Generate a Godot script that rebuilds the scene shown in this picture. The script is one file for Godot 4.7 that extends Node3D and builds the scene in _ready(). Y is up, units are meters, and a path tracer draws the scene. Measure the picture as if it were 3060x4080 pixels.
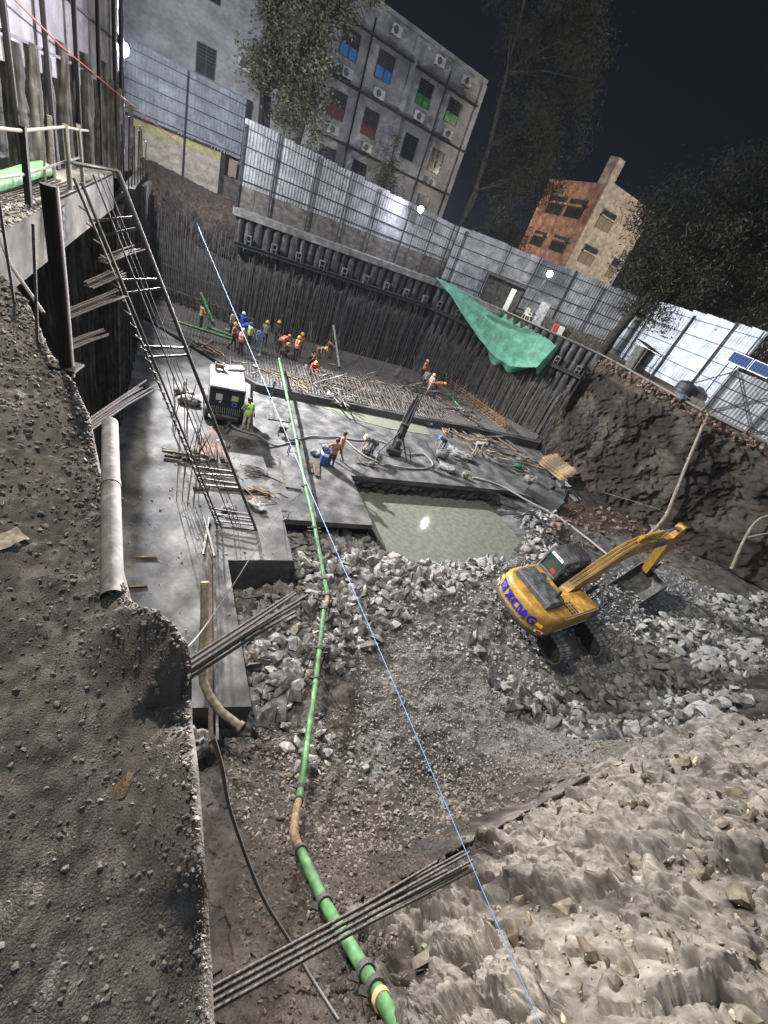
extends Node3D
# A deep construction pit at night under floodlights, seen from its edge. Metres, y up; the raft slab of the pit is y = 0.

var rng := RandomNumberGenerator.new()
var used := {}
var mats := {}
var tex := {}
var noise_a := FastNoiseLite.new()
var noise_b := FastNoiseLite.new()
var noise_c := FastNoiseLite.new()

class Builder:
	var v := PackedVector3Array()
	var n := PackedVector3Array()
	var c := PackedColorArray()
	var tint := Color(1, 1, 1)
	var painted := false
	func one(p: Vector3, q: Vector3) -> void:
		v.append(p); n.append(q); c.append(tint)
	func tri(a: Vector3, b: Vector3, d: Vector3) -> void:   # counter-clockwise seen from outside
		var q := (b - a).cross(d - a).normalized()
		one(a, q); one(d, q); one(b, q)
	func smooth(a: Vector3, b: Vector3, d: Vector3, na: Vector3, nb: Vector3, nd: Vector3) -> void:
		one(a, na); one(d, nd); one(b, nb)
	func quad(a: Vector3, b: Vector3, d: Vector3, e: Vector3) -> void:
		tri(a, b, d); tri(a, d, e)
	func hull(p: Array) -> void:   # eight corners: bottom four then top four, both counter-clockwise seen from above
		quad(p[3], p[2], p[1], p[0]); quad(p[4], p[5], p[6], p[7])
		for i in 4:
			var j := (i + 1) % 4
			quad(p[i], p[j], p[j + 4], p[i + 4])
	func box(at: Vector3, s: Vector3, b := Basis.IDENTITY) -> void:
		var h := s / 2
		var p := []
		for y in [-1, 1]:
			for k in [Vector2(-1, 1), Vector2(1, 1), Vector2(1, -1), Vector2(-1, -1)]:
				p.append(at + b * Vector3(h.x * k.x, h.y * y, h.z * k.y))
		hull(p)
	func soft_box(at: Vector3, s: Vector3, e: float, b := Basis.IDENTITY) -> void:   # box with chamfered edges
		var h := s / 2
		var i := h - Vector3.ONE * e
		var f := func(x, y, z) -> Vector3: return at + b * Vector3(x, y, z)
		for a in 3:
			for sg in [-1.0, 1.0]:
				var q := []
				for k in [Vector2(-1, -1), Vector2(1, -1), Vector2(1, 1), Vector2(-1, 1)]:
					var w := Vector3.ZERO
					w[a] = h[a] * sg
					w[(a + 1) % 3] = i[(a + 1) % 3] * k.x
					w[(a + 2) % 3] = i[(a + 2) % 3] * k.y
					q.append(f.call(w.x, w.y, w.z))
				if sg > 0: quad(q[0], q[1], q[2], q[3])
				else: quad(q[3], q[2], q[1], q[0])
		for a in 3:
			var b1 := (a + 1) % 3
			var c1 := (a + 2) % 3
			for s1 in [-1.0, 1.0]:
				for s2 in [-1.0, 1.0]:
					var q := []
					for k in [[-1.0, 0], [1.0, 0], [1.0, 1], [-1.0, 1]]:
						var w := Vector3.ZERO
						w[a] = i[a] * k[0]
						w[b1] = (h[b1] if k[1] == 0 else i[b1]) * s1
						w[c1] = (i[c1] if k[1] == 0 else h[c1]) * s2
						q.append(f.call(w.x, w.y, w.z))
					if s1 * s2 > 0: quad(q[0], q[1], q[2], q[3])
					else: quad(q[3], q[2], q[1], q[0])
		for x in [-1.0, 1.0]:
			for y in [-1.0, 1.0]:
				for z in [-1.0, 1.0]:
					var p0: Vector3 = f.call(h.x * x, i.y * y, i.z * z)
					var p1: Vector3 = f.call(i.x * x, h.y * y, i.z * z)
					var p2: Vector3 = f.call(i.x * x, i.y * y, h.z * z)
					if x * y * z > 0: tri(p0, p1, p2)
					else: tri(p2, p1, p0)
	func beam(a: Vector3, b: Vector3, w: float, h: float, up := Vector3.UP) -> void:
		var d := (b - a).normalized()
		var r := d.cross(up)
		if r.length() < 0.01: r = d.cross(Vector3(0.3, 0, 1))
		r = r.normalized()
		box((a + b) / 2, Vector3(w, h, a.distance_to(b)), Basis(r, r.cross(d) * -1.0 if false else d.cross(r) * -1.0, -d))
	func tube(p: Array, r: float, k := 8, r2 := -1.0, caps := true) -> void:
		var rings := []
		var ups := []
		var u := Vector3.UP
		var d0: Vector3 = (p[1] - p[0]).normalized()
		if absf(d0.dot(u)) > 0.9: u = Vector3(0.31, 0, 0.95)
		for i in p.size():
			var d: Vector3 = (p[mini(i + 1, p.size() - 1)] - p[maxi(i - 1, 0)]).normalized()
			var x := d.cross(u).normalized()
			u = x.cross(d).normalized()
			var rr: float = r if r2 < 0 else lerpf(r, r2, float(i) / (p.size() - 1))
			var ring := []
			var un := []
			for j in k:
				var a := TAU * j / k
				var o := x * cos(a) + u * sin(a)
				un.append(o); ring.append(p[i] + o * rr)
			rings.append(ring); ups.append(un)
		for i in p.size() - 1:
			for j in k:
				var m := (j + 1) % k
				smooth(rings[i][m], rings[i][j], rings[i + 1][m], ups[i][m], ups[i][j], ups[i + 1][m])
				smooth(rings[i + 1][m], rings[i][j], rings[i + 1][j], ups[i + 1][m], ups[i][j], ups[i + 1][j])
		if caps:
			for j in range(1, k - 1):
				tri(rings[0][0], rings[0][j], rings[0][j + 1])
				tri(rings[-1][0], rings[-1][j + 1], rings[-1][j])
	func lathe(prof: Array, at: Vector3, b := Basis.IDENTITY, k := 20) -> void:   # (radius, height) pairs, upwards
		for i in prof.size() - 1:
			var t: Vector2 = prof[i + 1] - prof[i]
			var q := Vector2(t.y, -t.x).normalized()
			for j in k:
				var a0 := TAU * j / k
				var a1 := TAU * (j + 1) / k
				var e0 := Vector3(cos(a0), 0, -sin(a0))
				var e1 := Vector3(cos(a1), 0, -sin(a1))
				var y0 := Vector3(0, prof[i].y, 0)
				var y1 := Vector3(0, prof[i + 1].y, 0)
				var n0 := b * (e0 * q.x + Vector3(0, q.y, 0))
				var n1 := b * (e1 * q.x + Vector3(0, q.y, 0))
				var p0: Vector3 = at + b * (e0 * prof[i].x + y0)
				var p1: Vector3 = at + b * (e1 * prof[i].x + y0)
				var p2: Vector3 = at + b * (e1 * prof[i + 1].x + y1)
				var p3: Vector3 = at + b * (e0 * prof[i + 1].x + y1)
				smooth(p0, p1, p2, n0, n1, n1); smooth(p0, p2, p3, n0, n1, n0)
	func prism(poly: Array, y0: float, y1: float, skip_bottom := false) -> void:   # poly of Vector2(x, z)
		var pp := PackedVector2Array(poly)
		var area := 0.0
		for i in pp.size():
			area += pp[i].cross(pp[(i + 1) % pp.size()])
		if area > 0: pp.reverse()   # x,z with y up: negative area = counter-clockwise from above
		var ids := Geometry2D.triangulate_polygon(pp)
		for i in range(0, ids.size(), 3):
			var q := [pp[ids[i]], pp[ids[i + 1]], pp[ids[i + 2]]]
			if (q[1] - q[0]).cross(q[2] - q[0]) > 0: q.reverse()
			tri(Vector3(q[0].x, y1, q[0].y), Vector3(q[1].x, y1, q[1].y), Vector3(q[2].x, y1, q[2].y))
			if not skip_bottom: tri(Vector3(q[2].x, y0, q[2].y), Vector3(q[1].x, y0, q[1].y), Vector3(q[0].x, y0, q[0].y))
		for i in pp.size():
			var a := pp[i]
			var b := pp[(i + 1) % pp.size()]
			quad(Vector3(a.x, y0, a.y), Vector3(b.x, y0, b.y), Vector3(b.x, y1, b.y), Vector3(a.x, y1, a.y))
	func extrude(poly: Array, z0: float, z1: float, at: Transform3D, e := 0.0) -> void:   # poly of Vector2(x, y), counter-clockwise, extruded along local z
		var pp := PackedVector2Array(poly)
		if Geometry2D.is_polygon_clockwise(pp): pp.reverse()
		var ids := Geometry2D.triangulate_polygon(pp)
		for i in range(0, ids.size(), 3):
			var q := [pp[ids[i]], pp[ids[i + 1]], pp[ids[i + 2]]]
			if (q[1] - q[0]).cross(q[2] - q[0]) < 0: q.reverse()
			tri(at * Vector3(q[0].x, q[0].y, z1), at * Vector3(q[1].x, q[1].y, z1), at * Vector3(q[2].x, q[2].y, z1))
			tri(at * Vector3(q[2].x, q[2].y, z0), at * Vector3(q[1].x, q[1].y, z0), at * Vector3(q[0].x, q[0].y, z0))
		for i in pp.size():
			var a := pp[i]
			var b := pp[(i + 1) % pp.size()]
			quad(at * Vector3(a.x, a.y, z0), at * Vector3(b.x, b.y, z0), at * Vector3(b.x, b.y, z1), at * Vector3(a.x, a.y, z1))
	func grid(pts: Array, cols := []) -> void:   # rows of points, smooth normals; the side from which rows run right and up is the front
		var h := pts.size()
		var w: int = pts[0].size()
		var nn := []
		for i in h:
			var row := []
			for j in w:
				var a: Vector3 = pts[i][mini(j + 1, w - 1)] - pts[i][maxi(j - 1, 0)]
				var b: Vector3 = pts[mini(i + 1, h - 1)][j] - pts[maxi(i - 1, 0)][j]
				row.append(a.cross(b).normalized())
			nn.append(row)
		for i in h - 1:
			for j in w - 1:
				for t in [[i, j], [i + 1, j + 1], [i, j + 1], [i, j], [i + 1, j], [i + 1, j + 1]]:
					if cols: tint = cols[t[0]][t[1]]
					one(pts[t[0]][t[1]], nn[t[0]][t[1]])
	func mesh() -> ArrayMesh:
		var arr := []
		arr.resize(Mesh.ARRAY_MAX)
		arr[Mesh.ARRAY_VERTEX] = v
		arr[Mesh.ARRAY_NORMAL] = n
		if painted: arr[Mesh.ARRAY_COLOR] = c
		var m := ArrayMesh.new()
		m.add_surface_from_arrays(Mesh.PRIMITIVE_TRIANGLES, arr)
		return m

func numbered(called: String) -> String:
	used[called] = used.get(called, -1) + 1
	return called if used[called] == 0 else "%s_%03d" % [called, used[called]]

func put(b, called: String, m: Material, parent: Node = null) -> MeshInstance3D:   # one named mesh, top-level or a part
	var o := MeshInstance3D.new()
	o.mesh = b.mesh() if b is Builder else b
	o.material_override = m
	if parent == null:
		o.name = numbered(called); add_child(o)
	else:
		o.name = called; parent.add_child(o, true)
	return o

func tag(o: Node, label: String, category: String, group := "") -> Node:
	o.set_meta("label", label); o.set_meta("category", category)
	if group: o.set_meta("group", group)
	return o

func thing(called: String, label: String, category: String, at := Vector3.ZERO, turn := 0.0, group := "") -> Node3D:
	var o := Node3D.new()
	o.name = numbered(called); add_child(o)
	o.position = at; o.rotation.y = turn
	tag(o, label, category, group)
	return o

func setting(o: Node) -> Node:
	o.set_meta("kind", "structure")
	return o

func stuff(o: Node) -> Node:
	o.set_meta("kind", "stuff")
	return o

func copy_of(o: Node3D, called: String, at: Vector3, turn: float, label: String, group := "") -> Node3D:
	var d: Node3D = o.duplicate()
	d.name = numbered(called); add_child(d)
	d.position = at; d.rotation.y = turn
	d.set_meta("label", label)
	if group: d.set_meta("group", group)
	return d

func noise_tex(freq: float, lo: float, hi: float, octaves := 4, kind := FastNoiseLite.TYPE_SIMPLEX_SMOOTH, sd := 1, size := 512) -> NoiseTexture2D:
	var f := FastNoiseLite.new()
	f.noise_type = kind
	f.seed = sd; f.frequency = freq
	f.fractal_octaves = octaves
	if kind == FastNoiseLite.TYPE_CELLULAR:
		f.cellular_return_type = FastNoiseLite.RETURN_DISTANCE2_SUB
	var t := NoiseTexture2D.new()
	t.width = size; t.height = size; t.seamless = true; t.noise = f; t.generate_mipmaps = false
	var g := Gradient.new()
	g.set_color(0, Color(lo, lo, lo)); g.set_color(1, Color(hi, hi, hi))
	t.color_ramp = g
	return t

func streak_tex(lo: float, hi: float, sd: int) -> ImageTexture:   # runs and stains that follow the fall of water
	var f := FastNoiseLite.new()
	f.seed = sd; f.frequency = 0.02; f.fractal_octaves = 3
	var im := Image.create(256, 256, false, Image.FORMAT_RGB8)
	for y in 256:
		for x in 256:
			var a := TAU * x / 256.0
			var s := f.get_noise_3d(cos(a) * 160, sin(a) * 160, absf(y - 128) * 0.28) * 0.6 + f.get_noise_3d(cos(a) * 420, sin(a) * 420, absf(y - 128) * 1.3 + 50) * 0.55
			var k := clampf(lerpf(lo, hi, s * 0.9 + 0.55), 0, 1)
			im.set_pixel(x, y, Color(k, k, k))
	return ImageTexture.create_from_image(im)

func mat(called: String, col := Color(0.5, 0.5, 0.5), rough := 0.85, o := {}) -> StandardMaterial3D:   # col is linear
	if mats.has(called): return mats[called]
	var m := StandardMaterial3D.new()
	m.resource_name = called
	m.albedo_color = col.linear_to_srgb()
	m.roughness = rough
	m.metallic = o.get("metal", 0.0)
	m.metallic_specular = o.get("spec", 0.4)
	if o.has("tex"):
		m.albedo_texture = tex[o.tex]
		m.uv1_triplanar = true
		m.uv1_world_triplanar = o.get("world", true)
		m.uv1_scale = Vector3.ONE * o.get("scale", 0.5) if not (o.get("scale", 0.5) is Vector3) else o.scale
	if o.has("coarse"):
		m.detail_enabled = true
		m.detail_albedo = tex[o.coarse]
		m.detail_blend_mode = BaseMaterial3D.BLEND_MODE_MUL
		m.detail_uv_layer = BaseMaterial3D.DETAIL_UV_2
		m.uv2_triplanar = true
		m.uv2_world_triplanar = o.get("world", true)
		m.uv2_scale = Vector3.ONE * o.get("coarse_scale", 0.07) if not (o.get("coarse_scale", 0.07) is Vector3) else o.coarse_scale
	if o.has("relief"):
		m.heightmap_enabled = true
		m.heightmap_texture = tex[o.get("relief_tex", o.get("tex", "grain"))]
		m.heightmap_scale = o.relief
	if o.get("painted", false):
		m.vertex_color_use_as_albedo = true
	if o.has("glow"):
		m.emission_enabled = true
		m.emission = o.glow
		m.emission_energy_multiplier = o.get("glow_energy", 1.0)
	if o.has("back"):
		m.backlight_enabled = true
		m.backlight = Color(o.back).linear_to_srgb()
	if o.has("coat"):
		m.clearcoat_enabled = true
		m.clearcoat = o.coat
		m.clearcoat_roughness = 0.25
	if o.get("sheen", 0.0) > 0:
		m.rim_enabled = true; m.rim = o.sheen
	mats[called] = m
	return m

func rnd(a: float, b: float) -> float: return rng.randf_range(a, b)
func v2(x: float, y: float) -> Vector2: return Vector2(x, y)
func v3(x: float, y: float, z: float) -> Vector3: return Vector3(x, y, z)
func B() -> Builder: return Builder.new()
func turned(v: Vector3, y: float) -> Vector3: return v.rotated(Vector3.UP, y)
func along(p: Array, d: float) -> Array:   # point and direction at distance d along a polyline of Vector2
	var left := d
	for i in p.size() - 1:
		var l: float = p[i].distance_to(p[i + 1])
		if left <= l or i == p.size() - 2:
			var t: Vector2 = (p[i + 1] - p[i]).normalized()
			return [p[i] + t * left, t]
		left -= l
	return []
func length_of(p: Array) -> float:
	var l := 0.0
	for i in p.size() - 1: l += p[i].distance_to(p[i + 1])
	return l

# ---------------------------------------------------------------- terrain shape
var ctrl := []      # x, z, height of the excavated ground
var ctrl_w := []
func solve_ground() -> void:   # a smooth surface through the control points
	ctrl = [
		[-0.4, -10.2, -1.25], [3.3, -9.0, -1.15], [6.6, -10.4, -1.05], [9.0, -9.5, -0.85], [1.5, -7.0, -1.2], [0.0, -5.4, -0.95], [-0.9, -6.0, -1.25], [5.0, -6.2, -0.6], [7.8, -7.9, -0.4], [3.0, -4.6, 0.1],
		[0.9, -4.3, -0.3], [1.1, -2.6, 2.2], [2.0, -1.15, 4.5], [0.3, -3.0, 1.2], [-0.3, -4.2, -0.2], [0.4, -1.5, 3.6], [0.9, -0.6, 5.2],
		[13.0, -14.2, -0.75], [17.8, -18.9, -0.1], [17.7, -15.6, 0.4], [11.0, -11.0, -0.7], [14.0, -11.0, 0.3],
		[4.6, -4.1, 3.2], [6.0, -4.9, 3.9], [7.7, -6.2, 4.4], [9.7, -7.6, 4.9], [2.75, -2.1, 3.9], [3.64, -3.81, 1.4], [4.5, -4.75, 0.9], [2.9, -3.05, 2.0], [4.2, -3.55, 3.4], [3.3, -1.1, 7.4], [5.0, -2.6, 6.6], [3.1, -1.5, 6.0], [2.3, -1.0, 5.8], [4.4, -2.7, 5.7], [13.5, -9.0, 4.6], [18.0, -11.0, 4.6], [10.0, -3.0, 7.4], [18.0, -4.0, 7.6], [1.6, 0.2, 6.6], [4.0, 2.0, 8.0], [10.0, 2.0, 8.2],
		[5.6, -5.9, 0.2], [8.2, -8.6, 0.2], [11.2, -9.2, 0.6],
		[-6, -12, -1.5], [-12, -22, -1.5], [-3, -8.5, -1.4], [-2.2, -18.2, -1.3], [2, -28, -1.2], [-12, -31, -1.3], [-3, -37, -1.3], [6, -33, -1.2], [-4, -4.5, -1.3], [-20, -31, -1.3], [-9, -9, -1.4],
		[2.5, -19.0, -2.3], [5.5, -20.5, -2.3], [0.4, -18.0, -2.2], [3.2, -17.6, -2.2], [5.6, -17.9, -0.95], [1.0, -14.6, -1.0], [3.0, -14.8, -0.95], [8.8, -20.4, -0.7], [12.5, -22.7, -0.4], [16.2, -26.5, -0.1], [8.2, -23.2, -0.5], [10.5, -27.0, -0.5], [10.5, -32.0, -0.4], [13.2, -29.0, -0.2], [20.5, -23.5, 0.7], [24.0, -19.0, 1.6], [30, -14, 3.5], [8.5, -15.0, -1.0], [2.0, -23.0, -1.3], [6.3, -24.0, -1.2],
	]
	var n := ctrl.size()
	var a := []
	for i in n:
		var row := PackedFloat64Array()
		for j in n:
			row.append(Vector2(ctrl[i][0] - ctrl[j][0], ctrl[i][1] - ctrl[j][1]).length() - (0.02 if i == j else 0.0))
		row.append(ctrl[i][2] + 0.6)
		a.append(row)
	for i in n:
		var best := i
		for k in range(i + 1, n):
			if absf(a[k][i]) > absf(a[best][i]): best = k
		var t = a[i]; a[i] = a[best]; a[best] = t
		for k in range(i + 1, n):
			var f: float = a[k][i] / a[i][i]
			if f == 0.0: continue
			for j in range(i, n + 1): a[k][j] -= f * a[i][j]
	var w := PackedFloat64Array()
	w.resize(n)
	for i in range(n - 1, -1, -1):
		var s: float = a[i][n]
		for j in range(i + 1, n): s -= a[i][j] * w[j]
		w[i] = s / a[i][i]
	ctrl_w = w

func base_h(x: float, z: float) -> float:
	var s := -0.6
	for i in ctrl.size():
		var p: Array = ctrl[i]
		var dx: float = p[0] - x
		var dz: float = p[1] - z
		s += ctrl_w[i] * sqrt(dx * dx + dz * dz)
	return s

func bank_mask(x: float, z: float) -> float:   # inside of the finely modelled bank
	var a := rad_to_deg(atan2(x, -z))
	var r := Vector2(x, z).length()
	return smoothstep(36.0, 40.0, a) * smoothstep(104.0, 100.0, a) * smoothstep(1.35, 1.7, r) * smoothstep(13.5, 12.0, r) * smoothstep(0.2, 0.7, rocky(x, z))

func bank_point(x: float, z: float) -> Vector3:   # broken crust, pushed out along the slope's own normal
	var e := 0.12
	var h := bank_base(x, z)
	var n := Vector3(bank_base(x - e, z) - bank_base(x + e, z), 2 * e, bank_base(x, z - e) - bank_base(x, z + e)).normalized()
	var p := Vector3(x, h, z)
	var w := p + Vector3(noise_b.get_noise_3d(x * 2, h * 2, z * 2), noise_b.get_noise_3d(z * 2 + 40, x * 2, h * 2), noise_b.get_noise_3d(h * 2 - 30, z * 2, x * 2)) * 0.12
	var broken := smoothstep(-0.25, 0.12, noise_b.get_noise_3d(x * 1.4 + 11, h * 1.4, z * 1.4 - 7))   # where the crust is broken, else packed dust
	var d := (block_a.get_noise_3d(w.x * 0.8, w.y * 0.8, w.z * 0.8) * 0.16 + smoothstep(0.0, 0.09, crack.get_noise_3d(w.x * 0.8, w.y * 0.8, w.z * 0.8) + 1.0) * 0.12) * (0.35 + 0.65 * broken)
	d += (block_a.get_noise_3d(w.x * 2.4 + 50, w.y * 2.4, w.z * 2.4) * 0.065 + smoothstep(0.0, 0.10, crack.get_noise_3d(w.x * 2.4 + 50, w.y * 2.4, w.z * 2.4) + 1.0) * 0.055) * broken
	d += (block_a.get_noise_3d(w.x * 6.5 - 20, w.y * 6.5, w.z * 6.5) * 0.018 + smoothstep(0.0, 0.25, crack.get_noise_3d(w.x * 6.5 - 20, w.y * 6.5, w.z * 6.5) + 1.0) * 0.02) * (0.2 + 0.8 * broken)
	d += noise_c.get_noise_3d(x * 24, h * 24, z * 24) * 0.008 - 0.10
	return p + n * d

func bank_base(x: float, z: float) -> float:
	return base_h(x, z) + noise_a.get_noise_2d(x * 1.0, z * 1.0) * 0.34 + noise_a.get_noise_2d(x * 3, z * 3) * 0.06

func rocky(x: float, z: float) -> float:   # how much bare broken rock: the bank on the right
	var d := Vector2(x, z)
	var k: float = smoothstep(0.6, -0.6, (d.y + 3.2) * -1.0 - (d.x - 2.6) * 0.78 + 0.25) if x > -1 else 0.0
	return clampf(k, 0, 1) * smoothstep(1.3, 2.2, x)

var block_a := FastNoiseLite.new()
var block_b := FastNoiseLite.new()
var crack := FastNoiseLite.new()
func ground_h(x: float, z: float) -> float:
	var h := base_h(x, z)
	var r := rocky(x, z)
	var wx := x + noise_b.get_noise_2d(x * 1.3, z * 1.3) * 0.35
	var wz := z + noise_b.get_noise_2d(z * 1.3 + 40, x * 1.3) * 0.35
	if r > 0.01:
		var gap := clampf((crack.get_noise_2d(wx, wz) + 1.0) / 0.16, 0.0, 1.0)
		h += r * (block_a.get_noise_2d(wx, wz) * 0.20 + block_b.get_noise_2d(wx, wz) * 0.045 + noise_a.get_noise_2d(x * 1.2, z * 1.2) * 0.30 + noise_a.get_noise_2d(x * 5, z * 5) * 0.06 + noise_a.get_noise_2d(x * 20, z * 20) * 0.02 - (1.0 - gap) * 0.10)
	var g := 1.0 - r
	if g > 0.01:
		h += g * (noise_a.get_noise_2d(x * 1.1, z * 1.1) * 0.17 + noise_a.get_noise_2d(x * 5, z * 5) * 0.07 + noise_c.get_noise_2d(x * 18, z * 18) * 0.028 + block_b.get_noise_2d(wx * 0.6, wz * 0.6) * 0.035)
	return h

var soils := []   # x, z, linear colour: where each kind of ground lies
func ground_col(x: float, z: float) -> Color:
	var wx := x + noise_b.get_noise_2d(x * 2.0, z * 2.0 + 9) * 0.9
	var wz := z + noise_b.get_noise_2d(z * 2.0, x * 2.0 - 30) * 0.9
	var s := Color(0, 0, 0)
	var t := 0.0
	for p in soils:
		var dx: float = p[0] - wx
		var dz: float = p[1] - wz
		var d := dx * dx + dz * dz + 0.05
		var w := 1.0 / (d * d)
		s += p[2] * w
		t += w
	s /= t
	var k := 1.0 + noise_a.get_noise_2d(x * 2.4 + 70, z * 2.4) * 0.45 + noise_c.get_noise_2d(x * 12, z * 12) * 0.35
	return Color(s.r * k, s.g * k, s.b * k)

# ---------------------------------------------------------------- main
func _ready() -> void:
	rng.seed = 20230225
	var cam := Camera3D.new()
	cam.name = "camera"
	add_child(cam)
	cam.position = Vector3(0, 11, 0)
	cam.rotation_degrees = Vector3(-33.696, 0, 22.98)
	cam.fov = 99.88
	cam.near = 0.05
	cam.far = 900
	cam.current = true
	var env := Environment.new()
	env.background_mode = Environment.BG_SKY
	var sky := Sky.new()
	var sm := ProceduralSkyMaterial.new()
	sm.sky_top_color = Color(0.045, 0.05, 0.066)
	sm.sky_horizon_color = Color(0.085, 0.098, 0.135)
	sm.sky_curve = 0.2
	sm.ground_bottom_color = Color(0.03, 0.03, 0.035)
	sm.ground_horizon_color = Color(0.06, 0.065, 0.08)
	sm.sun_angle_max = 1.0
	sky.sky_material = sm
	env.sky = sky
	env.background_energy_multiplier = 1.0
	env.tonemap_mode = Environment.TONE_MAPPER_LINEAR
	env.tonemap_exposure = 1.0
	env.fog_enabled = true
	env.fog_density = 0.00007
	env.fog_light_color = Color(0.8, 0.84, 0.9)
	env.sdfgi_enabled = true
	env.ssao_enabled = true
	env.ssil_enabled = true
	var we := WorldEnvironment.new()
	we.name = "world_environment"
	we.environment = env
	add_child(we)
	var moon := DirectionalLight3D.new()   # what little the hazy city sky sends down
	moon.name = "night_sky_light"
	moon.light_energy = 0.34
	moon.light_angular_distance = 75
	moon.light_color = Color(0.86, 0.92, 1.0)
	moon.shadow_enabled = true
	moon.rotation_degrees = Vector3(-72, 25, 0)
	add_child(moon)

	for f in [noise_a, noise_b, noise_c]:
		f.noise_type = FastNoiseLite.TYPE_SIMPLEX_SMOOTH
		f.frequency = 0.5
	noise_a.seed = 3; noise_a.fractal_octaves = 4
	noise_b.seed = 8; noise_b.fractal_octaves = 2
	noise_c.seed = 15; noise_c.fractal_octaves = 3
	for f in [block_a, block_b]:
		f.noise_type = FastNoiseLite.TYPE_CELLULAR
		f.cellular_return_type = FastNoiseLite.RETURN_CELL_VALUE
		f.fractal_type = FastNoiseLite.FRACTAL_NONE
	block_a.frequency = 2.3; block_a.seed = 5
	block_b.frequency = 6.5; block_b.seed = 6
	crack.noise_type = FastNoiseLite.TYPE_CELLULAR
	crack.cellular_return_type = FastNoiseLite.RETURN_DISTANCE2_SUB
	crack.fractal_type = FastNoiseLite.FRACTAL_NONE
	crack.frequency = 2.3; crack.seed = 5
	make_textures()
	solve_ground()
	floodlights()
	far_ground()
	pit_floor()
	slabs()
	near_ledge()
	concrete_pad()
	boundary_wall()
	pit_walls()
	earth_slope()
	fences()
	buildings()
	trees()
	rubble()
	excavator()
	pipeline()
	stair_tower()
	anchor_bundles()
	ledge_things()
	pad_things()
	back_deck()
	slab_things()
	wet_floor_things()
	right_side_things()
	workers()
	ropes()

func make_textures() -> void:
	tex.fine = noise_tex(0.02, 0.80, 1.0, 5, FastNoiseLite.TYPE_SIMPLEX_SMOOTH, 31)
	tex.grain = noise_tex(0.03, 0.55, 1.0, 5, FastNoiseLite.TYPE_SIMPLEX_SMOOTH, 2)
	tex.soft = noise_tex(0.012, 0.62, 1.0, 3, FastNoiseLite.TYPE_SIMPLEX_SMOOTH, 4)
	tex.blotch = noise_tex(0.010, 0.40, 1.0, 5, FastNoiseLite.TYPE_SIMPLEX_SMOOTH, 7)
	tex.stone = noise_tex(0.05, 0.35, 1.0, 4, FastNoiseLite.TYPE_CELLULAR, 9)
	tex.speck = noise_tex(0.11, 0.5, 1.0, 3, FastNoiseLite.TYPE_SIMPLEX_SMOOTH, 12)
	tex.streak = streak_tex(0.35, 1.0, 21)
	tex.wood = streak_tex(0.55, 1.0, 33)

# ---------------------------------------------------------------- light
func lamp_head(called: String, label: String, at: Vector3, aim: Vector3, energy: float, col: Color, glow: float, size := 0.34, spot := 0.0, spill := 0.0, hot := 0.0) -> Node3D:
	var o := thing(called, label, "floodlight", at)
	var d := (aim - at).normalized()
	var x := d.cross(Vector3.UP).normalized()
	var bs := Basis(x, x.cross(d), -d)
	var b := B()
	b.lathe([v2(0.02, -0.16), v2(size * 0.3, -0.15), v2(size * 0.42, -0.05), v2(size * 0.5, 0.0), v2(size * 0.53, 0.0), v2(size * 0.53, 0.03), v2(size * 0.47, 0.03)], Vector3.ZERO, bs * Basis(Vector3.RIGHT, -PI / 2), 20)
	put(b, "housing", mat("lamp_housing", Color(0.25, 0.25, 0.26), 0.5, {"metal": 0.6}), o)
	b = B()
	b.lathe([v2(size * 0.46, 0.022), v2(size * 0.3, 0.03), v2(0.0005, 0.032)], Vector3.ZERO, bs * Basis(Vector3.RIGHT, -PI / 2), 20)
	put(b, "lamp_lens", mat("lamp_lens_" + called + str(glow), Color(0.9, 0.9, 0.9), 0.3, {"glow": col, "glow_energy": glow}), o)
	b = B()
	b.tube([bs * v3(-size * 0.56, 0, 0), bs * v3(-size * 0.56, -0.1, 0.2), bs * v3(size * 0.56, -0.1, 0.2), bs * v3(size * 0.56, 0, 0)], 0.015, 6)
	put(b, "bracket", mat("dark_steel", Color(0.03, 0.03, 0.032), 0.6, {"metal": 0.4}), o)
	var l: Light3D
	if spot > 0:
		var s := SpotLight3D.new()
		s.spot_angle = spot; s.spot_range = 120; s.spot_attenuation = 2; s.spot_angle_attenuation = 0.6
		s.basis = bs
		l = s
	else:
		var s := OmniLight3D.new()
		s.omni_range = 120; s.omni_attenuation = 2
		l = s
	l.name = "beam"
	l.position = d * 0.12
	l.light_energy = energy
	l.light_color = col
	l.light_size = size * 0.45
	l.shadow_enabled = true
	o.add_child(l)
	if spill > 0:   # the bare sides of the fitting spill a little light all round
		var k := OmniLight3D.new()
		k.name = "spill"; k.position = d * 0.14 + v3(0, 0.02, 0)
		k.light_energy = spill; k.light_color = col; k.light_size = size * 0.4; k.shadow_enabled = true
		k.omni_range = 60; k.omni_attenuation = 2
		o.add_child(k)
	if hot > 0:   # the bright middle of the reflector's beam
		var h := SpotLight3D.new()
		h.name = "beam_centre"; h.position = d * 0.13; h.basis = bs
		h.spot_angle = 7.5; h.spot_range = 120; h.spot_attenuation = 2; h.spot_angle_attenuation = 0.7
		h.light_energy = hot; h.light_color = col; h.light_size = size * 0.45; h.shadow_enabled = true
		o.add_child(h)
	return o

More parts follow.
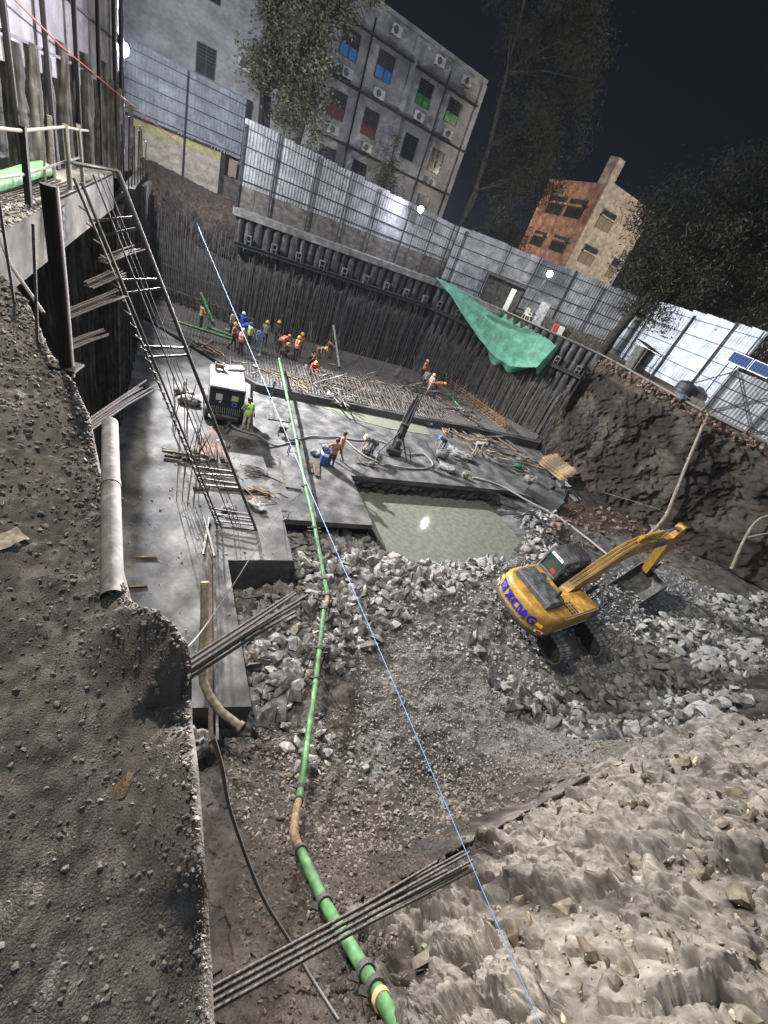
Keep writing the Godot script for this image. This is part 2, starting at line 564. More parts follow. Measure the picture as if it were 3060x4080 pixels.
func floodlights() -> void:
	tex_ready()
	var post := mat("lamp_post_steel", Color(0.03, 0.03, 0.032), 0.55, {"metal": 0.5})
	# a weaker lamp on a tall mast left of the view, above the platform
	var a := lamp_head("floodlight", "large floodlight on a tall mast at the boundary wall beside the platform", v3(-8.6, 18.5, -8.1), v3(3.0, 3, -9), 560.0, Color(1.0, 0.96, 0.90), 6.0, 0.6, 68)
	var b := B(); b.tube([v3(-0.55, -9.5, 0.3), v3(-0.55, 0.3, 0.3)], 0.09, 10, 0.05); b.tube([v3(-0.55, -0.05, 0.3), v3(0, -0.05, 0.0)], 0.03, 6)
	put(b, "mast", post, a)
	# the strongest lamp, at the far end of the boundary wall, shining across the pit
	a = lamp_head("floodlight", "floodlight high on the corner of the left boundary wall", v3(-19.7, 12.45, -25.2), v3(14, 3.0, -12), 3900.0, Color(0.98, 0.98, 1.0), 60.0, 0.5, 52, 330.0)
	b = B(); b.tube([v3(-0.25, -0.6, -0.1), v3(-0.25, -0.1, -0.1), v3(0, -0.05, 0)], 0.03, 6)
	put(b, "mast", post, a)
	# two lamps on the back fence
	a = lamp_head("floodlight", "round white floodlight on the back fence below the grey building", v3(-6.05, 11.35, -37.3), v3(-1.0, 9.3, -0.4), 1200.0, Color(0.95, 0.93, 1.0), 30.0, 0.42, 25, 45.0, 7000.0)
	b = B(); b.tube([v3(0, -3.9, -0.32), v3(0, -0.1, -0.3)], 0.028, 8)
	put(b, "mast", post, a)
	a = lamp_head("floodlight", "round white floodlight on the right fence below the orange building", v3(4.35, 10.8, -37.6), v3(-1.0, 9.3, -0.4), 1200.0, Color(1.0, 0.98, 0.94), 30.0, 0.42, 25, 45.0, 7000.0)
	b = B(); b.tube([v3(-0.5, -3.4, -0.32), v3(0, -0.1, -0.3)], 0.028, 8)
	put(b, "mast", post, a)
	# warm street lamp beyond the right fence, out of the view, that lights the cream building
	a = lamp_head("street_lamp", "warm street lamp on a pole beyond the right fence", v3(34.0, 16.0, -42.0), v3(12, 14, -60), 1300.0, Color(1.0, 0.93, 0.84), 6.0, 0.4)
	b = B(); b.tube([v3(0.3, -9.5, 0), v3(0.3, -0.2, 0), v3(0, 0.05, 0)], 0.07, 8)
	put(b, "pole", post, a)
	a = lamp_head("street_lamp", "street lamp on a pole behind the grey building", v3(-9.0, 13.5, -62.0), v3(4, 14, -62), 300.0, Color(1.0, 0.93, 0.84), 6.0, 0.4)
	b = B(); b.tube([v3(-0.3, -7.0, 0), v3(-0.3, -0.2, 0), v3(0, 0.05, 0)], 0.07, 8)
	put(b, "pole", post, a)

func tex_ready() -> void: pass

# ---------------------------------------------------------------- ground
var rim := [Vector2(-25.8, -33.0), Vector2(-21.0, -36.6), Vector2(-17.2, -33.0), Vector2(-3.2, -40.6), Vector2(10.6, -37.2), Vector2(16.4, -30.6), Vector2(19.6, -28.4), Vector2(24.5, -25.6), Vector2(33, -20.5), Vector2(40, -8), Vector2(30, 8), Vector2(4, 10), Vector2(-8, 8), Vector2(-14, -6), Vector2(-17, -18)]
func far_ground() -> void:
	var b := B()
	var mid := Vector2(4, -18)
	for i in rim.size():
		var p: Vector2 = rim[i]
		var q: Vector2 = rim[(i + 1) % rim.size()]
		var po := mid + (p - mid).normalized() * 600
		var qo := mid + (q - mid).normalized() * 600
		var pm := mid + (p - mid).normalized() * 90
		var qm := mid + (q - mid).normalized() * 90
		b.quad(v3(p.x, 7.25, p.y), v3(q.x, 7.25, q.y), v3(qm.x, 7.0, qm.y), v3(pm.x, 7.0, pm.y))
		b.quad(v3(pm.x, 7.0, pm.y), v3(qm.x, 7.0, qm.y), v3(qo.x, 6.5, qo.y), v3(po.x, 6.5, po.y))
	setting(put(b, "ground", mat("yard_soil", Color(0.12, 0.10, 0.08), 0.95, {"tex": "grain", "scale": 0.4, "coarse": "blotch", "coarse_scale": 0.05})))

func pit_floor() -> void:
	var grey := Color(0.21, 0.205, 0.20)
	var tan := Color(0.28, 0.252, 0.212)
	var gravel := Color(0.25, 0.235, 0.215)
	var soil := Color(0.085, 0.07, 0.058)
	var dark := Color(0.06, 0.055, 0.05)
	var red := Color(0.10, 0.062, 0.048)
	soils = [[-0.4, -10.2, grey], [2, -13, grey], [5, -17, grey], [3.3, -9, gravel], [6, -9.5, gravel], [9, -10, gravel], [1.2, -7.4, soil * 1.3], [2.4, -6.6, gravel], [0, -5.6, soil], [-0.9, -6.2, grey], [3.6, -6.6, dark], [5.2, -6.6, soil], [7.6, -8.2, gravel], [1.1, -4.4, soil * 1.5], [2.6, -4.8, soil], [3.6, -4.6, dark], [1.0, -2.6, soil], [2.2, -2.9, soil * 0.9], [0.3, -3.2, soil], [0.3, -1.4, soil * 0.8], [1.0, -0.6, soil * 1.1], [1.9, -1.2, soil],
		[13, -14, gravel], [11, -11.5, grey], [17, -18, gravel], [17.7, -15.6, tan * 0.8], [14, -11.5, dark], [16, -22, gravel], [12.5, -18.5, grey * 0.5], [14, -22.8, grey],
		[3.64, -3.81, soil], [4.5, -4.75, soil * 0.8], [2.0, -2.24, soil], [1.73, -1.37, soil], [2.9, -3.1, soil], [4.6, -3.8, tan], [6, -4.7, tan], [7.7, -6.0, tan * 0.9], [9.7, -7.2, tan * 0.8], [2.5, -2.0, tan], [3.3, -1.1, tan], [5, -2.6, tan * 0.62], [6.6, -3.6, tan * 0.6], [3.1, -1.6, tan], [2.3, -1.0, tan * 0.9], [4.4, -2.9, tan], [13.5, -8, tan * 0.6], [10, -3, tan * 0.7],
		[2.5, -19, soil], [8.8, -20.4, grey * 0.5], [8.2, -23.2, grey * 0.8], [12.5, -22.7, grey * 0.8], [16.2, -26.0, red * 1.3], [12.0, -26.0, red], [10.5, -27, red], [10.5, -32, dark], [13.2, -29, dark], [20, -23, tan * 0.5], [9.5, -21.5, dark], [24, -19, soil], [6.3, -22.5, grey]]
	var b := B()
	b.painted = true
	var pts := []
	var cols := []
	var rings := 680
	var spokes := 430
	for i in rings:
		var r := 0.35 * pow(46.0 / 0.35, float(i) / (rings - 1))
		var row := []
		var crow := []
		for j in spokes:
			var a := deg_to_rad(lerpf(-62, 128, float(j) / (spokes - 1)))
			var x := sin(a) * r
			var z := -cos(a) * r
			row.append(v3(x, ground_h(x, z) - 0.7 * smoothstep(0.75, 1.0, bank_mask(x, z)), z))
			crow.append(ground_col(x, z))
		pts.append(row)
		cols.append(crow)
	b.grid(pts, cols)
	var fine := B()
	fine.painted = true
	var fp := []
	var fc := []
	for i in 560:
		var r := 1.3 * pow(13.5 / 1.3, i / 559.0)
		var row := []
		var crow := []
		for j in 330:
			var a := deg_to_rad(lerpf(35, 105, j / 329.0))
			var x := sin(a) * r
			var z := -cos(a) * r
			var k := bank_mask(x, z)
			row.append(v3(x, ground_h(x, z) - 0.5, z).lerp(bank_point(x, z), k) if k > 0.0 else v3(x, ground_h(x, z) - 0.5, z))
			crow.append(ground_col(x, z))
		fp.append(row)
		fc.append(crow)
	fine.grid(fp, fc)
	setting(put(fine, "rock_bank", mat("bank_rock_face", Color(1, 1, 1), 0.95, {"painted": true, "tex": "soft", "scale": 1.2, "coarse": "soft", "coarse_scale": 0.4, "relief": 1.0, "relief_tex": "grain", "spec": 0.2})))
	setting(put(b, "pit_floor", mat("pit_ground", Color(1, 1, 1), 0.95, {"painted": true, "tex": "grain", "scale": 1.4, "coarse": "soft", "coarse_scale": 0.33, "relief": 2.0, "relief_tex": "stone", "spec": 0.25})))
	b = B()
	b.prism([v2(-2.2, -19.6), v2(2.8, -22.6), v2(5.3, -24.0), v2(8.2, -20.8), v2(7.2, -18.2), v2(4.6, -16.4), v2(2.4, -15.6), v2(1.0, -15.2), v2(-0.4, -16.8)], -2.4, -1.22)
	var wm := mat("pool_water", Color(0.125, 0.13, 0.102), 0.05, {"spec": 0.5, "tex": "fine", "scale": 0.25, "relief": 0.10, "relief_tex": "grain"})
	setting(put(b, "pool_water", wm))

func concrete(called: String, col: Color, coarse_scale := 0.11) -> StandardMaterial3D:
	return mat(called, col, 0.82, {"tex": "fine", "scale": 0.45, "coarse": "blotch", "coarse_scale": coarse_scale, "relief": 0.15, "spec": 0.35})

func slab_top(b: Builder, poly: Array, y: float, amp: float) -> void:   # an uneven trowelled top, meshed finely enough to undulate
	var pp := PackedVector2Array(poly)
	var lo: Vector2 = poly[0]
	var hi: Vector2 = poly[0]
	for p in poly:
		lo = lo.min(p); hi = hi.max(p)
	var s := 0.5
	var xs := int((hi.x - lo.x) / s) + 1
	var zs := int((hi.y - lo.y) / s) + 1
	for i in xs:
		for j in zs:
			var cell := PackedVector2Array([lo + v2(i, j) * s, lo + v2(i + 1, j) * s, lo + v2(i + 1, j + 1) * s, lo + v2(i, j + 1) * s])
			for part in Geometry2D.intersect_polygons(cell, pp):
				var ids := Geometry2D.triangulate_polygon(part)
				for k in range(0, ids.size(), 3):
					var q := []
					for m in 3:
						var p: Vector2 = part[ids[k + m]]
						q.append(v3(p.x, y + noise_a.get_noise_2d(p.x * 0.9, p.y * 0.9) * amp, p.y))
					if (q[1] - q[0]).cross(q[2] - q[0]).y < 0: q.reverse()
					b.tri(q[0], q[1], q[2])

func slabs() -> void:
	var m1 := concrete("slab_concrete", Color(0.18, 0.176, 0.169))
	var left := [v2(-1.18, -5.88), v2(-4.21, -10.1), v2(-2.34, -11.3), v2(-3.73, -13.5), v2(-7.2, -18.1), v2(-8.22, -19.4), v2(-10.3, -23.5), v2(-20.0, -26.5), v2(-11.5, -13.7), v2(-6.6, -5.6), v2(-5.0, -4.2), v2(-2.4, -5.3)]
	var b := B()
	b.prism(left, -1.9, -0.012)
	slab_top(b, left, 0.0, 0.02)
	setting(put(b, "raft_slab", m1))
	var right := [v2(-3.70, -13.62), v2(-0.22, -15.7), v2(-2.3, -18.95), v2(6.65, -24.7), v2(10.3, -25.6), v2(11.4, -29), v2(9.6, -34.0), v2(3.2, -31.0), v2(-0.15, -29.0), v2(-10.1, -23.55), v2(-8.20, -19.42)]
	b = B()
	b.prism(right, -0.62, -0.362)
	slab_top(b, right, -0.35, 0.035)
	setting(put(b, "wet_slab", mat("wet_concrete", Color(0.15, 0.146, 0.14), 0.72, {"tex": "fine", "scale": 0.5, "coarse": "blotch", "coarse_scale": 0.16, "relief": 0.5, "spec": 0.35})))
	# water standing in the low corner in front of the deck
	b = B()
	b.prism([v2(-6.2, -25.3), v2(-4.6, -25.2), v2(-1.6, -26.4), v2(0.9, -28.0), v2(0.4, -29.0), v2(-0.3, -28.85), v2(-5.4, -26.2)], -0.36, -0.318)
	setting(put(b, "puddle", mat("puddle_water", Color(0.12, 0.125, 0.095), 0.08, {"spec": 0.5})))
	# rock shelf under the wet slab along the pool
	b = B()
	var pts := []
	var foot := [v2(-0.1, -15.5), v2(-2.0, -18.9), v2(0.3, -20.4), v2(3.2, -22.3), v2(5.6, -23.8), v2(7.4, -22.6), v2(8.6, -20.6)]
	var top := [v2(-0.35, -15.75), v2(-2.4, -18.95), v2(0.2, -20.65), v2(3.0, -22.5), v2(5.6, -24.2), v2(8.0, -23.6), v2(9.6, -21.4)]
	for k in 14:
		var row := []
		for i in 90:
			var t := i / 89.0 * length_of(foot)
			var p: Vector2 = along(foot, t)[0]
			var q: Vector2 = along(top, t / length_of(foot) * length_of(top))[0]
			var u := k / 13.0
			var s := p.lerp(q, u)
			var bump := block_b.get_noise_2d(s.x * 0.9, s.y * 0.9 + k * 0.3) * 0.16 * sin(u * PI)
			row.append(v3(s.x + bump, lerpf(-1.9, -0.5, pow(u, 0.75)) + noise_a.get_noise_2d(s.x * 4, s.y * 4 + k) * 0.06, s.y + bump))
		pts.append(row)
	b.grid(pts)
	setting(put(b, "rock_shelf", mat("shelf_rock", Color(0.14, 0.135, 0.125), 0.9, {"tex": "stone", "scale": 0.8, "coarse": "blotch", "coarse_scale": 0.4, "relief": 4.0})))
	# deck carrying the mats of reinforcement along the back
	b = B()
	b.prism([v2(-10.0, -23.6), v2(-0.12, -29.05), v2(3.0, -31.1), v2(9.4, -34.4), v2(9.9, -36.0), v2(-3.0, -39.5), v2(-16.8, -32.3), v2(-22.4, -31.6), v2(-19.9, -26.6)], -1.5, 0.12)
	setting(put(b, "deck_slab", concrete("deck_concrete", Color(0.115, 0.112, 0.11))))

# ---------------------------------------------------------------- the ledge that the viewer stands on
var lip3 := [[0.75, 1.0, 9.20], [0.40, 0.40, 9.16], [0.170, -0.106, 9.12], [0.1225, -0.165, 9.12], [0.054, -0.267, 9.12], [-0.026, -0.371, 9.17], [-0.090, -0.441, 9.28], [-0.163, -0.539, 9.30], [-0.252, -0.663, 9.28], [-0.333, -0.783, 9.18], [-0.393, -0.880, 9.06], [-0.465, -0.985, 9.06], [-0.488, -1.000, 9.24], [-0.530, -1.025, 9.36], [-0.622, -1.080, 9.36], [-0.719, -1.113, 9.34], [-0.837, -1.160, 9.25], [-0.968, -1.267, 9.12], [-1.291, -1.579, 9.04], [-1.914, -2.191, 9.00], [-2.356, -2.628, 9.00], [-2.831, -3.013, 9.00], [-3.291, -3.279, 9.00], [-4.255, -4.032, 9.00], [-4.947, -4.396, 9.00], [-5.9, -5.2, 9.0]]
var lip := []
func ledge_plane(z: float) -> float: return 9.0 + 0.13 * clampf((z + 1.3) / 1.3, -0.15, 1.4)
func lip_rise(x: float, z: float) -> float:   # the trampled rim of spoil along the edge, highest beside the low gap
	var best := 99.0
	var r := 0.0
	var p := v2(x, z)
	for i in lip.size() - 1:
		var a: Vector2 = lip[i]
		var c: Vector2 = lip[i + 1]
		var t := clampf((p - a).dot(c - a) / (c - a).length_squared(), 0.0, 1.0)
		var d := p.distance_to(a.lerp(c, t))
		if d < best:
			best = d
			r = lerpf(lip3[i][2] - ledge_plane(a.y), lip3[i + 1][2] - ledge_plane(c.y), t)
	return maxf(r, -0.05) * exp(-best * best / 0.02)
func ledge_h(x: float, z: float) -> float:
	return ledge_plane(z) + (noise_a.get_noise_2d(x * 1.7, z * 1.7) * 0.04 + noise_a.get_noise_2d(x * 8, z * 8) * 0.022 + noise_c.get_noise_2d(x * 26, z * 26) * 0.014) * (0.45 + 0.55 * smoothstep(0.6, 2.0, v2(x, z).length())) + absf(noise_c.get_noise_2d(x * 60 + 9, z * 60)) * 0.006 + lip_rise(x, z)

func near_ledge() -> void:
	for q in lip3: lip.append(v2(q[0], q[1]))
	var b := B()
	b.painted = true
	var pts := []
	var cols := []
	var total := length_of(lip)
	var n := 420
	var across := 210
	var s := 0.0
	var us := []
	for i in n: us.append(total * pow(float(i) / (n - 1), 1.5))
	for k in across + 14:
		var row := []
		var crow := []
		for i in n:
			var a := along(lip, us[n - 1 - i])
			var a2 := along(lip, minf(us[n - 1 - i] + 0.25, total))
			var p: Vector2 = a[0]
			var inward := v2(-0.80, 0.60)
			var d := 0.0
			var drop := 0.0
			if k < 14:
				drop = 1.0 - k / 14.0
				d = -drop * 0.02 - sin(drop * 5.0) * 0.01
			else:
				d = 7.5 * pow((k - 14) / float(across - 1), 2.4)
			var q := p + inward * d
			var y := ledge_h(q.x, q.y)
			if k >= 14: y -= 0.03 * exp(-d / 0.02)
			else:
				y = y - 0.03 - pow(drop, 1.5) * 9.4
				var jag := noise_a.get_noise_3d(q.x * 5, y * 2.0, q.y * 5) * 0.10 * minf(1, drop * 2)
				q -= inward * jag
			row.append(v3(q.x, y, q.y))
			var base := Color(0.16, 0.143, 0.125)
			var t := 1.0 + noise_a.get_noise_2d(q.x * 3, q.y * 3) * 0.4 + noise_c.get_noise_2d(q.x * 30, q.y * 30) * 0.5
			crow.append(base * t)
		pts.append(row)
		cols.append(crow)
	b.grid(pts, cols)
	setting(put(b, "ledge_ground", mat("ledge_soil", Color(1, 1, 1), 0.96, {"painted": true, "tex": "speck", "scale": 3.0, "coarse": "soft", "coarse_scale": 1.1, "relief": 1.0, "relief_tex": "stone", "spec": 0.2})))

func concrete_pad() -> void:
	var b := B()
	var poly := [v2(-5.75, -5.0), v2(-6.4, -5.8), v2(-11.15, -13.8), v2(-13.9, -16.0), v2(-9.6, -8.4), v2(-8.6, -4.6)]
	b.prism(poly, 8.15, 8.985)
	slab_top(b, poly, 9.03, 0.012)
	setting(put(b, "concrete_platform", concrete("platform_concrete", Color(0.40, 0.385, 0.36), 0.2)))

# ---------------------------------------------------------------- walls of the pit
func pile_shape(h: float, r: float, sd: int) -> ArrayMesh:   # a bored pile with a lumpy cast face
	var b := B()
	var pts := []
	var rows := 22
	for i in rows:
		var y := h * i / (rows - 1)
		var row := []
		for j in 13:
			var a := -PI * 0.62 + PI * 1.24 * j / 12.0
			var rr := r * (1.0 + noise_a.get_noise_3d(cos(a) * 1.5 + sd * 13, y * 1.1, sin(a) * 1.5) * 0.16 + noise_c.get_noise_3d(cos(a) * 3 + sd * 7, y * 3.0, sin(a) * 3) * 0.10)
			row.append(v3(sin(a) * rr, y, cos(a) * rr))
		pts.append(row)
	b.grid(pts)
	return b.mesh()

func wall_sheet(a: Vector2, c: Vector2, y0: float, y1: float, thick: float) -> Builder:   # thickness away from the pit (to the left of a->c ... c)
	var b := B()
	var t := (c - a).normalized()
	var nrm := v2(t.y, -t.x) * thick
	var p := [a, c, c + nrm, a + nrm]
	b.prism(p, y0, y1)
	return b

func pit_walls() -> void:
	var pm := mat("pile_concrete", Color(0.19, 0.182, 0.172), 0.92, {"tex": "streak", "scale": 0.33, "coarse": "blotch", "coarse_scale": 0.3, "relief": 1.2, "relief_tex": "stone"})
	var soilm := mat("wall_soil", Color(0.075, 0.062, 0.052), 0.97, {"tex": "stone", "scale": 0.9, "coarse": "blotch", "coarse_scale": 0.25, "relief": 4.0})
	var rebar := mat("rusty_rebar", Color(0.17, 0.152, 0.135), 0.8, {"tex": "grain", "scale": 1.5, "metal": 0.1})
	var conc := concrete("beam_concrete", Color(0.30, 0.295, 0.28), 0.25)
	var steel := mat("waler_steel", Color(0.055, 0.053, 0.053), 0.65, {"metal": 0.3, "tex": "grain", "scale": 1.0})
	var piles := []
	for k in 5: piles.append(pile_shape(1.0 * 8.6, 0.30, k))
	# --- left wall under the platform
	var line := [v2(-5.55, -4.75), v2(-6.55, -5.95), v2(-11.3, -13.95), v2(-22.6, -31.4)]
	var w := thing("pile_wall", "dark wall of round concrete piles below the concrete platform", "wall")
	var d := 0.0
	var total := length_of(line)
	var k := 0
	while d < total:
		var a := along(line, d)
		var o := put(piles[k % 5], "pile", pm, w)
		o.position = v3(a[0].x - 0.12, -0.6, a[0].y)
		o.rotation.y = atan2(-a[1].y, -a[1].x) + PI if false else atan2(a[1].x, a[1].y) + PI / 2 + (rnd(-0.2, 0.2))
		var up := 8.75 if d < 11.2 else lerpf(8.6, 7.6, (d - 11.2) / (total - 11.2))
		o.scale = Vector3(1, up / 8.6, 1)
		d += 0.57
		k += 1
	for i in line.size() - 1:
		var bt := B()
		var tt: Vector2 = (line[i + 1] - line[i]).normalized()
		var nn := v2(-tt.y, tt.x) if v2(-tt.y, tt.x).x < 0 else v2(tt.y, -tt.x)
		bt.prism([line[i] + nn * 0.2, line[i + 1] + nn * 0.2, line[i + 1] + nn * 0.7, line[i] + nn * 0.7], -0.9, 8.1 if i < 2 else 7.5)
		put(bt, "backing", soilm, w)
	# --- back wall: piles, waler, starter bars
	var back := [v2(-16.9, -32.1), v2(-3.2, -39.9)]
	var right := [v2(-3.2, -39.9), v2(10.4, -36.6)]
	for side in 2:
		var ln: Array = [back, right][side]
		w = thing("pile_wall", ["long back wall of concrete piles behind a curtain of starter bars", "dark pile wall below the green tarpaulin in the far right corner"][side], "wall")
		var tdir: Vector2 = (ln[1] - ln[0]).normalized()
		var inn := v2(-tdir.y, tdir.x)   # towards the pit
		if inn.y < 0: inn = -inn
		var L := length_of(ln)
		d = 0.3
		k = 0
		while d < L:
			var p: Vector2 = ln[0] + tdir * d
			var o := put(piles[(k * 3 + side) % 5], "pile", pm, w)
			o.position = v3(p.x, -0.6, p.y) + v3(inn.x, 0, inn.y) * rnd(-0.10, 0.02)
			o.rotation.y = atan2(inn.x, inn.y) + rnd(-0.25, 0.25)
			o.scale = Vector3(rnd(0.85, 1.0), 7.9 / 8.6, rnd(0.85, 1.05))
			d += 0.62
			k += 1
		var b := B()
		var bk := -inn * 0.15
		b.prism([ln[0] + bk, ln[1] + bk, ln[1] - inn * 0.6, ln[0] - inn * 0.6], -0.9, 7.05)
		put(b, "backing", soilm, w)
		# cast facing behind the bars, ragged along its top
		b = B()
		var pts := []
		for i in 13:
			var row := []
			for j in 90:
				var s := L * j / 89.0
				var hi := 4.55 + noise_a.get_noise_2d(s * 2.6, side * 9.0) * 0.5 + noise_c.get_noise_2d(s * 5.0, 3) * 0.25 - 0.8 * side
				var y := lerpf(-0.2, hi, i / 12.0)
				var out := 0.30 + noise_a.get_noise_2d(s * 2.2, y * 0.6 + 20) * 0.10 + 0.06 * sin(s * 10.1 + noise_a.get_noise_1d(s) * 3) - (0.12 if i == 12 else 0.0)
				var p: Vector2 = ln[0] + tdir * s + inn * out
				row.append(v3(p.x, y, p.y))
			pts.append(row)
		b.grid(pts)
		put(b, "facing", pm, w)
		# waler beam with its brackets, as seen above the facing
		b = B()
		var e0: Vector2 = ln[0] + inn * 0.55
		var e1: Vector2 = ln[1] + inn * 0.55
		b.beam(v3(e0.x, 5.45, e0.y), v3(e1.x, 5.45, e1.y), 0.14, 0.24)
		b.beam(v3(e0.x, 5.56, e0.y), v3(e1.x, 5.56, e1.y), 0.30, 0.03)
		b.beam(v3(e0.x, 5.34, e0.y), v3(e1.x, 5.34, e1.y), 0.30, 0.03)
		put(b, "waler", steel, w)
		var cell := B()
		cell.box(v3(-0.17, 0, 0), v3(0.06, 0.55, 0.3)); cell.box(v3(0.17, 0, 0), v3(0.06, 0.55, 0.3)); cell.box(v3(0, 0.25, 0), v3(0.28, 0.05, 0.3)); cell.box(v3(0, -0.05, 0), v3(0.28, 0.05, 0.3))
		var cm := cell.mesh()
		d = 0.9
		while d < L - 0.4:
			var p: Vector2 = ln[0] + tdir * d + inn * 0.42
			var o := put(cm, "anchor_seat", conc, w)
			o.position = v3(p.x, 5.86, p.y)
			o.rotation.y = atan2(inn.x, inn.y)
			d += 1.75
		# starter bars
		var bars := []
		for v in 4:
			var bb := B()
			bb.tube([v3(0, 0, 0), v3(rnd(-0.02, 0.02), 1.6, rnd(-0.02, 0.03)), v3(rnd(-0.04, 0.04), 3.4, rnd(-0.03, 0.06)), v3(rnd(-0.07, 0.07), 5.0, rnd(-0.03, 0.12))], 0.022, 5)
			bars.append(bb.mesh())
		d = 0.1
		var pitch := L / 108.0
		k = 0
		while d < L:
			var p: Vector2 = ln[0] + tdir * (d + rnd(-0.05, 0.05)) + inn * rnd(0.46, 0.78)
			var o := put(bars[k % 4], "starter_bar", rebar, w)
			o.position = v3(p.x, 0.0, p.y)
			o.scale = Vector3(1, rnd(0.8, 1.05) * (1.0 - 0.12 * side), 1)
			o.rotation = v3(rnd(-0.02, 0.02), rnd(0, 6.28), rnd(-0.02, 0.02))
			d += pitch
			k += 1
	# capping beam on the back wall
	var cap := B()
	cap.prism([v2(-17.3, -32.25), v2(-16.9, -31.75), v2(-3.3, -39.45), v2(-3.1, -40.6), v2(-17.1, -33.0)], 7.02, 7.42)
	tag(put(cap, "capping_beam", concrete("cap_concrete", Color(0.33, 0.32, 0.30), 0.3)), "pale concrete capping beam along the top of the back wall", "beam")
	cap = B()
	cap.prism([v2(-3.25, -39.5), v2(2.4, -38.2), v2(2.3, -39.2), v2(-3.05, -40.6)], 7.03, 7.40)
	tag(put(cap, "capping_beam", mat("cap_concrete")), "short pale capping beam running under the green tarpaulin", "beam")
	# --- the part left of the back wall: facing with bars, rooty soil above
	w = thing("retaining_wall", "ribbed concrete facing with close vertical bars under the brown soil bank", "wall")
	var fa := v2(-22.7, -31.6)
	var fb := v2(-16.7, -32.05)
	var td := (fb - fa).normalized()
	var fp := []
	var b2 := B()
	for i in 15:
		var row := []
		for j in 70:
			var s := 6.02 * j / 69.0
			var y := lerpf(-0.2, 4.75 - 0.10 * s + noise_c.get_noise_1d(s * 6) * 0.12, i / 14.0)
			var p := fa + td * s + v2(0.07, 1.0) * (0.10 + 0.025 * sin(s * 21.0) + noise_a.get_noise_2d(s, y) * 0.05)
			row.append(v3(p.x, y, p.y))
		fp.append(row)
	b2.grid(fp)
	put(b2, "facing", mat("pale_facing", Color(0.20, 0.195, 0.185), 0.9, {"tex": "streak", "scale": 0.5, "coarse": "blotch", "coarse_scale": 0.3, "relief": 0.6}), w)
	var bar := B()
	bar.tube([v3(0, 0, 0), v3(0.01, 2.6, 0.02), v3(0.0, 5.3, 0.03)], 0.02, 5)
	var bmesh := bar.mesh()
	for i in 46:
		var s := 6.0 * (i + 0.5) / 46.0
		var p := fa + td * s + v2(0.07, 1.0) * 0.26
		var o := put(bmesh, "starter_bar", rebar, w)
		o.position = v3(p.x, 0.0, p.y)
		o.scale = Vector3(1, rnd(0.86, 1.12), 1)
		o.rotation = v3(rnd(-0.012, 0.012), rnd(0, 6), rnd(-0.012, 0.012))
	for y in [1.2, 2.4]:
		var hb := B()
		hb.tube([v3(fa.x, y, fa.y + 0.3), v3(fb.x, y - 0.1, fb.y + 0.3)], 0.016, 5)
		put(hb, "tie_bar", rebar, w)
	# soil bank above it, sloping back to the cream wall
	var sp := []
	var b3 := B()
	b3.painted = true
	var sc := []
	for i in 34:
		var row := []
		var crow := []
		for j in 80:
			var u := j / 79.0
			var v := i / 33.0
			var f := fa.lerp(fb + v2(0.1, 0), u) + v2(0, 0.16)
			var t := v2(-25.0, -33.4).lerp(v2(-17.6, -34.4), u)
			var p := f.lerp(t, pow(v, 1.6))
			var y := lerpf(4.45, lerpf(8.0, 7.35, u), pow(v, 0.75)) + noise_a.get_noise_2d(u * 9, v * 6) * 0.35 * sin(v * PI) + noise_c.get_noise_2d(u * 60, v * 40) * 0.10
			row.append(v3(p.x, y, p.y + noise_a.get_noise_2d(u * 14 + 5, v * 5) * 0.3 + noise_c.get_noise_2d(u * 90, v * 22) * 0.12))
			var rootc := Color(0.125, 0.093, 0.074) if v > 0.4 + noise_b.get_noise_1d(u * 12) * 0.3 else Color(0.06, 0.053, 0.048)
			crow.append(rootc * (1.0 + noise_c.get_noise_2d(u * 130, v * 30) * 0.8))
		sp.append(row)
		sc.append(crow)
	b3.grid(sp, sc)
	setting(put(b3, "soil_bank", mat("rooty_soil", Color(1, 1, 1), 0.97, {"painted": true, "tex": "streak", "scale": 1.3, "coarse": "soft", "coarse_scale": 0.5, "relief": 3.0, "relief_tex": "grain"})))

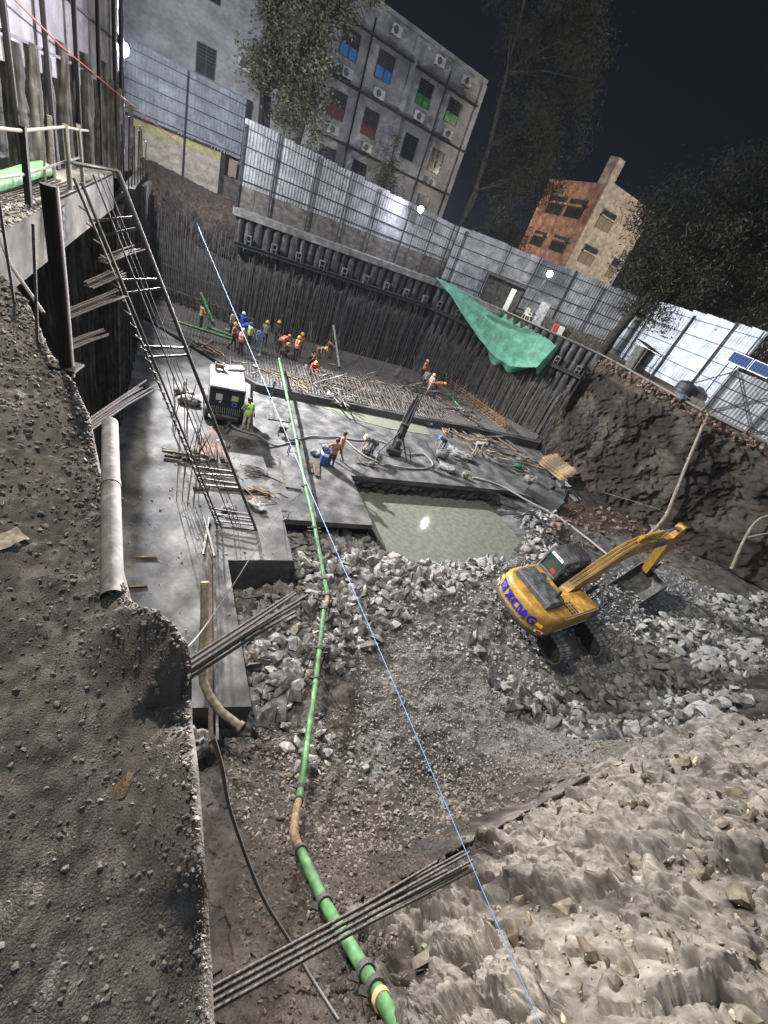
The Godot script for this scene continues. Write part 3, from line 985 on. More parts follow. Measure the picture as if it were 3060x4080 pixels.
func earth_slope() -> void:   # the unsupported earth face on the right
	var foot := [v3(9.6, -0.9, -34.6), v3(10.6, -0.8, -32.4), v3(13.0, -0.5, -29.5), v3(16.4, -0.2, -27.2), v3(19.6, 0.6, -24.8), v3(24.5, 1.6, -20.5), v3(31, 3.2, -14.5), v3(38, 5, -8)]
	var top := [v3(9.9, 7.3, -36.9), v3(10.9, 7.3, -36.5), v3(13.4, 7.3, -33.4), v3(16.0, 7.3, -30.2), v3(19.2, 7.3, -28.2), v3(24.4, 7.3, -25.4), v3(33, 7.3, -20.4), v3(40, 7.3, -8)]
	var b := B()
	b.painted = true
	var pts := []
	var cols := []
	var nx := 330
	var ny := 90
	for i in ny:
		var row := []
		var crow := []
		var v := float(i) / (ny - 1)
		for j in nx:
			var u := pow(float(j) / (nx - 1), 1.25) * (foot.size() - 1)
			var k := mini(int(u), foot.size() - 2)
			var f: Vector3 = foot[k].lerp(foot[k + 1], u - k)
			var t: Vector3 = top[k].lerp(top[k + 1], u - k)
			var p := f.lerp(t, v)
			p.y = lerpf(f.y, t.y, pow(v, 0.9))
			var out := (f - t).normalized()
			var belly := sin(v * PI) * (0.25 + noise_a.get_noise_2d(u * 1.1, v * 2.2) * 1.5) + noise_a.get_noise_3d(p.x * 1.2, p.y * 1.2, p.z * 1.2) * 0.45 * smoothstep(1.0, 0.9, v) + noise_c.get_noise_3d(p.x * 4, p.y * 4, p.z * 4) * 0.16 + block_b.get_noise_3d(p.x * 0.6, p.y * 0.6, p.z * 0.6) * 0.12 * smoothstep(1.0, 0.85, v)
			p += Vector3(out.x, 0.1, out.z).normalized() * belly
			row.append(p)
			var nn := noise_b.get_noise_2d(u * 2.2, v * 3.4) + noise_c.get_noise_3d(p.x * 2, p.y * 2, p.z * 2) * 0.5
			var c := Color(0.052, 0.044, 0.039)
			if nn > 0.22: c = Color(0.115, 0.098, 0.08)
			elif nn > 0.05: c = Color(0.078, 0.064, 0.054)
			if v < 0.18 + noise_b.get_noise_1d(u * 4) * 0.1: c = c.lerp(Color(0.085, 0.063, 0.052), 0.6)
			if v > 0.86: c = c.lerp(Color(0.14, 0.118, 0.09), 0.7)
			crow.append(c * (1.0 + noise_c.get_noise_3d(p.x * 9, p.y * 9, p.z * 9) * 0.5))
		pts.append(row)
		cols.append(crow)
	b.grid(pts, cols)
	setting(put(b, "earth_slope", mat("slope_earth", Color(1, 1, 1), 0.97, {"painted": true, "tex": "grain", "scale": 1.0, "coarse": "soft", "coarse_scale": 0.3, "relief": 3.0, "relief_tex": "stone", "spec": 0.2})))

# ---------------------------------------------------------------- sheet fences
func sheet_shape() -> ArrayMesh:   # one profiled steel sheet, 1 m wide and 1 m high, face towards +z
	var b := B()
	var prof := []
	var n := 5
	for i in n:
		var x0 := float(i) / n
		prof.append_array([v2(x0, 0), v2(x0 + 0.11, 0), v2(x0 + 0.13, 0.03), v2(x0 + 0.185, 0.03)])
	prof.append(v2(1.0, 0.0))
	for i in prof.size() - 1:
		var p: Vector2 = prof[i]
		var q: Vector2 = prof[i + 1]
		b.quad(v3(p.x, 0, p.y), v3(q.x, 0, q.y), v3(q.x, 1, q.y), v3(p.x, 1, p.y))
		b.quad(v3(q.x, 0, q.y - 0.004), v3(p.x, 0, p.y - 0.004), v3(p.x, 1, p.y - 0.004), v3(q.x, 1, q.y - 0.004))
	return b.mesh()

var sheet: ArrayMesh
var flat_panel: ArrayMesh
func sheet_fence(o: Node3D, a: Vector2, c: Vector2, lo: Vector2, hi: Vector2, rails: int, m: Array, posts: Array, post_foot: float, face := 1.0, flat := false) -> void:
	# lo, hi: heights at the two ends; posts: distances along; the face with rails and posts looks to the right of a -> c when face is 1
	var t := (c - a).normalized()
	var L := a.distance_to(c)
	var n := int(round(L / 1.02))
	var w := L / n
	var out := v2(-t.y, t.x) * face
	var ang := atan2(-t.y, t.x)
	for i in n:
		var s := (i + 0.0) * w
		var k := (i + 0.5) / n
		var p := a + t * s
		var y0 := lerpf(lo.x, lo.y, k) + rnd(-0.02, 0.02)
		var y1 := lerpf(hi.x, hi.y, k) + rnd(-0.05, 0.05)
		var q := put(flat_panel if flat else sheet, "panel" if flat else "sheet", m[(i * 7) % m.size()], o)
		q.position = v3(p.x, y0, p.y) + v3(out.x, 0, out.y) * (0.012 * (i % 2) - 0.02)
		q.rotation.y = ang
		q.scale = v3(w * 1.02, y1 - y0, 1)
		if face < 0: q.scale.z = -1
	var dark := mat("fence_steel", Color(0.028, 0.029, 0.033), 0.6, {"metal": 0.4})
	for i in rails:
		var f := (i + 0.35) / (rails - 0.15)
		var b := B()
		var p0 := a + out * 0.055
		var p1 := c + out * 0.055
		b.beam(v3(p0.x, lerpf(lo.x, hi.x, f), p0.y), v3(p1.x, lerpf(lo.y, hi.y, f), p1.y), 0.05, 0.05)
		put(b, "rail", dark, o)
	for s in posts:
		var p: Vector2 = a + t * s + out * 0.13
		var b := B()
		b.tube([v3(p.x, post_foot, p.y), v3(p.x + rnd(-0.05, 0.05), lerpf(hi.x, hi.y, s / L) - rnd(-0.1, 0.3), p.y)], 0.055, 8)
		put(b, "post", dark, o)

func fences() -> void:
	sheet = sheet_shape()
	var zinc := []
	for i in 4:
		var k: float = [1.0, 0.92, 1.06, 0.86][i]
		zinc.append(mat("fence_sheet_%d" % i, Color(0.47, 0.485, 0.505) * k, 0.5, {"metal": 0.25, "tex": "fine", "scale": 0.5, "coarse": "soft", "coarse_scale": 0.13 + 0.03 * i}))
	var blue := []
	for i in 3:
		blue.append(mat("blue_sheet_%d" % i, Color(0.38, 0.42, 0.47) * [1.0, 0.93, 1.07][i], 0.5, {"metal": 0.25, "tex": "fine", "scale": 0.5, "coarse": "soft", "coarse_scale": 0.13 + 0.03 * i}))
	var plaster := mat("old_plaster", Color(0.30, 0.275, 0.24), 0.92, {"tex": "grain", "scale": 0.9, "coarse": "blotch", "coarse_scale": 0.35, "relief": 0.5})
	# back fence on its rendered plinth
	var a := v2(-17.45, -32.82)
	var c := v2(-3.3, -40.6)
	var o := thing("sheet_fence", "tall ribbed white steel sheet fence on a stained plinth along the back", "fence")
	sheet_fence(o, a, c, v2(8.66, 8.75), v2(12.15, 11.3), 4, zinc, [0.05, 2.15, 4.75, 7.1, 9.45, 11.9, 14.1, 15.8], 7.42)
	var t := (c - a).normalized()
	var n := v2(t.y, -t.x)
	if n.y > 0: n = -n
	var s := 0.0
	var widths := [1.15, 1.0, 3.0, 2.2, 1.4, 2.6, 1.3, 2.1, 1.4]
	for w in widths:
		var b := B()
		var e: float = minf(s + w, a.distance_to(c))
		var p0 := a + t * (s + 0.015) + n * 0.02
		var p1 := a + t * (e - 0.015) + n * 0.02
		b.prism([p0, p1, p1 + n * 0.22, p0 + n * 0.22], 7.3, 8.72 + rnd(-0.05, 0.04))
		put(b, "plinth_panel", plaster, o)
		s += w
	# fence over the cream wall
	o = thing("sheet_fence", "blue-white steel sheet fence standing above the cream wall", "fence")
	sheet_fence(o, v2(-25.6, -32.4), v2(-19.7, -36.95), v2(9.95, 9.85), v2(13.45, 13.25), 5, blue, [3.75], 7.4)
	var cream := thing("plaster_wall", "cream plastered wall with a pale yellow band beside the back corner", "wall")
	var cm := mat("cream_plaster", Color(0.60, 0.52, 0.43), 0.9, {"tex": "fine", "scale": 0.6, "coarse": "soft", "coarse_scale": 0.3, "relief": 0.3})
	var ym := mat("yellow_paint", Color(0.60, 0.56, 0.27), 0.85, {"tex": "fine", "scale": 0.6, "coarse": "soft", "coarse_scale": 0.3})
	var bk := mat("rough_brick", Color(0.24, 0.20, 0.165), 0.95, {"tex": "stone", "scale": 1.2, "coarse": "blotch", "coarse_scale": 0.5, "relief": 3.0})
	var f := func(u: float, y: float, d: float) -> Vector3: 
		var q := v2(-25.6, -32.45).lerp(v2(-20.75, -36.2), u)
		return v3(q.x + 0.61 * d, y, q.y + 0.79 * d)
	var slab := func(u0: float, u1: float, y0: float, y1: float, d0: float, d1: float) -> Builder:
		var b := B()
		b.hull([f.call(u0, y0, d1), f.call(u1, y0, d1), f.call(u1, y0, d0), f.call(u0, y0, d0), f.call(u0, y1, d1), f.call(u1, y1, d1), f.call(u1, y1, d0), f.call(u0, y1, d0)])
		return b
	put(slab.call(0.0, 1.0, 6.9, 9.32, -0.2, 0.0), "wall_face", cm, cream)
	put(slab.call(0.0, 1.0, 9.325, 9.82, -0.2, 0.004), "painted_band", ym, cream)
	put(slab.call(0.0, 1.05, 9.825, 9.98, -0.25, 0.06), "coping", bk, cream)
	put(slab.call(1.0, 1.055, 6.9, 9.82, -0.3, 0.05), "brick_edge", bk, cream)
	put(slab.call(1.056, 1.33, 7.0, 8.60, -0.3, 0.0), "plinth_panel", plaster, cream)
	put(slab.call(1.10, 1.19, 8.66, 9.66, -0.25, -0.12), "pink_panel", mat("pink_plaster", Color(0.45, 0.30, 0.25), 0.9, {"tex": "grain", "scale": 0.7}), cream)
	put(slab.call(0.07, 0.115, 7.0, 10.4, 0.05, 0.5), "pillar", plaster, cream)
	# right-hand fence
	o = thing("sheet_fence", "ribbed grey steel sheet fence behind the shed and plastic chair", "fence")
	sheet_fence(o, v2(-3.2, -40.6), v2(11.5, -38.9), v2(7.3, 7.9), v2(11.4, 11.7), 5, zinc, [0.6, 4.3, 6.7, 9.6, 11.9, 14.5], 7.3)
	o = thing("sheet_fence", "blue-grey steel sheet fence behind the cabinets on the right", "fence")
	sheet_fence(o, v2(11.5, -38.9), v2(17.2, -32.3), v2(7.6, 7.6), v2(11.75, 12.5), 5, blue, [1.4, 4.2, 6.9, 8.6], 7.3)
	o = thing("sheet_fence", "low braced steel sheet fence at the edge of the earth slope", "fence")
	sheet_fence(o, v2(15.65, -29.75), v2(24.4, -25.1), v2(7.5, 7.5), v2(10.1, 10.2), 4, zinc, [0.1, 2.7, 5.4, 8.0], 7.2)
	var dark := mat("fence_steel")
	for k in 3:
		var p := v2(15.75, -29.55) + v2(0.883, 0.469) * (0.1 + 2.65 * k)
		var q := p + v2(0.883, 0.469) * 2.6
		var b := B()
		b.beam(v3(p.x, 7.5, p.y), v3(q.x, 10.0, q.y), 0.05, 0.05)
		b.beam(v3(p.x, 10.0, p.y), v3(q.x, 7.5, q.y), 0.05, 0.05)
		put(b, "cross_brace", dark, o)
	var b4 := B()
	b4.beam(v3(14.6, 8.6, -30.4), v3(15.7, 10.0, -29.6), 0.07, 0.07)
	put(b4, "raking_strut", dark, o)

func boundary_wall() -> void:   # tall wall along the left of the platform: concrete piles below, flat panels above
	sheet = sheet_shape()
	var fb := B(); fb.soft_box(v3(0.5, 0.5, 0), v3(0.985, 1.0, 0.03), 0.004)
	flat_panel = fb.mesh()
	var line := [v2(-7.6, -3.2), v2(-9.5, -8.6), v2(-13.5, -16.6), v2(-20.3, -25.4), v2(-26.0, -32.6)]
	var o := thing("boundary_wall", "tall boundary wall of concrete posts and flat panels left of the platform", "wall")
	var pm := mat("boundary_concrete", Color(0.36, 0.35, 0.325), 0.92, {"tex": "streak", "scale": 0.3, "coarse": "blotch", "coarse_scale": 0.35, "relief": 0.8, "relief_tex": "grain"})
	var dark := mat("fence_steel", Color(0.028, 0.029, 0.033), 0.6, {"metal": 0.4})
	var shapes := []
	for k in 4: shapes.append(pile_shape(2.6, 0.36, 20 + k))
	var d := 0.2
	var k := 0
	var L := length_of(line)
	while d < L:
		var a := along(line, d)
		var q := put(shapes[k % 4], "column", pm, o)
		q.position = v3(a[0].x, 8.6, a[0].y)
		q.rotation.y = atan2(-a[1].y, -a[1].x) * -1.0 + PI / 2 + rnd(-0.2, 0.2)
		q.scale = v3(rnd(0.85, 1.1), rnd(0.9, 1.12), rnd(0.8, 1.1))
		d += 0.92
		k += 1
	for i in line.size() - 1:
		var t: Vector2 = (line[i + 1] - line[i]).normalized()
		var nn := v2(t.y, -t.x)
		if nn.x > 0: nn = -nn
		var b := B()
		b.prism([line[i] + nn * 0.08, line[i + 1] + nn * 0.08, line[i + 1] + nn * 0.35, line[i] + nn * 0.35], 8.0, 11.2)
		put(b, "infill", pm, o)
		var zinc := []
		for z in 3: zinc.append(mat("weathered_sheet_%d" % z, Color(0.44, 0.445, 0.46) * [1.0, 0.92, 0.84][z], 0.6, {"metal": 0.1, "tex": "fine", "scale": 0.4, "coarse": "blotch", "coarse_scale": 0.21 + 0.04 * z}))
		var posts := []
		var s := 0.5
		while s < line[i].distance_to(line[i + 1]) - 0.2:
			posts.append(s)
			s += 1.95
		sheet_fence(o, line[i] - nn * 0.2, line[i + 1] - nn * 0.2, v2(10.7, 10.7), v2(14.0, 13.6), 3, zinc, posts, 8.9, 1.0 if v2(-t.y, t.x).x > 0 else -1.0, true)

# ---------------------------------------------------------------- buildings beyond the fence
func facade_box(o: Node3D, called: String, m: Material, org: Vector3, t: Vector3, s0: float, s1: float, y0: float, y1: float, d0: float, d1: float) -> MeshInstance3D:
	# s along the facade, d out from it (positive towards the viewer)
	var n := v3(-t.z, 0, t.x)
	var p := []
	for y in [y0, y1]:
		for q in [[s0, d1], [s1, d1], [s1, d0], [s0, d0]]:
			p.append(org + t * q[0] + n * q[1] + v3(0, y, 0))
	var b := B()
	b.hull(p)
	return put(b, called, m, o)

func window(o: Node3D, org: Vector3, t: Vector3, s0: float, s1: float, y0: float, y1: float, low: Material, split: float, glass: Material, frame: Material) -> void:
	var w := facade_box(o, "window", mat("window_reveal", Color(0.03, 0.03, 0.032), 0.7), org, t, s0, s1, y0, y1, -0.02, 0.01)
	var sm := (s0 + s1) / 2
	var e := 0.05
	var ys := lerpf(y0, y1, split)
	for q in [[s0, sm], [sm, s1]]:
		facade_box(w, "pane", low, org, t, q[0] + e, q[1] - e * 0.6, y0 + e, ys - 0.02, 0.0, 0.03)
		facade_box(w, "pane", glass, org, t, q[0] + e, q[1] - e * 0.6, ys + 0.02, y1 - e, 0.0, 0.025)
	facade_box(w, "frame", frame, org, t, s0, s1, y1 - e * 0.9, y1, 0.011, 0.06)
	facade_box(w, "frame", frame, org, t, s0, s1, y0, y0 + e * 0.9, 0.011, 0.06)
	facade_box(w, "frame", frame, org, t, s0, s0 + e * 0.9, y0 + e, y1 - e, 0.011, 0.06)
	facade_box(w, "frame", frame, org, t, s1 - e * 0.9, s1, y0 + e, y1 - e, 0.011, 0.06)
	for k in range(1, 5):
		var y := lerpf(ys, y1, k / 5.0)
		facade_box(w, "grille_bar", frame, org, t, s0 + e, s1 - e, y - 0.012, y + 0.012, 0.035, 0.055)

func buildings() -> void:
	var wall := mat("grey_render", Color(0.42, 0.42, 0.43), 0.92, {"tex": "fine", "scale": 0.35, "coarse": "soft", "coarse_scale": 0.12, "relief": 0.3, "relief_tex": "grain"})
	var stain := mat("stained_ledge", Color(0.115, 0.112, 0.11), 0.95, {"tex": "streak", "scale": 0.4, "coarse": "blotch", "coarse_scale": 0.3})
	var glass := mat("dark_glass", Color(0.015, 0.016, 0.018), 0.12, {"spec": 0.5})
	var frame := mat("window_frame", Color(0.05, 0.05, 0.052), 0.6)
	var bluef := mat("blue_film", Color(0.03, 0.13, 0.36), 0.35)
	var greenf := mat("green_film", Color(0.02, 0.14, 0.035), 0.35)
	var redf := mat("maroon_film", Color(0.075, 0.022, 0.018), 0.4)
	var o := thing("office_building", "long grey rendered building with coloured window panes behind the fence", "building")
	var org := v3(-16.11, 0, -39.44)
	var t := v3(0.7261, 0, -0.6876)
	facade_box(o, "wall", wall, org, t, 0, 14.0, 6.8, 21.0, -11, 0)
	facade_box(o, "wall", wall, org, t, -16, 0, 6.8, 20.6, -11, -1.4)
	facade_box(o, "parapet", wall, org, t, -0.02, 14.02, 21.0, 21.25, -0.3, 0.05)
	facade_box(o, "ledge", stain, org, t, 7.25, 13.6, 19.40, 19.52, 0.0, 0.45)
	facade_box(o, "ledge", stain, org, t, 0.2, 6.9, 16.48, 16.62, 0.0, 0.45)
	facade_box(o, "ledge", stain, org, t, 6.9, 14.03, 16.44, 16.56, 0.0, 0.42)
	facade_box(o, "ledge", stain, org, t, 0.2, 14.03, 13.22, 13.36, 0.0, 0.45)
	facade_box(o, "ledge", stain, org, t, 0.3, 6.9, 19.5, 19.6, 0.0, 0.35)
	facade_box(o, "pilaster", wall, org, t, 6.75, 7.15, 6.9, 20.9, 0.0, 0.2)
	facade_box(o, "pilaster", wall, org, t, 13.6, 14.04, 6.9, 20.9, 0.0, 0.16)
	facade_box(o, "pilaster", wall, org, t, -0.05, 0.3, 6.9, 20.9, 0.0, 0.14)
	for s in [3.3, 10.3]:
		var b := B()
		var n := v3(-t.z, 0, t.x)
		b.tube([org + t * s + n * 0.07 + v3(0, 9, 0), org + t * s + n * 0.07 + v3(0, 20.4, 0)], 0.05, 6)
		put(b, "drain_pipe", stain, o)
	for q in [[1.15, 2.55, 17.75, 19.2, bluef], [4.1, 5.5, 17.72, 19.2, bluef], [7.95, 9.3, 17.62, 19.12, greenf], [11.0, 12.35, 17.62, 19.12, greenf], [1.1, 2.5, 14.45, 15.98, redf], [4.05, 5.35, 14.37, 15.95, redf], [7.95, 9.3, 14.2, 15.8, glass], [10.9, 12.25, 14.2, 15.8, glass], [1.1, 2.5, 11.2, 12.75, glass], [4.05, 5.35, 11.2, 12.75, glass], [10.9, 12.25, 11.0, 12.5, glass]]:
		window(o, org, t, q[0], q[1], q[2], q[3], q[4], 0.45, glass, frame)
	for q in [[-3.4, -2.2, 16.9, 18.4], [-7.5, -6.3, 16.9, 18.4], [-7.5, -6.3, 13.4, 14.9]]:
		window(o, org + v3(-t.z, 0, t.x) * -1.4, t, q[0], q[1], q[2], q[3], glass, 0.45, glass, frame)
	var ac := thing("air_conditioner", "white air conditioner box below the left blue window", "air conditioner")
	var bw := mat("ac_white", Color(0.55, 0.545, 0.53), 0.55, {"tex": "soft", "scale": 0.9})
	var b2 := B(); b2.soft_box(v3(0, 0, 0.24), v3(0.82, 0.56, 0.32), 0.02); put(b2, "case", bw, ac)
	b2 = B(); b2.lathe([v2(0.21, 0), v2(0.21, 0.012), v2(0.195, 0.014), v2(0.001, 0.006)], v3(-0.12, 0, 0.40), Basis(Vector3.RIGHT, PI / 2), 18); put(b2, "fan_grille", mat("ac_grille", Color(0.07, 0.07, 0.072), 0.6), ac)
	b2 = B(); b2.beam(v3(-0.3, -0.3, 0), v3(-0.3, -0.3, 0.42), 0.03, 0.03); b2.beam(v3(0.3, -0.3, 0), v3(0.3, -0.3, 0.42), 0.03, 0.03); put(b2, "bracket", frame, ac)
	var turn := atan2(-t.z, t.x)
	var nn := v3(-t.z, 0, t.x)
	var spots := [[1.95, 17.05, "white air conditioner box below the left blue window"], [4.75, 16.95, "white air conditioner box below the right blue window"], [4.9, 20.42, "white air conditioner box under the roof edge above the right blue window"], [9.0, 20.42, "white air conditioner box under the roof edge above the left green window"], [11.9, 20.38, "rightmost white air conditioner box under the roof edge"], [8.6, 17.0, "white air conditioner box below the left green window"], [11.75, 16.98, "white air conditioner box below the right green window"], [1.8, 13.8, "white air conditioner box below the left maroon window"], [4.8, 13.72, "white air conditioner box below the right maroon window"], [11.6, 13.55, "lowest white air conditioner box near the right end of the grey building"]]
	for i in spots.size():
		var p: Vector3 = org + t * spots[i][0] + v3(0, spots[i][1], 0)
		if i == 0:
			ac.position = p; ac.rotation.y = turn; ac.set_meta("group", "air conditioners on the grey building")
		else: copy_of(ac, "air_conditioner", p, turn, spots[i][2], "air conditioners on the grey building")
	copy_of(ac, "air_conditioner", org + t * -4.6 + nn * -1.4 + v3(0, 14.9, 0), turn, "white air conditioner box on the shaded wing behind the leafy tree", "air conditioners on the grey building")
	# smaller building on the right: orange side, cream front
	o = thing("corner_building", "two-storey building with an orange side and a cream front", "building")
	var orange := mat("orange_render", Color(0.52, 0.27, 0.185), 0.9, {"tex": "soft", "scale": 0.3, "coarse": "blotch", "coarse_scale": 0.12})
	var cream := mat("cream_render", Color(0.52, 0.46, 0.385), 0.9, {"tex": "soft", "scale": 0.3, "coarse": "soft", "coarse_scale": 0.12})
	var org2 := v3(7.66, 0, -56.92)
	var tr := v3(0.7223, 0, -0.6916)
	var tl := v3(-0.413, 0, -0.9107)
	var b := B()
	var c0 := Vector2(org2.x, org2.z)
	var c1 := c0 + v2(tr.x, tr.z) * 9.6
	var c3 := c0 + v2(tl.x, tl.z) * 12.0
	b.prism([c0 + v2(0.03, -0.12), c1, c1 + (c3 - c0), c3], 6.5, 19.45)
	put(b, "wall", orange, o)
	facade_box(o, "front_wall", cream, org2, tr, 0.0, 9.6, 6.6, 19.6, -0.1, 0.06)
	facade_box(o, "parapet", cream, org2, tr, 0.0, 9.62, 19.6, 19.75, -0.2, 0.1)
	facade_box(o, "roof_pillar", cream, org2, tr, 0.15, 1.25, 19.4, 21.6, -1.3, -0.2)
	for q in [[1.3, 3.9, 16.1, 17.75], [1.35, 3.95, 12.8, 14.5], [7.3, 8.8, 12.6, 14.6]]:
		window(o, org2 + v3(-tr.z, 0, tr.x) * 0.06, tr, q[0], q[1], q[2], q[3], mat("curtain_glass", Color(0.13, 0.11, 0.085), 0.3), 0.62, glass, frame)
		facade_box(o, "sill", cream, org2, tr, q[0] - 0.15, q[1] + 0.15, q[2] + 1.0, q[2] + 1.13, 0.06, 0.42)
	for q in [[1.8, 5.2, 16.1, 17.9], [5.9, 9.6, 16.1, 17.9], [1.8, 4.9, 12.8, 14.4], [6.7, 9.7, 12.7, 14.3]]:
		window(o, org2 + tl * q[1], -tl, 0.0, q[1] - q[0], q[2], q[3], glass, 0.6, glass, frame)
		facade_box(o, "sill", orange, org2 + tl * q[1], -tl, -0.2, q[1] - q[0] + 0.2, q[2] + 1.02, q[2] + 1.22, 0.0, 0.5)
	# low house behind the right fence with two lit windows
	o = thing("low_house", "brown low house with two small lit windows behind the right fence", "building")
	b = B(); b.prism([v2(30, -48), v2(44, -38), v2(50, -46), v2(36, -56)], 6.5, 14.6)
	put(b, "wall", mat("brown_render", Color(0.16, 0.125, 0.09), 0.95, {"tex": "soft", "scale": 0.3, "coarse": "blotch", "coarse_scale": 0.15}), o)
	for q in [[1.6, 13.2], [7.4, 13.0]]:
		facade_box(o, "lit_window", mat("lit_window_pane", Color(0.8, 0.6, 0.4), 0.5, {"glow": Color(1.0, 0.62, 0.40), "glow_energy": 0.55}), v3(30, 0, -48), v3(0.814, 0, 0.581), q[0], q[0] + 0.9, q[1], q[1] + 0.95, 0.0, 0.04)

# ---------------------------------------------------------------- trees
func foliage(clumps: Array, per: int, leaf: Vector2, col: Color, droop: float, sd: int) -> Builder:
	var r := RandomNumberGenerator.new()
	r.seed = sd
	var b := B()
	b.painted = true
	for q in clumps:
		var p: Vector3 = q[0]
		var rad: float = q[1]
		var shade := r.randf_range(0.7, 1.3)
		var n := int(per * rad * rad)
		for i in n:
			var d := Vector3(r.randfn(), r.randfn() * 0.9, r.randfn()) * 0.45 * rad
			var at := p + d
			var dir := Vector3(r.randfn(), r.randfn() * 0.5 - droop, r.randfn()).normalized()
			var side := dir.cross(Vector3(r.randfn(), r.randfn(), r.randfn())).normalized()
			var l := leaf.y * r.randf_range(0.6, 1.3)
			var w := leaf.x * r.randf_range(0.7, 1.3)
			var k := shade * r.randf_range(0.65, 1.4)
			b.tint = Color(col.r * k * r.randf_range(0.85, 1.2), col.g * k, col.b * k * r.randf_range(0.7, 1.1))
			var tip := at + dir * l
			var mid := at + dir * l * 0.45
			var nn := dir.cross(side)
			b.tri(at, mid + side * w + nn * w * 0.3, tip)
			b.tri(at, tip, mid - side * w + nn * w * 0.3)
	return b

func tree(called: String, label: String, base: Vector3, spine: Array, r0: float, clumps: Array, per: int, leaf: Vector2, col: Color, droop: float, sd: int, bark: Material) -> void:
	var o := thing(called, label, "tree", base)
	var b := B()
	b.tube(spine, r0, 10, r0 * 0.3)
	put(b, "trunk", bark, o)
	var r := RandomNumberGenerator.new()
	r.seed = sd + 5
	b = B()
	for i in clumps.size():
		if i % 3 != 0: continue
		var p: Vector3 = clumps[i][0]
		var best: Vector3 = spine[-1]
		for s in spine:
			if s.y < p.y + 0.5 and s.distance_to(p) < best.distance_to(p) + 0.8: best = s
		var m := best.lerp(p, 0.5) + v3(r.randf_range(-0.3, 0.3), r.randf_range(0, 0.5), r.randf_range(-0.3, 0.3))
		b.tube([best, m, p], r0 * 0.28, 5, 0.02)
	stuff(put(b, "limbs", bark, o))
	put(foliage(clumps, per, leaf, col, droop, sd), "crown", mat("leaves", Color(1, 1, 1), 0.6, {"painted": true, "back": Color(0.02, 0.03, 0.01), "spec": 0.3}), o)

func cloud(r: RandomNumberGenerator, c: Vector3, s: Vector3, n: int, lo: float, hi: float) -> Array:
	var out := []
	for i in n:
		var d := Vector3(r.randfn(), r.randfn(), r.randfn()).normalized() * pow(r.randf(), 0.45)
		out.append([c + d * s, r.randf_range(lo, hi)])
	return out

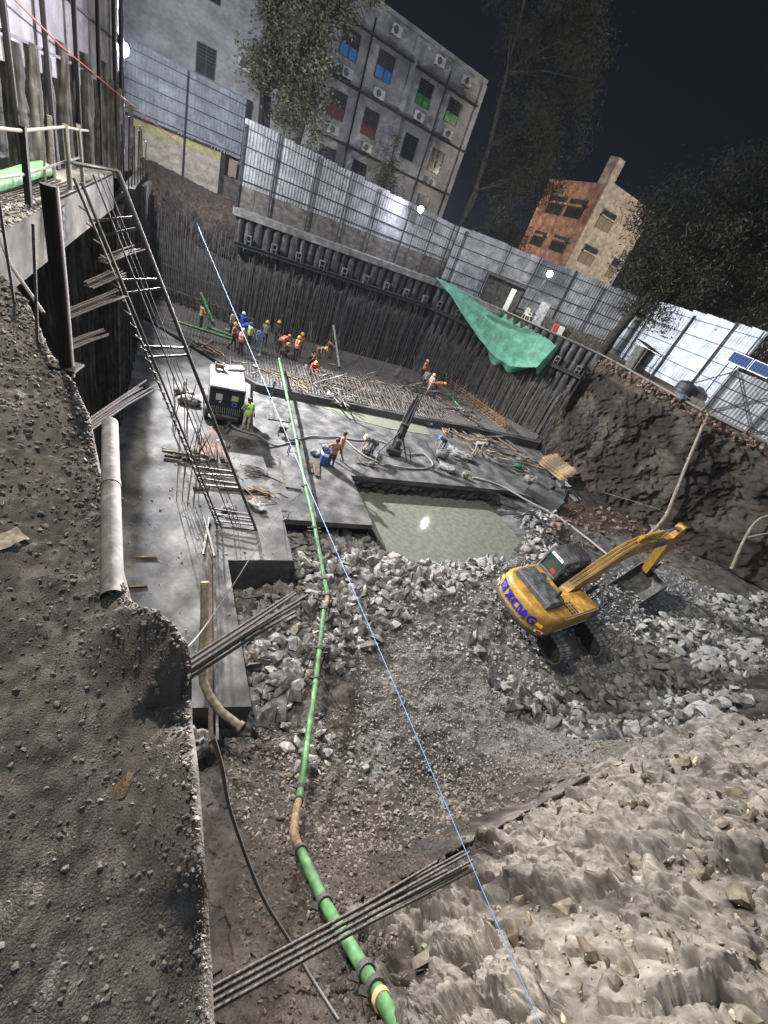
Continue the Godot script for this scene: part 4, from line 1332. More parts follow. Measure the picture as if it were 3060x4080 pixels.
func trees() -> void:
	var bark := mat("bark", Color(0.10, 0.082, 0.066), 0.95, {"tex": "streak", "scale": 0.9, "coarse": "blotch", "coarse_scale": 0.7, "relief": 2.0})
	var r := RandomNumberGenerator.new()
	r.seed = 77
	var green := Color(0.075, 0.078, 0.052)
	# two leafy trees in front of the grey building
	var cl := cloud(r, v3(0.3, 10.0, 0), v3(2.5, 5.2, 2.0), 44, 0.7, 1.25)
	cl.append_array(cloud(r, v3(-1.6, 13.5, 0), v3(1.6, 3.6, 1.6), 14, 0.6, 1.1))
	tree("leafy_tree", "tall leafy tree left of the grey building, nearest the blue sheet fence", v3(-19.0, 7.0, -38.0), [v3(0, 0, 0), v3(0.15, 3.5, 0), v3(-0.1, 7, 0.1), v3(0.3, 11, 0), v3(0.1, 15, 0)], 0.28, cl, 190, v2(0.06, 0.24), green * 1.0, 0.5, 101, bark)
	cl = cloud(r, v3(0.4, 9.6, 0), v3(1.7, 5.6, 1.6), 36, 0.6, 1.15)
	cl.append_array(cloud(r, v3(1.5, 13.6, 0.2), v3(2.3, 1.8, 1.4), 16, 0.6, 1.0))
	tree("leafy_tree", "tall leafy tree overlapping the left edge of the grey building", v3(-15.9, 7.0, -37.0), [v3(0, 0, 0), v3(0.1, 3.5, 0), v3(0.5, 7, 0.1), v3(0.4, 11, 0), v3(0.8, 15, 0)], 0.24, cl, 190, v2(0.06, 0.24), green * 1.0, 0.5, 102, bark)
	# small bushy tree in front of the grey building
	cl = cloud(r, v3(0, 5.6, 0), v3(1.0, 2.6, 0.9), 26, 0.45, 0.8)
	cl.append_array(cloud(r, v3(-0.5, 3.6, 0), v3(1.7, 0.8, 0.9), 12, 0.45, 0.75))
	tree("small_tree", "small dark conical tree rising over the fence before the grey building", v3(-10.1, 7.0, -41.6), [v3(0, 0, 0), v3(0.05, 3, 0), v3(0, 6, 0), v3(0, 8, 0)], 0.14, cl, 300, v2(0.035, 0.18), green * 0.9, 0.0, 103, bark)
	# tall tree with a long bare leaning trunk
	cl = cloud(r, v3(3.4, 11.5, 0), v3(3.6, 7.5, 2.6), 66, 0.8, 1.5)
	cl.append_array(cloud(r, v3(4.3, 4.8, 0), v3(2.3, 2.2, 1.5), 18, 0.7, 1.2))
	cl.append_array(cloud(r, v3(1.0, 17.5, 0), v3(4.8, 3.5, 2.6), 30, 0.8, 1.4))
	tree("feathery_tree", "very tall feathery tree with a long pale leaning trunk", v3(-3.9, 7.0, -44.0), [v3(0, 0, 0), v3(0.5, 4, 0.1), v3(0.6, 7, 0), v3(0.4, 10, 0), v3(-0.3, 14, 0), v3(-0.9, 18, 0)], 0.34, cl, 190, v2(0.03, 0.36), green * 0.34, 0.9, 104, mat("pale_bark", Color(0.19, 0.16, 0.125), 0.95, {"tex": "streak", "scale": 0.7, "coarse": "blotch", "coarse_scale": 0.5, "relief": 1.5}))
	# spreading tree on the right, in front of the fence
	cl = cloud(r, v3(2.9, 8.9, -0.4), v3(5.4, 5.4, 3.4), 110, 0.9, 1.7)
	cl.append_array(cloud(r, v3(0.4, 6.2, 0), v3(2.2, 2.6, 2.0), 24, 0.6, 1.1))
	cl.append_array(cloud(r, v3(8.8, 7.6, -1.0), v3(4.6, 4.6, 3.0), 60, 0.9, 1.7))
	cl.append_array(cloud(r, v3(7.6, 14.2, -1.0), v3(4.6, 3.4, 2.6), 50, 0.8, 1.5))
	tree("spreading_tree", "broad dark drooping tree whose trunk leans in front of the right fence", v3(10.75, 7.05, -38.0), [v3(0, 0, 0), v3(0.12, 1.8, 0.05), v3(0.45, 3.6, 0), v3(0.9, 5.2, -0.1), v3(1.8, 7.5, -0.3), v3(3.2, 10.5, -0.5)], 0.42, cl, 175, v2(0.036, 0.34), green * 0.34, 0.8, 105, bark)

# ---------------------------------------------------------------- broken rock
func rock_shape(sd: int, flat: float) -> ArrayMesh:   # an angular block: the hull of a few random corners
	var r := RandomNumberGenerator.new()
	r.seed = sd
	var p := []
	while p.size() < 15:
		var q := Vector3(r.randf_range(-1, 1), r.randf_range(-1, 1), r.randf_range(-1, 1))
		if q.length() > 0.72 and q.length() < 1.18: p.append(Vector3(q.x, q.y * flat, q.z))
	var b := B()
	for i in p.size():
		for j in range(i + 1, p.size()):
			for k in range(j + 1, p.size()):
				var n: Vector3 = (p[j] - p[i]).cross(p[k] - p[i])
				var above := 0
				var below := 0
				for m in p.size():
					if m == i or m == j or m == k: continue
					if n.dot(p[m] - p[i]) > 0: above += 1
					else: below += 1
				if above == 0: b.tri(p[i], p[j], p[k])
				elif below == 0: b.tri(p[i], p[k], p[j])
	return b.mesh()

func inside(p: Vector2, poly: PackedVector2Array) -> bool:
	return Geometry2D.is_point_in_polygon(p, poly)

func scatter(poly: Array, n: int, lo: float, hi: float, power: float, sink := 0.25) -> Array:
	var pp := PackedVector2Array(poly)
	var a: Vector2 = poly[0]
	var c: Vector2 = poly[0]
	for q in poly:
		a = a.min(q); c = c.max(q)
	var out := []
	var tries := 0
	while out.size() < n and tries < n * 12:
		tries += 1
		var p := v2(rnd(a.x, c.x), rnd(a.y, c.y))
		if not inside(p, pp): continue
		if inside(p, slab_left): continue
		var s := lerpf(lo, hi, pow(rng.randf(), power))
		var bs := Basis(Vector3(rng.randfn(), rng.randfn() * 2.5, rng.randfn()).normalized(), rnd(0, TAU)).scaled_local(v3(s * rnd(0.7, 1.35), s * rnd(0.55, 1.0), s * rnd(0.6, 1.1)))
		var g := bank_base(p.x, p.y) if bank_mask(p.x, p.y) > 0.9 else ground_h(p.x, p.y)
		out.append([Transform3D(bs, v3(p.x, g + s * (0.5 - sink), p.y)), s])
	return out

var slab_left := PackedVector2Array([v2(-1.1, -5.6), v2(-4.1, -10.1), v2(-2.2, -11.3), v2(-3.6, -13.6), v2(-9, -20), v2(-14, -14), v2(-6, -4)])

func many(called: String, meshes: Array, list: Array, m: Material, col: Color, spread: float) -> void:
	for k in meshes.size():
		var mm := MultiMesh.new()
		mm.transform_format = MultiMesh.TRANSFORM_3D
		mm.use_colors = true
		mm.mesh = meshes[k]
		var mine := []
		for i in range(k, list.size(), meshes.size()): mine.append(list[i])
		mm.instance_count = mine.size()
		for i in mine.size():
			mm.set_instance_transform(i, mine[i][0])
			var t := rnd(1.0 - spread, 1.0 + spread)
			mm.set_instance_color(i, Color(col.r * t * rnd(0.94, 1.08), col.g * t, col.b * t * rnd(0.92, 1.06)))
		var o := MultiMeshInstance3D.new()
		o.multimesh = mm
		o.material_override = m
		o.name = numbered(called)
		add_child(o)
		stuff(o)

func rock_label(k: String, tone_of: String, i: int, q: Array) -> String:   # how it looks and what it lies beside
	var p: Vector3 = q[0].origin
	var marks := [["in the notch of the slab", v2(-2.6, -10.4)], ["beside the end of the near slab", v2(-0.6, -6.4)], ["along the right edge of the near slab", v2(-2.0, -8.2)], ["left of the tan pipe elbow", v2(-1.4, -10.0)], ["right of the tan pipe elbow", v2(0.6, -10.2)], ["below the front edge of the wet slab", v2(-1.6, -14.0)], ["under the far part of the green pipe", v2(-1.6, -12.0)], ["on the near bank of the pool", v2(2.6, -14.6)], ["between the pool and the excavator", v2(5.2, -16.6)], ["in the middle of the rubble bed", v2(0.8, -12.4)], ["behind the excavator counterweight", v2(5.4, -12.2)], ["below the excavator tracks", v2(8.2, -10.6)], ["right of the excavator tracks", v2(11.4, -12.6)], ["below the excavator bucket", v2(14.0, -16.0)], ["near the right edge of the pit floor", v2(16.5, -14.5)], ["in the rubble above the near bank", v2(9.6, -9.6)], ["beside the lower part of the green pipe", v2(1.0, -6.4)], ["on the far bank of the pool", v2(8.4, -20.6)], ["at the foot of the earth slope", v2(13.0, -25.5)], ["on the crest of the near bank", v2(6.0, -4.6)], ["on the near bank close to the viewer", v2(3.0, -1.4)], ["halfway up the near bank", v2(5.0, -2.6)]]
	var best: Array = marks[0]
	for m in marks:
		if m[1].distance_to(v2(p.x, p.z)) < best[1].distance_to(v2(p.x, p.z)): best = m
	var size := "large" if q[1] > 0.3 else ("medium" if q[1] > 0.18 else "small")
	var tone: String = ["mid-", "dark ", "pale "][i % 3] + ("tan" if tone_of == "tan" else ("red" if tone_of == "red" else "grey"))
	var form: String = ["blocky", "flat", "angular", "slab-like"][i % 4]
	return "%s %s %s rock %s" % [size, tone, form, best[0]]

func rubble() -> void:
	var shapes := []
	for i in 8: shapes.append(rock_shape(40 + i, [0.95, 0.6, 0.8, 0.5][i % 4]))
	var z1 := [v2(-3.9, -10.1), v2(-2.0, -11.6), v2(-3.4, -14.0), v2(-0.5, -16.1), v2(0.8, -15.3), v2(1.6, -15.1), v2(6.6, -18.5), v2(5.9, -16.9), v2(3.8, -14.0), v2(2.9, -12.9), v2(2.0, -12.9), v2(2.4, -12.1), v2(1.4, -10.0), v2(1.1, -8.8), v2(0.2, -8.6), v2(-0.3, -7.3), v2(-0.5, -6.2), v2(-1.2, -6.3), v2(-2.4, -8.1)]
	var z2 := [v2(4.6, -13.0), v2(6.2, -11.2), v2(8.0, -10.9), v2(9.4, -11.9), v2(13.0, -14.0), v2(16.5, -14.7), v2(16.0, -13.2), v2(11.6, -9.8), v2(8.9, -8.9), v2(7.9, -9.7), v2(6.2, -10.0)]
	var z2b := [v2(11.3, -15.4), v2(17.1, -20.2), v2(22, -23), v2(18.5, -15.6), v2(12.8, -13.9)]
	var z3 := [v2(0.9, -9.6), v2(2.3, -11.6), v2(4.8, -12.2), v2(7.5, -9.9), v2(11.5, -9.8), v2(9.9, -9.0), v2(7.3, -7.2), v2(5.1, -6.2), v2(3.5, -6.6), v2(1.6, -7.6)]
	var z4 := [v2(-1.5, -5.2), v2(-0.8, -6.2), v2(0.0, -6.6), v2(1.3, -7.8), v2(3.6, -6.8), v2(5.0, -5.9), v2(3.9, -4.5), v2(2.3, -3.4), v2(0.6, -3.0), v2(-0.5, -3.4)]
	var z5 := [v2(8.8, -21.6), v2(10.6, -25.6), v2(14.0, -28.2), v2(18.6, -25.8), v2(20.0, -23.8), v2(14.1, -23.0), v2(10.2, -21.0)]
	var z6 := [v2(7.2, -18.5), v2(8.0, -21.0), v2(7.3, -23.4), v2(10, -25), v2(9.5, -19.5)]
	var z7 := [v2(2.15, -1.2), v2(2.6, -2.3), v2(4.2, -4.2), v2(6.3, -5.8), v2(9.5, -8.3), v2(13, -9.8), v2(14, -6.0), v2(8, -1.5), v2(4.5, 0.2), v2(3.0, -0.2), v2(2.2, -0.6)]
	var z8 := [v2(1.4, -1.5), v2(0.2, -3.4), v2(2.4, -3.6), v2(2.2, -2.1), v2(2.5, -1.2)]
	var big := scatter(z1, 1500, 0.08, 0.40, 1.7)
	big.append_array(scatter(z2, 620, 0.09, 0.46, 2.0))
	big.append_array(scatter(z2b, 420, 0.08, 0.40, 2.2))
	big.append_array(scatter(z6, 120, 0.10, 0.34, 1.6))
	big.append_array(scatter(z7, 60, 0.05, 0.20, 2.0, 0.5))
	big.append_array(scatter([v2(-0.6, -6.2), v2(0.4, -7.0), v2(2.2, -6.8), v2(2.6, -5.6), v2(0.4, -5.2)], 40, 0.08, 0.26, 1.6))
	big.append_array(scatter(z5, 150, 0.08, 0.24, 1.6))
	var tan_zone := PackedVector2Array(z7)
	var red_zone := PackedVector2Array(z5)
	big.sort_custom(func(a, c): return a[1] / (a[0].origin - v3(0, 11, 0)).length() > c[1] / (c[0].origin - v3(0, 11, 0)).length())
	var cols := {}
	var base := {"grey": Color(0.275, 0.265, 0.247), "tan": Color(0.33, 0.285, 0.22), "red": Color(0.15, 0.10, 0.08)}
	for k in base:
		for v in 3:
			cols[k + str(v)] = mat("rock_%s_%d" % [k, v], base[k] * [1.0, 0.8, 1.18][v], 0.93, {"tex": "soft", "world": true, "scale": 1.6, "coarse": "blotch", "coarse_scale": 0.6, "relief": 1.5, "relief_tex": "blotch", "spec": 0.3})
	var kinds := {"grey": ["grey angular rock lying in the blasted rubble on the pit floor", "broken grey rocks on the pit floor"], "tan": ["tan stone resting on the rocky bank in the near right corner", "loose stones on the near bank"], "red": ["reddish stone at the foot of the earth slope", "reddish stones below the earth slope"]}
	var rest := {"grey": [], "tan": [], "red": []}
	for i in big.size():
		var o2 := v2(big[i][0].origin.x, big[i][0].origin.z)
		var k := "tan" if inside(o2, tan_zone) else ("red" if inside(o2, red_zone) else "grey")
		if i < 300:
			var kk := k
			if k == "grey" and rng.randf() < 0.07: kk = "tan"
			var o := put(shapes[i % 8], "rock", cols[kk + str(i % 3)])
			o.transform = big[i][0]
			tag(o, rock_label(k, kk, i, big[i]), "rock", kinds[k][1])
		else: rest[k].append(big[i])
	var pm := mat("loose_stone", Color(1, 1, 1), 0.94, {"painted": true, "tex": "soft", "world": true, "scale": 1.5, "relief": 1.0, "relief_tex": "blotch", "spec": 0.3})
	many("rubble", shapes.slice(0, 3), rest.grey, pm, base.grey, 0.25)
	many("stones", shapes.slice(2, 4), rest.red + scatter(z5, 300, 0.03, 0.10, 1.5), pm, base.red, 0.3)
	many("gravel", shapes.slice(0, 2), scatter(z3, 12000, 0.010, 0.060, 3.0, 0.3), pm, Color(0.245, 0.228, 0.205), 0.22)
	many("gravel", shapes.slice(3, 5), scatter(z1, 2600, 0.03, 0.10, 1.5, 0.3), pm, base.grey, 0.3)
	many("gravel", shapes.slice(4, 6), scatter(z2, 1500, 0.03, 0.10, 1.6, 0.3), pm, base.grey, 0.3)
	many("gravel", shapes.slice(1, 3), scatter(z4, 6000, 0.010, 0.075, 3.0, 0.3), pm, Color(0.185, 0.16, 0.135), 0.4)
	many("gravel", shapes.slice(2, 3), scatter(z2b, 1300, 0.03, 0.10, 1.6, 0.3), pm, base.grey * 0.9, 0.3)
	many("gravel", shapes.slice(5, 7), scatter(z7, 5000, 0.006, 0.04, 3.0, 0.3) + rest.tan, pm, Color(0.30, 0.255, 0.195), 0.25)
	many("gravel", shapes.slice(0, 1), scatter(z8, 700, 0.008, 0.04, 2.0, 0.3), pm, Color(0.16, 0.13, 0.105), 0.4)
	var z9 := [v2(1.5, -12.4), v2(5.0, -16.5), v2(7.2, -19.0), v2(10.5, -19.2), v2(16.5, -23.5), v2(20, -21.0), v2(13.0, -14.2), v2(9.0, -11.4), v2(6.2, -11.3), v2(2.6, -10.6)]
	many("gravel", shapes.slice(3, 6), scatter(z9, 7000, 0.02, 0.13, 3.0, 0.3), pm, base.grey * 0.95, 0.28)
	many("gravel", shapes.slice(0, 1), scatter(z6, 500, 0.03, 0.09, 1.6, 0.3), pm, base.grey * 0.7, 0.3)
	# embedded blocks that make up the broken crust of the near bank
	var crust := scatter(z7, 2600, 0.012, 0.15, 3.6, 0.55)
	many("bank_rock", shapes, crust, mat("bank_stone", Color(1, 1, 1), 0.95, {"painted": true, "tex": "blotch", "world": true, "scale": 1.3, "coarse": "soft", "coarse_scale": 0.5, "relief": 1.0, "spec": 0.25}), Color(0.32, 0.275, 0.212), 0.22)
	var low := [v2(0.0, -3.2), v2(1.6, -4.2), v2(3.4, -4.9), v2(4.6, -5.0), v2(4.0, -3.9), v2(2.4, -2.4), v2(2.0, -1.0), v2(0.8, -0.6), v2(0.2, -1.6)]
	many("soil_clods", shapes.slice(0, 3), scatter(low, 5000, 0.008, 0.055, 3.0, 0.4), pm, Color(0.085, 0.07, 0.058), 0.3)
	var behind := [v2(3.0, -4.9), v2(4.4, -5.0), v2(6.5, -6.1), v2(9.8, -8.5), v2(12.5, -9.8), v2(14.5, -11.6), v2(9.5, -9.6), v2(6.0, -7.4), v2(4.0, -6.2)]
	many("soil_clods", shapes.slice(1, 4), scatter(behind, 4500, 0.012, 0.10, 3.0, 0.35), pm, Color(0.15, 0.13, 0.11), 0.3)
	# stones on the ledge
	var list := []
	for i in 26000:
		var u := pow(rng.randf(), 1.5) * length_of(lip)
		var a := along(lip, u)
		var d := 5.0 * pow(rng.randf(), 2.2) + 0.02
		var p: Vector2 = a[0] + v2(-0.80, 0.60) * d
		var s := lerpf(0.002, 0.013, pow(rng.randf(), 3.0)) * (1.0 + 0.35 * p.length())
		list.append([Transform3D(Basis(Vector3(rng.randfn(), rng.randfn(), rng.randfn()).normalized(), rnd(0, TAU)).scaled_local(v3(s, s * 0.8, s * 0.7)), v3(p.x, ledge_h(p.x, p.y) + s * 0.15, p.y)), s])
	many("ledge_gravel", [shapes[1], shapes[4]], list, pm, Color(0.15, 0.133, 0.116), 0.22)

# ---------------------------------------------------------------- excavator
func text_part(o: Node3D, called: String, words: String, size: float, m: Material, at: Transform3D, depth := 0.012) -> void:
	var t := TextMesh.new()
	var f := SystemFont.new()
	f.font_names = PackedStringArray(["Droid Sans"])
	f.font_weight = 800
	t.font = f
	t.text = words
	t.font_size = 48
	t.pixel_size = size / 36.0
	t.depth = depth
	var q := put(t, called, m, o)
	q.transform = at

func excavator() -> void:
	var yel := mat("excavator_yellow", Color(0.55, 0.305, 0.05), 0.5, {"tex": "fine", "world": false, "scale": 0.6, "coarse": "soft", "coarse_scale": 0.3, "coat": 0.15})
	var grey := mat("excavator_grey", Color(0.085, 0.09, 0.10), 0.5, {"tex": "soft", "world": false, "scale": 0.7})
	var dusty := mat("dusty_grey", Color(0.17, 0.165, 0.165), 0.7, {"tex": "grain", "world": false, "scale": 0.9, "coarse": "blotch", "coarse_scale": 0.5})
	var black := mat("machine_black", Color(0.02, 0.02, 0.022), 0.6)
	var steel := mat("track_steel", Color(0.42, 0.40, 0.37), 0.75, {"metal": 0.3, "tex": "grain", "world": false, "scale": 1.5, "coarse": "blotch", "coarse_scale": 0.8})
	var mud := mat("muddy_steel", Color(0.20, 0.18, 0.15), 0.9, {"tex": "stone", "world": false, "scale": 1.2, "coarse": "blotch", "coarse_scale": 0.8, "relief": 1.0})
	var chrome := mat("chrome_rod", Color(0.75, 0.76, 0.78), 0.15, {"metal": 1.0})
	var glass := mat("cab_glass", Color(0.02, 0.035, 0.03), 0.06, {"spec": 0.6})
	var blue := mat("logo_blue", Color(0.01, 0.02, 0.36), 0.4)
	var white := mat("sticker_white", Color(0.75, 0.75, 0.73), 0.5)
	var redm := mat("sticker_red", Color(0.5, 0.02, 0.015), 0.4)
	var warn := mat("sticker_yellow", Color(0.75, 0.5, 0.03), 0.5)
	var gx := 8.1
	var gz := -15.2
	var o := thing("excavator", "large yellow tracked excavator with blue lettering on its counterweight", "excavator", v3(gx, -0.98, gz), deg_to_rad(-47.0))
	o.rotation.z = deg_to_rad(-3.5)
	# local axes: x to the machine's right, z backwards
	# --- tracks, turned across the upper body
	for s in [-1.0, 1.0]:
		var tr := Node3D.new(); tr.name = "track"; o.add_child(tr, true)
		tr.position = v3(0.5 - s * 0.19, 0, -0.3 + s * 1.19)
		tr.rotation.y = -0.16
		var half := 1.62
		var r := 0.42
		var path := []
		var total := 4 * half + TAU * r
		var n := 46
		var shoe := B()
		shoe.box(v3(0, 0, 0), v3(0.165, 0.035, 0.62)); shoe.box(v3(-0.05, 0.028, 0), v3(0.03, 0.04, 0.62)); shoe.box(v3(0.05, 0.024, 0), v3(0.02, 0.03, 0.62)); shoe.box(v3(0, -0.05, 0.1), v3(0.15, 0.08, 0.06)); shoe.box(v3(0, -0.05, -0.1), v3(0.15, 0.08, 0.06))
		var sm := shoe.mesh()
		for i in n:
			var d := total * i / n
			var p := Vector3.ZERO
			var a := 0.0
			if d < 2 * half:
				p = v3(-half + d, 0.05 + 2 * r, 0); a = 0
			elif d < 2 * half + PI * r:
				var t := (d - 2 * half) / r
				p = v3(half + sin(t) * r, 0.05 + r + cos(t) * r, 0); a = -t
			elif d < 4 * half + PI * r:
				p = v3(half - (d - 2 * half - PI * r), 0.05, 0); a = PI
			else:
				var t := (d - 4 * half - PI * r) / r
				p = v3(-half - sin(t) * r, 0.05 + r - cos(t) * r, 0); a = PI - t
			var q := put(sm, "track_shoe", steel, tr)
			q.position = p
			q.rotation.z = a
		var b := B()
		b.extrude([v2(-1.7, 0.18), v2(1.7, 0.18), v2(1.85, 0.45), v2(1.55, 0.72), v2(-1.55, 0.72), v2(-1.85, 0.45)], -0.19, 0.19, Transform3D.IDENTITY)
		put(b, "track_frame", mud, tr)
		for x in [-half, half]:
			b = B(); b.lathe([v2(0.01, -0.26), v2(0.14, -0.26), v2(0.15, -0.22), v2(0.33, -0.21), v2(0.37, -0.12), v2(0.37, 0.12), v2(0.33, 0.21), v2(0.15, 0.22), v2(0.14, 0.26), v2(0.01, 0.26)], v3(x, 0.05 + r, 0), Basis(Vector3.RIGHT, PI / 2), 18)
			put(b, "idler_wheel", mud, tr)
		for i in 7:
			b = B(); b.lathe([v2(0.01, -0.22), v2(0.1, -0.22), v2(0.11, 0.0), v2(0.1, 0.22), v2(0.01, 0.22)], v3(-1.25 + i * 0.42, 0.19, 0), Basis(Vector3.RIGHT, PI / 2), 10)
			put(b, "roller", mud, tr)
	var b := B()
	b.soft_box(v3(0.4, 0.62, 0), v3(1.5, 0.5, 1.9), 0.1); b.lathe([v2(0.62, 0.85), v2(0.62, 1.08), v2(0.5, 1.08)], v3(0, 0, 0))
	put(b, "undercarriage", mud, o)
	# --- upper body
	b = B(); b.soft_box(v3(0, 1.14, 0.3), v3(2.62, 0.17, 4.3), 0.03); put(b, "deck", black, o)
	var plan := [v2(-1.37, 1.55), v2(-1.37, 2.15), v2(-1.22, 2.52), v2(-0.75, 2.78), v2(0, 2.87), v2(0.75, 2.78), v2(1.22, 2.52), v2(1.37, 2.15), v2(1.37, 1.55)]
	var ring := func(inset: float, y: float) -> Array:
		var q := []
		for p in plan: q.append(v3(p.x * (1.0 - inset / 1.4), y, minf(p.y, 10) - (inset if p.y > 2 else 0.0)))
		return q
	var loft := func(rings: Array, called: String, m: Material) -> void:
		var bb := B()
		bb.grid(rings)
		var top: Array = rings[-1]
		var bot: Array = rings[0]
		for i in range(1, top.size() - 1):
			bb.tri(top[0], top[i], top[i + 1])
			bb.tri(bot[0], bot[i + 1], bot[i])
		bb.quad(bot[0], top[0], top[-1], bot[-1])
		put(bb, called, m, o)
	loft.call([ring.call(0.0, 1.30), ring.call(0.0, 1.5), ring.call(0.01, 1.9), ring.call(0.05, 2.05), ring.call(0.13, 2.12)], "counterweight", yel)
	loft.call([ring.call(0.12, 1.02), ring.call(0.02, 1.08), ring.call(-0.03, 1.18), ring.call(-0.02, 1.295)], "bumper", grey)
	b = B(); b.soft_box(v3(0.86, 1.65, 0.35), v3(1.0, 0.86, 2.4), 0.05); put(b, "side_body", yel, o)
	b = B(); b.soft_box(v3(-0.88, 1.6, 0.95), v3(0.97, 0.8, 1.2), 0.05); put(b, "side_body", yel, o)
	b = B(); b.box(v3(0, 1.62, 1.0), v3(0.8, 0.8, 1.1)); put(b, "engine_bay", yel, o)
	b = B(); b.soft_box(v3(-0.12, 2.24, 1.72), v3(1.95, 0.36, 1.05), 0.10); put(b, "hood", dusty, o)
	b = B(); b.soft_box(v3(-0.12, 2.25, 2.22), v3(1.9, 0.26, 0.12), 0.04); put(b, "hood_edge", grey, o)
	b = B(); b.soft_box(v3(0.88, 1.42, -1.15), v3(0.9, 0.42, 0.7), 0.04); b.soft_box(v3(0.9, 1.75, -0.9), v3(0.85, 0.3, 0.3), 0.04); put(b, "tool_box", grey, o)
	for i in 3:
		b = B(); b.box(v3(1.0, 1.22 + 0.22 * i, -1.5 + 0.22 * i), v3(0.6, 0.03, 0.2)); put(b, "step", black, o)
	for i in 12:
		b = B(); b.box(v3(0.78 + 0.145 * (i % 4), 2.082, 0.62 + 0.17 * int(i / 4)), v3(0.1, 0.012, 0.11)); put(b, "vent_slot", black, o)
	for i in 6:
		b = B(); b.box(v3(0.42 + 0.1 * (i % 3), 2.424, 1.35 + 0.13 * int(i / 3)), v3(0.07, 0.012, 0.09)); put(b, "vent_slot", black, o)
	b = B(); b.box(v3(-0.2, 2.426, 1.55), v3(0.28, 0.02, 0.16), Basis(Vector3.UP, 0.4)); put(b, "rag", black, o)
	b = B(); b.box(v3(1.372, 2.02, 0.35), v3(0.012, 0.05, 2.3)); b.box(v3(1.372, 1.22, 0.35), v3(0.012, 0.07, 2.3)); put(b, "edge_trim", mat("trim_silver", Color(0.55, 0.55, 0.55), 0.4, {"metal": 0.4}), o)
	b = B(); b.tube([v3(-0.55, 2.1, 1.05), v3(-0.55, 2.3, 1.05)], 0.16, 14); put(b, "air_filter", black, o)
	b = B(); b.tube([v3(0.55, 2.4, 1.6), v3(0.55, 2.75, 1.6), v3(0.52, 2.85, 1.75)], 0.055, 10); put(b, "exhaust", black, o)
	# --- cab
	var cab := Node3D.new(); cab.name = "cab"; o.add_child(cab)
	cab.position = v3(-0.87, 1.22, -0.65)
	b = B(); b.soft_box(v3(0, 0.42, 0), v3(1.0, 0.84, 1.85), 0.05); put(b, "cab_body", grey, cab)
	for p in [[-0.46, -0.88, -0.44, -0.78], [0.46, -0.88, 0.44, -0.78], [-0.46, 0.88, -0.45, 0.86], [0.46, 0.88, 0.45, 0.86], [-0.47, 0.1, -0.46, 0.1]]:
		b = B(); b.beam(v3(p[0], 0.8, p[1]), v3(p[2], 1.74, p[3]), 0.09, 0.09); put(b, "pillar", grey, cab)
	b = B(); b.soft_box(v3(0, 1.76, 0.03), v3(1.02, 0.13, 1.78), 0.05); put(b, "roof", dusty, cab)
	b = B(); b.box(v3(0, 1.28, 0.885), v3(0.84, 0.86, 0.02)); put(b, "rear_window", glass, cab)
	b = B(); b.box(v3(0.468, 1.28, -0.02), v3(0.02, 0.86, 1.62)); put(b, "side_window", glass, cab)
	b = B(); b.box(v3(-0.468, 1.28, -0.42), v3(0.02, 0.86, 0.85)); b.box(v3(-0.468, 1.28, 0.5), v3(0.02, 0.86, 0.62)); put(b, "door_window", glass, cab)
	b = B(); b.box(v3(0, 1.28, -0.85), v3(0.84, 0.86, 0.02), Basis(Vector3.RIGHT, 0.08)); put(b, "windscreen", glass, cab)
	b = B(); b.soft_box(v3(0, 1.69, 0.93), v3(0.9, 0.17, 0.03), 0.01); put(b, "rear_panel", grey, cab)
	b = B(); b.box(v3(-0.02, 1.685, 0.948), v3(0.62, 0.12, 0.006)); put(b, "name_plate", white, cab)
	text_part(cab, "lettering", "XCMG", 0.085, black, Transform3D(Basis.IDENTITY, v3(0.04, 1.685, 0.953)), 0.004)
	b = B(); b.box(v3(0.18, 1.02, 0.899), v3(0.2, 0.16, 0.006)); put(b, "red_sticker", redm, cab)
	for i in 8:
		b = B(); b.tube([v3(-0.42 + 0.12 * i, 1.84, -0.85), v3(-0.42 + 0.12 * i, 1.86, 0.05)], 0.013, 5); put(b, "guard_bar", black, cab)
	for z in [-0.82, -0.4, 0.03]:
		b = B(); b.tube([v3(-0.47, 1.85, z), v3(0.47, 1.85, z)], 0.016, 5); put(b, "guard_bar", black, cab)
	b = B(); b.tube([v3(0.5, 0.9, -0.9), v3(0.52, 1.7, -0.85)], 0.018, 6); put(b, "grab_rail", black, cab)
	# --- boom, arm, bucket; profile in (forward, height) mapped to local z, y
	var side := Transform3D(Basis(v3(0, 0, -1), v3(0, 1, 0), v3(1, 0, 0)), v3(0.12, 0, 0))
	b = B()
	b.extrude([v2(-0.15, 1.62), v2(0.05, 1.45), v2(0.4, 1.55), v2(1.15, 2.35), v2(2.05, 3.28), v2(2.55, 3.62), v2(3.2, 3.80), v2(6.05, 4.02), v2(6.22, 4.2), v2(6.1, 4.42), v2(4.4, 4.52), v2(3.1, 4.5), v2(2.3, 4.33), v2(1.6, 3.85), v2(0.6, 2.75), v2(-0.1, 1.98)], -0.2, 0.2, side)
	put(b, "boom", yel, o)
	var F := func(f: float, y: float, x: float) -> Vector3: return v3(0.12 + x, y, -f)
	for x in [-0.38, 0.38]:
		b = B(); b.tube([F.call(1.0, 1.25, x), F.call(1.75, 2.2, x)], 0.085, 10); put(b, "lift_cylinder", black, o)
		b = B(); b.tube([F.call(1.7, 2.15, x), F.call(2.35, 3.35, x)], 0.05, 10); put(b, "cylinder_rod", chrome, o)
	b = B(); b.tube([F.call(2.7, 4.72, 0), F.call(4.4, 4.84, 0)], 0.095, 12); b.soft_box(F.call(2.75, 4.55, 0), v3(0.16, 0.4, 0.3), 0.03); put(b, "arm_cylinder", yel, o)
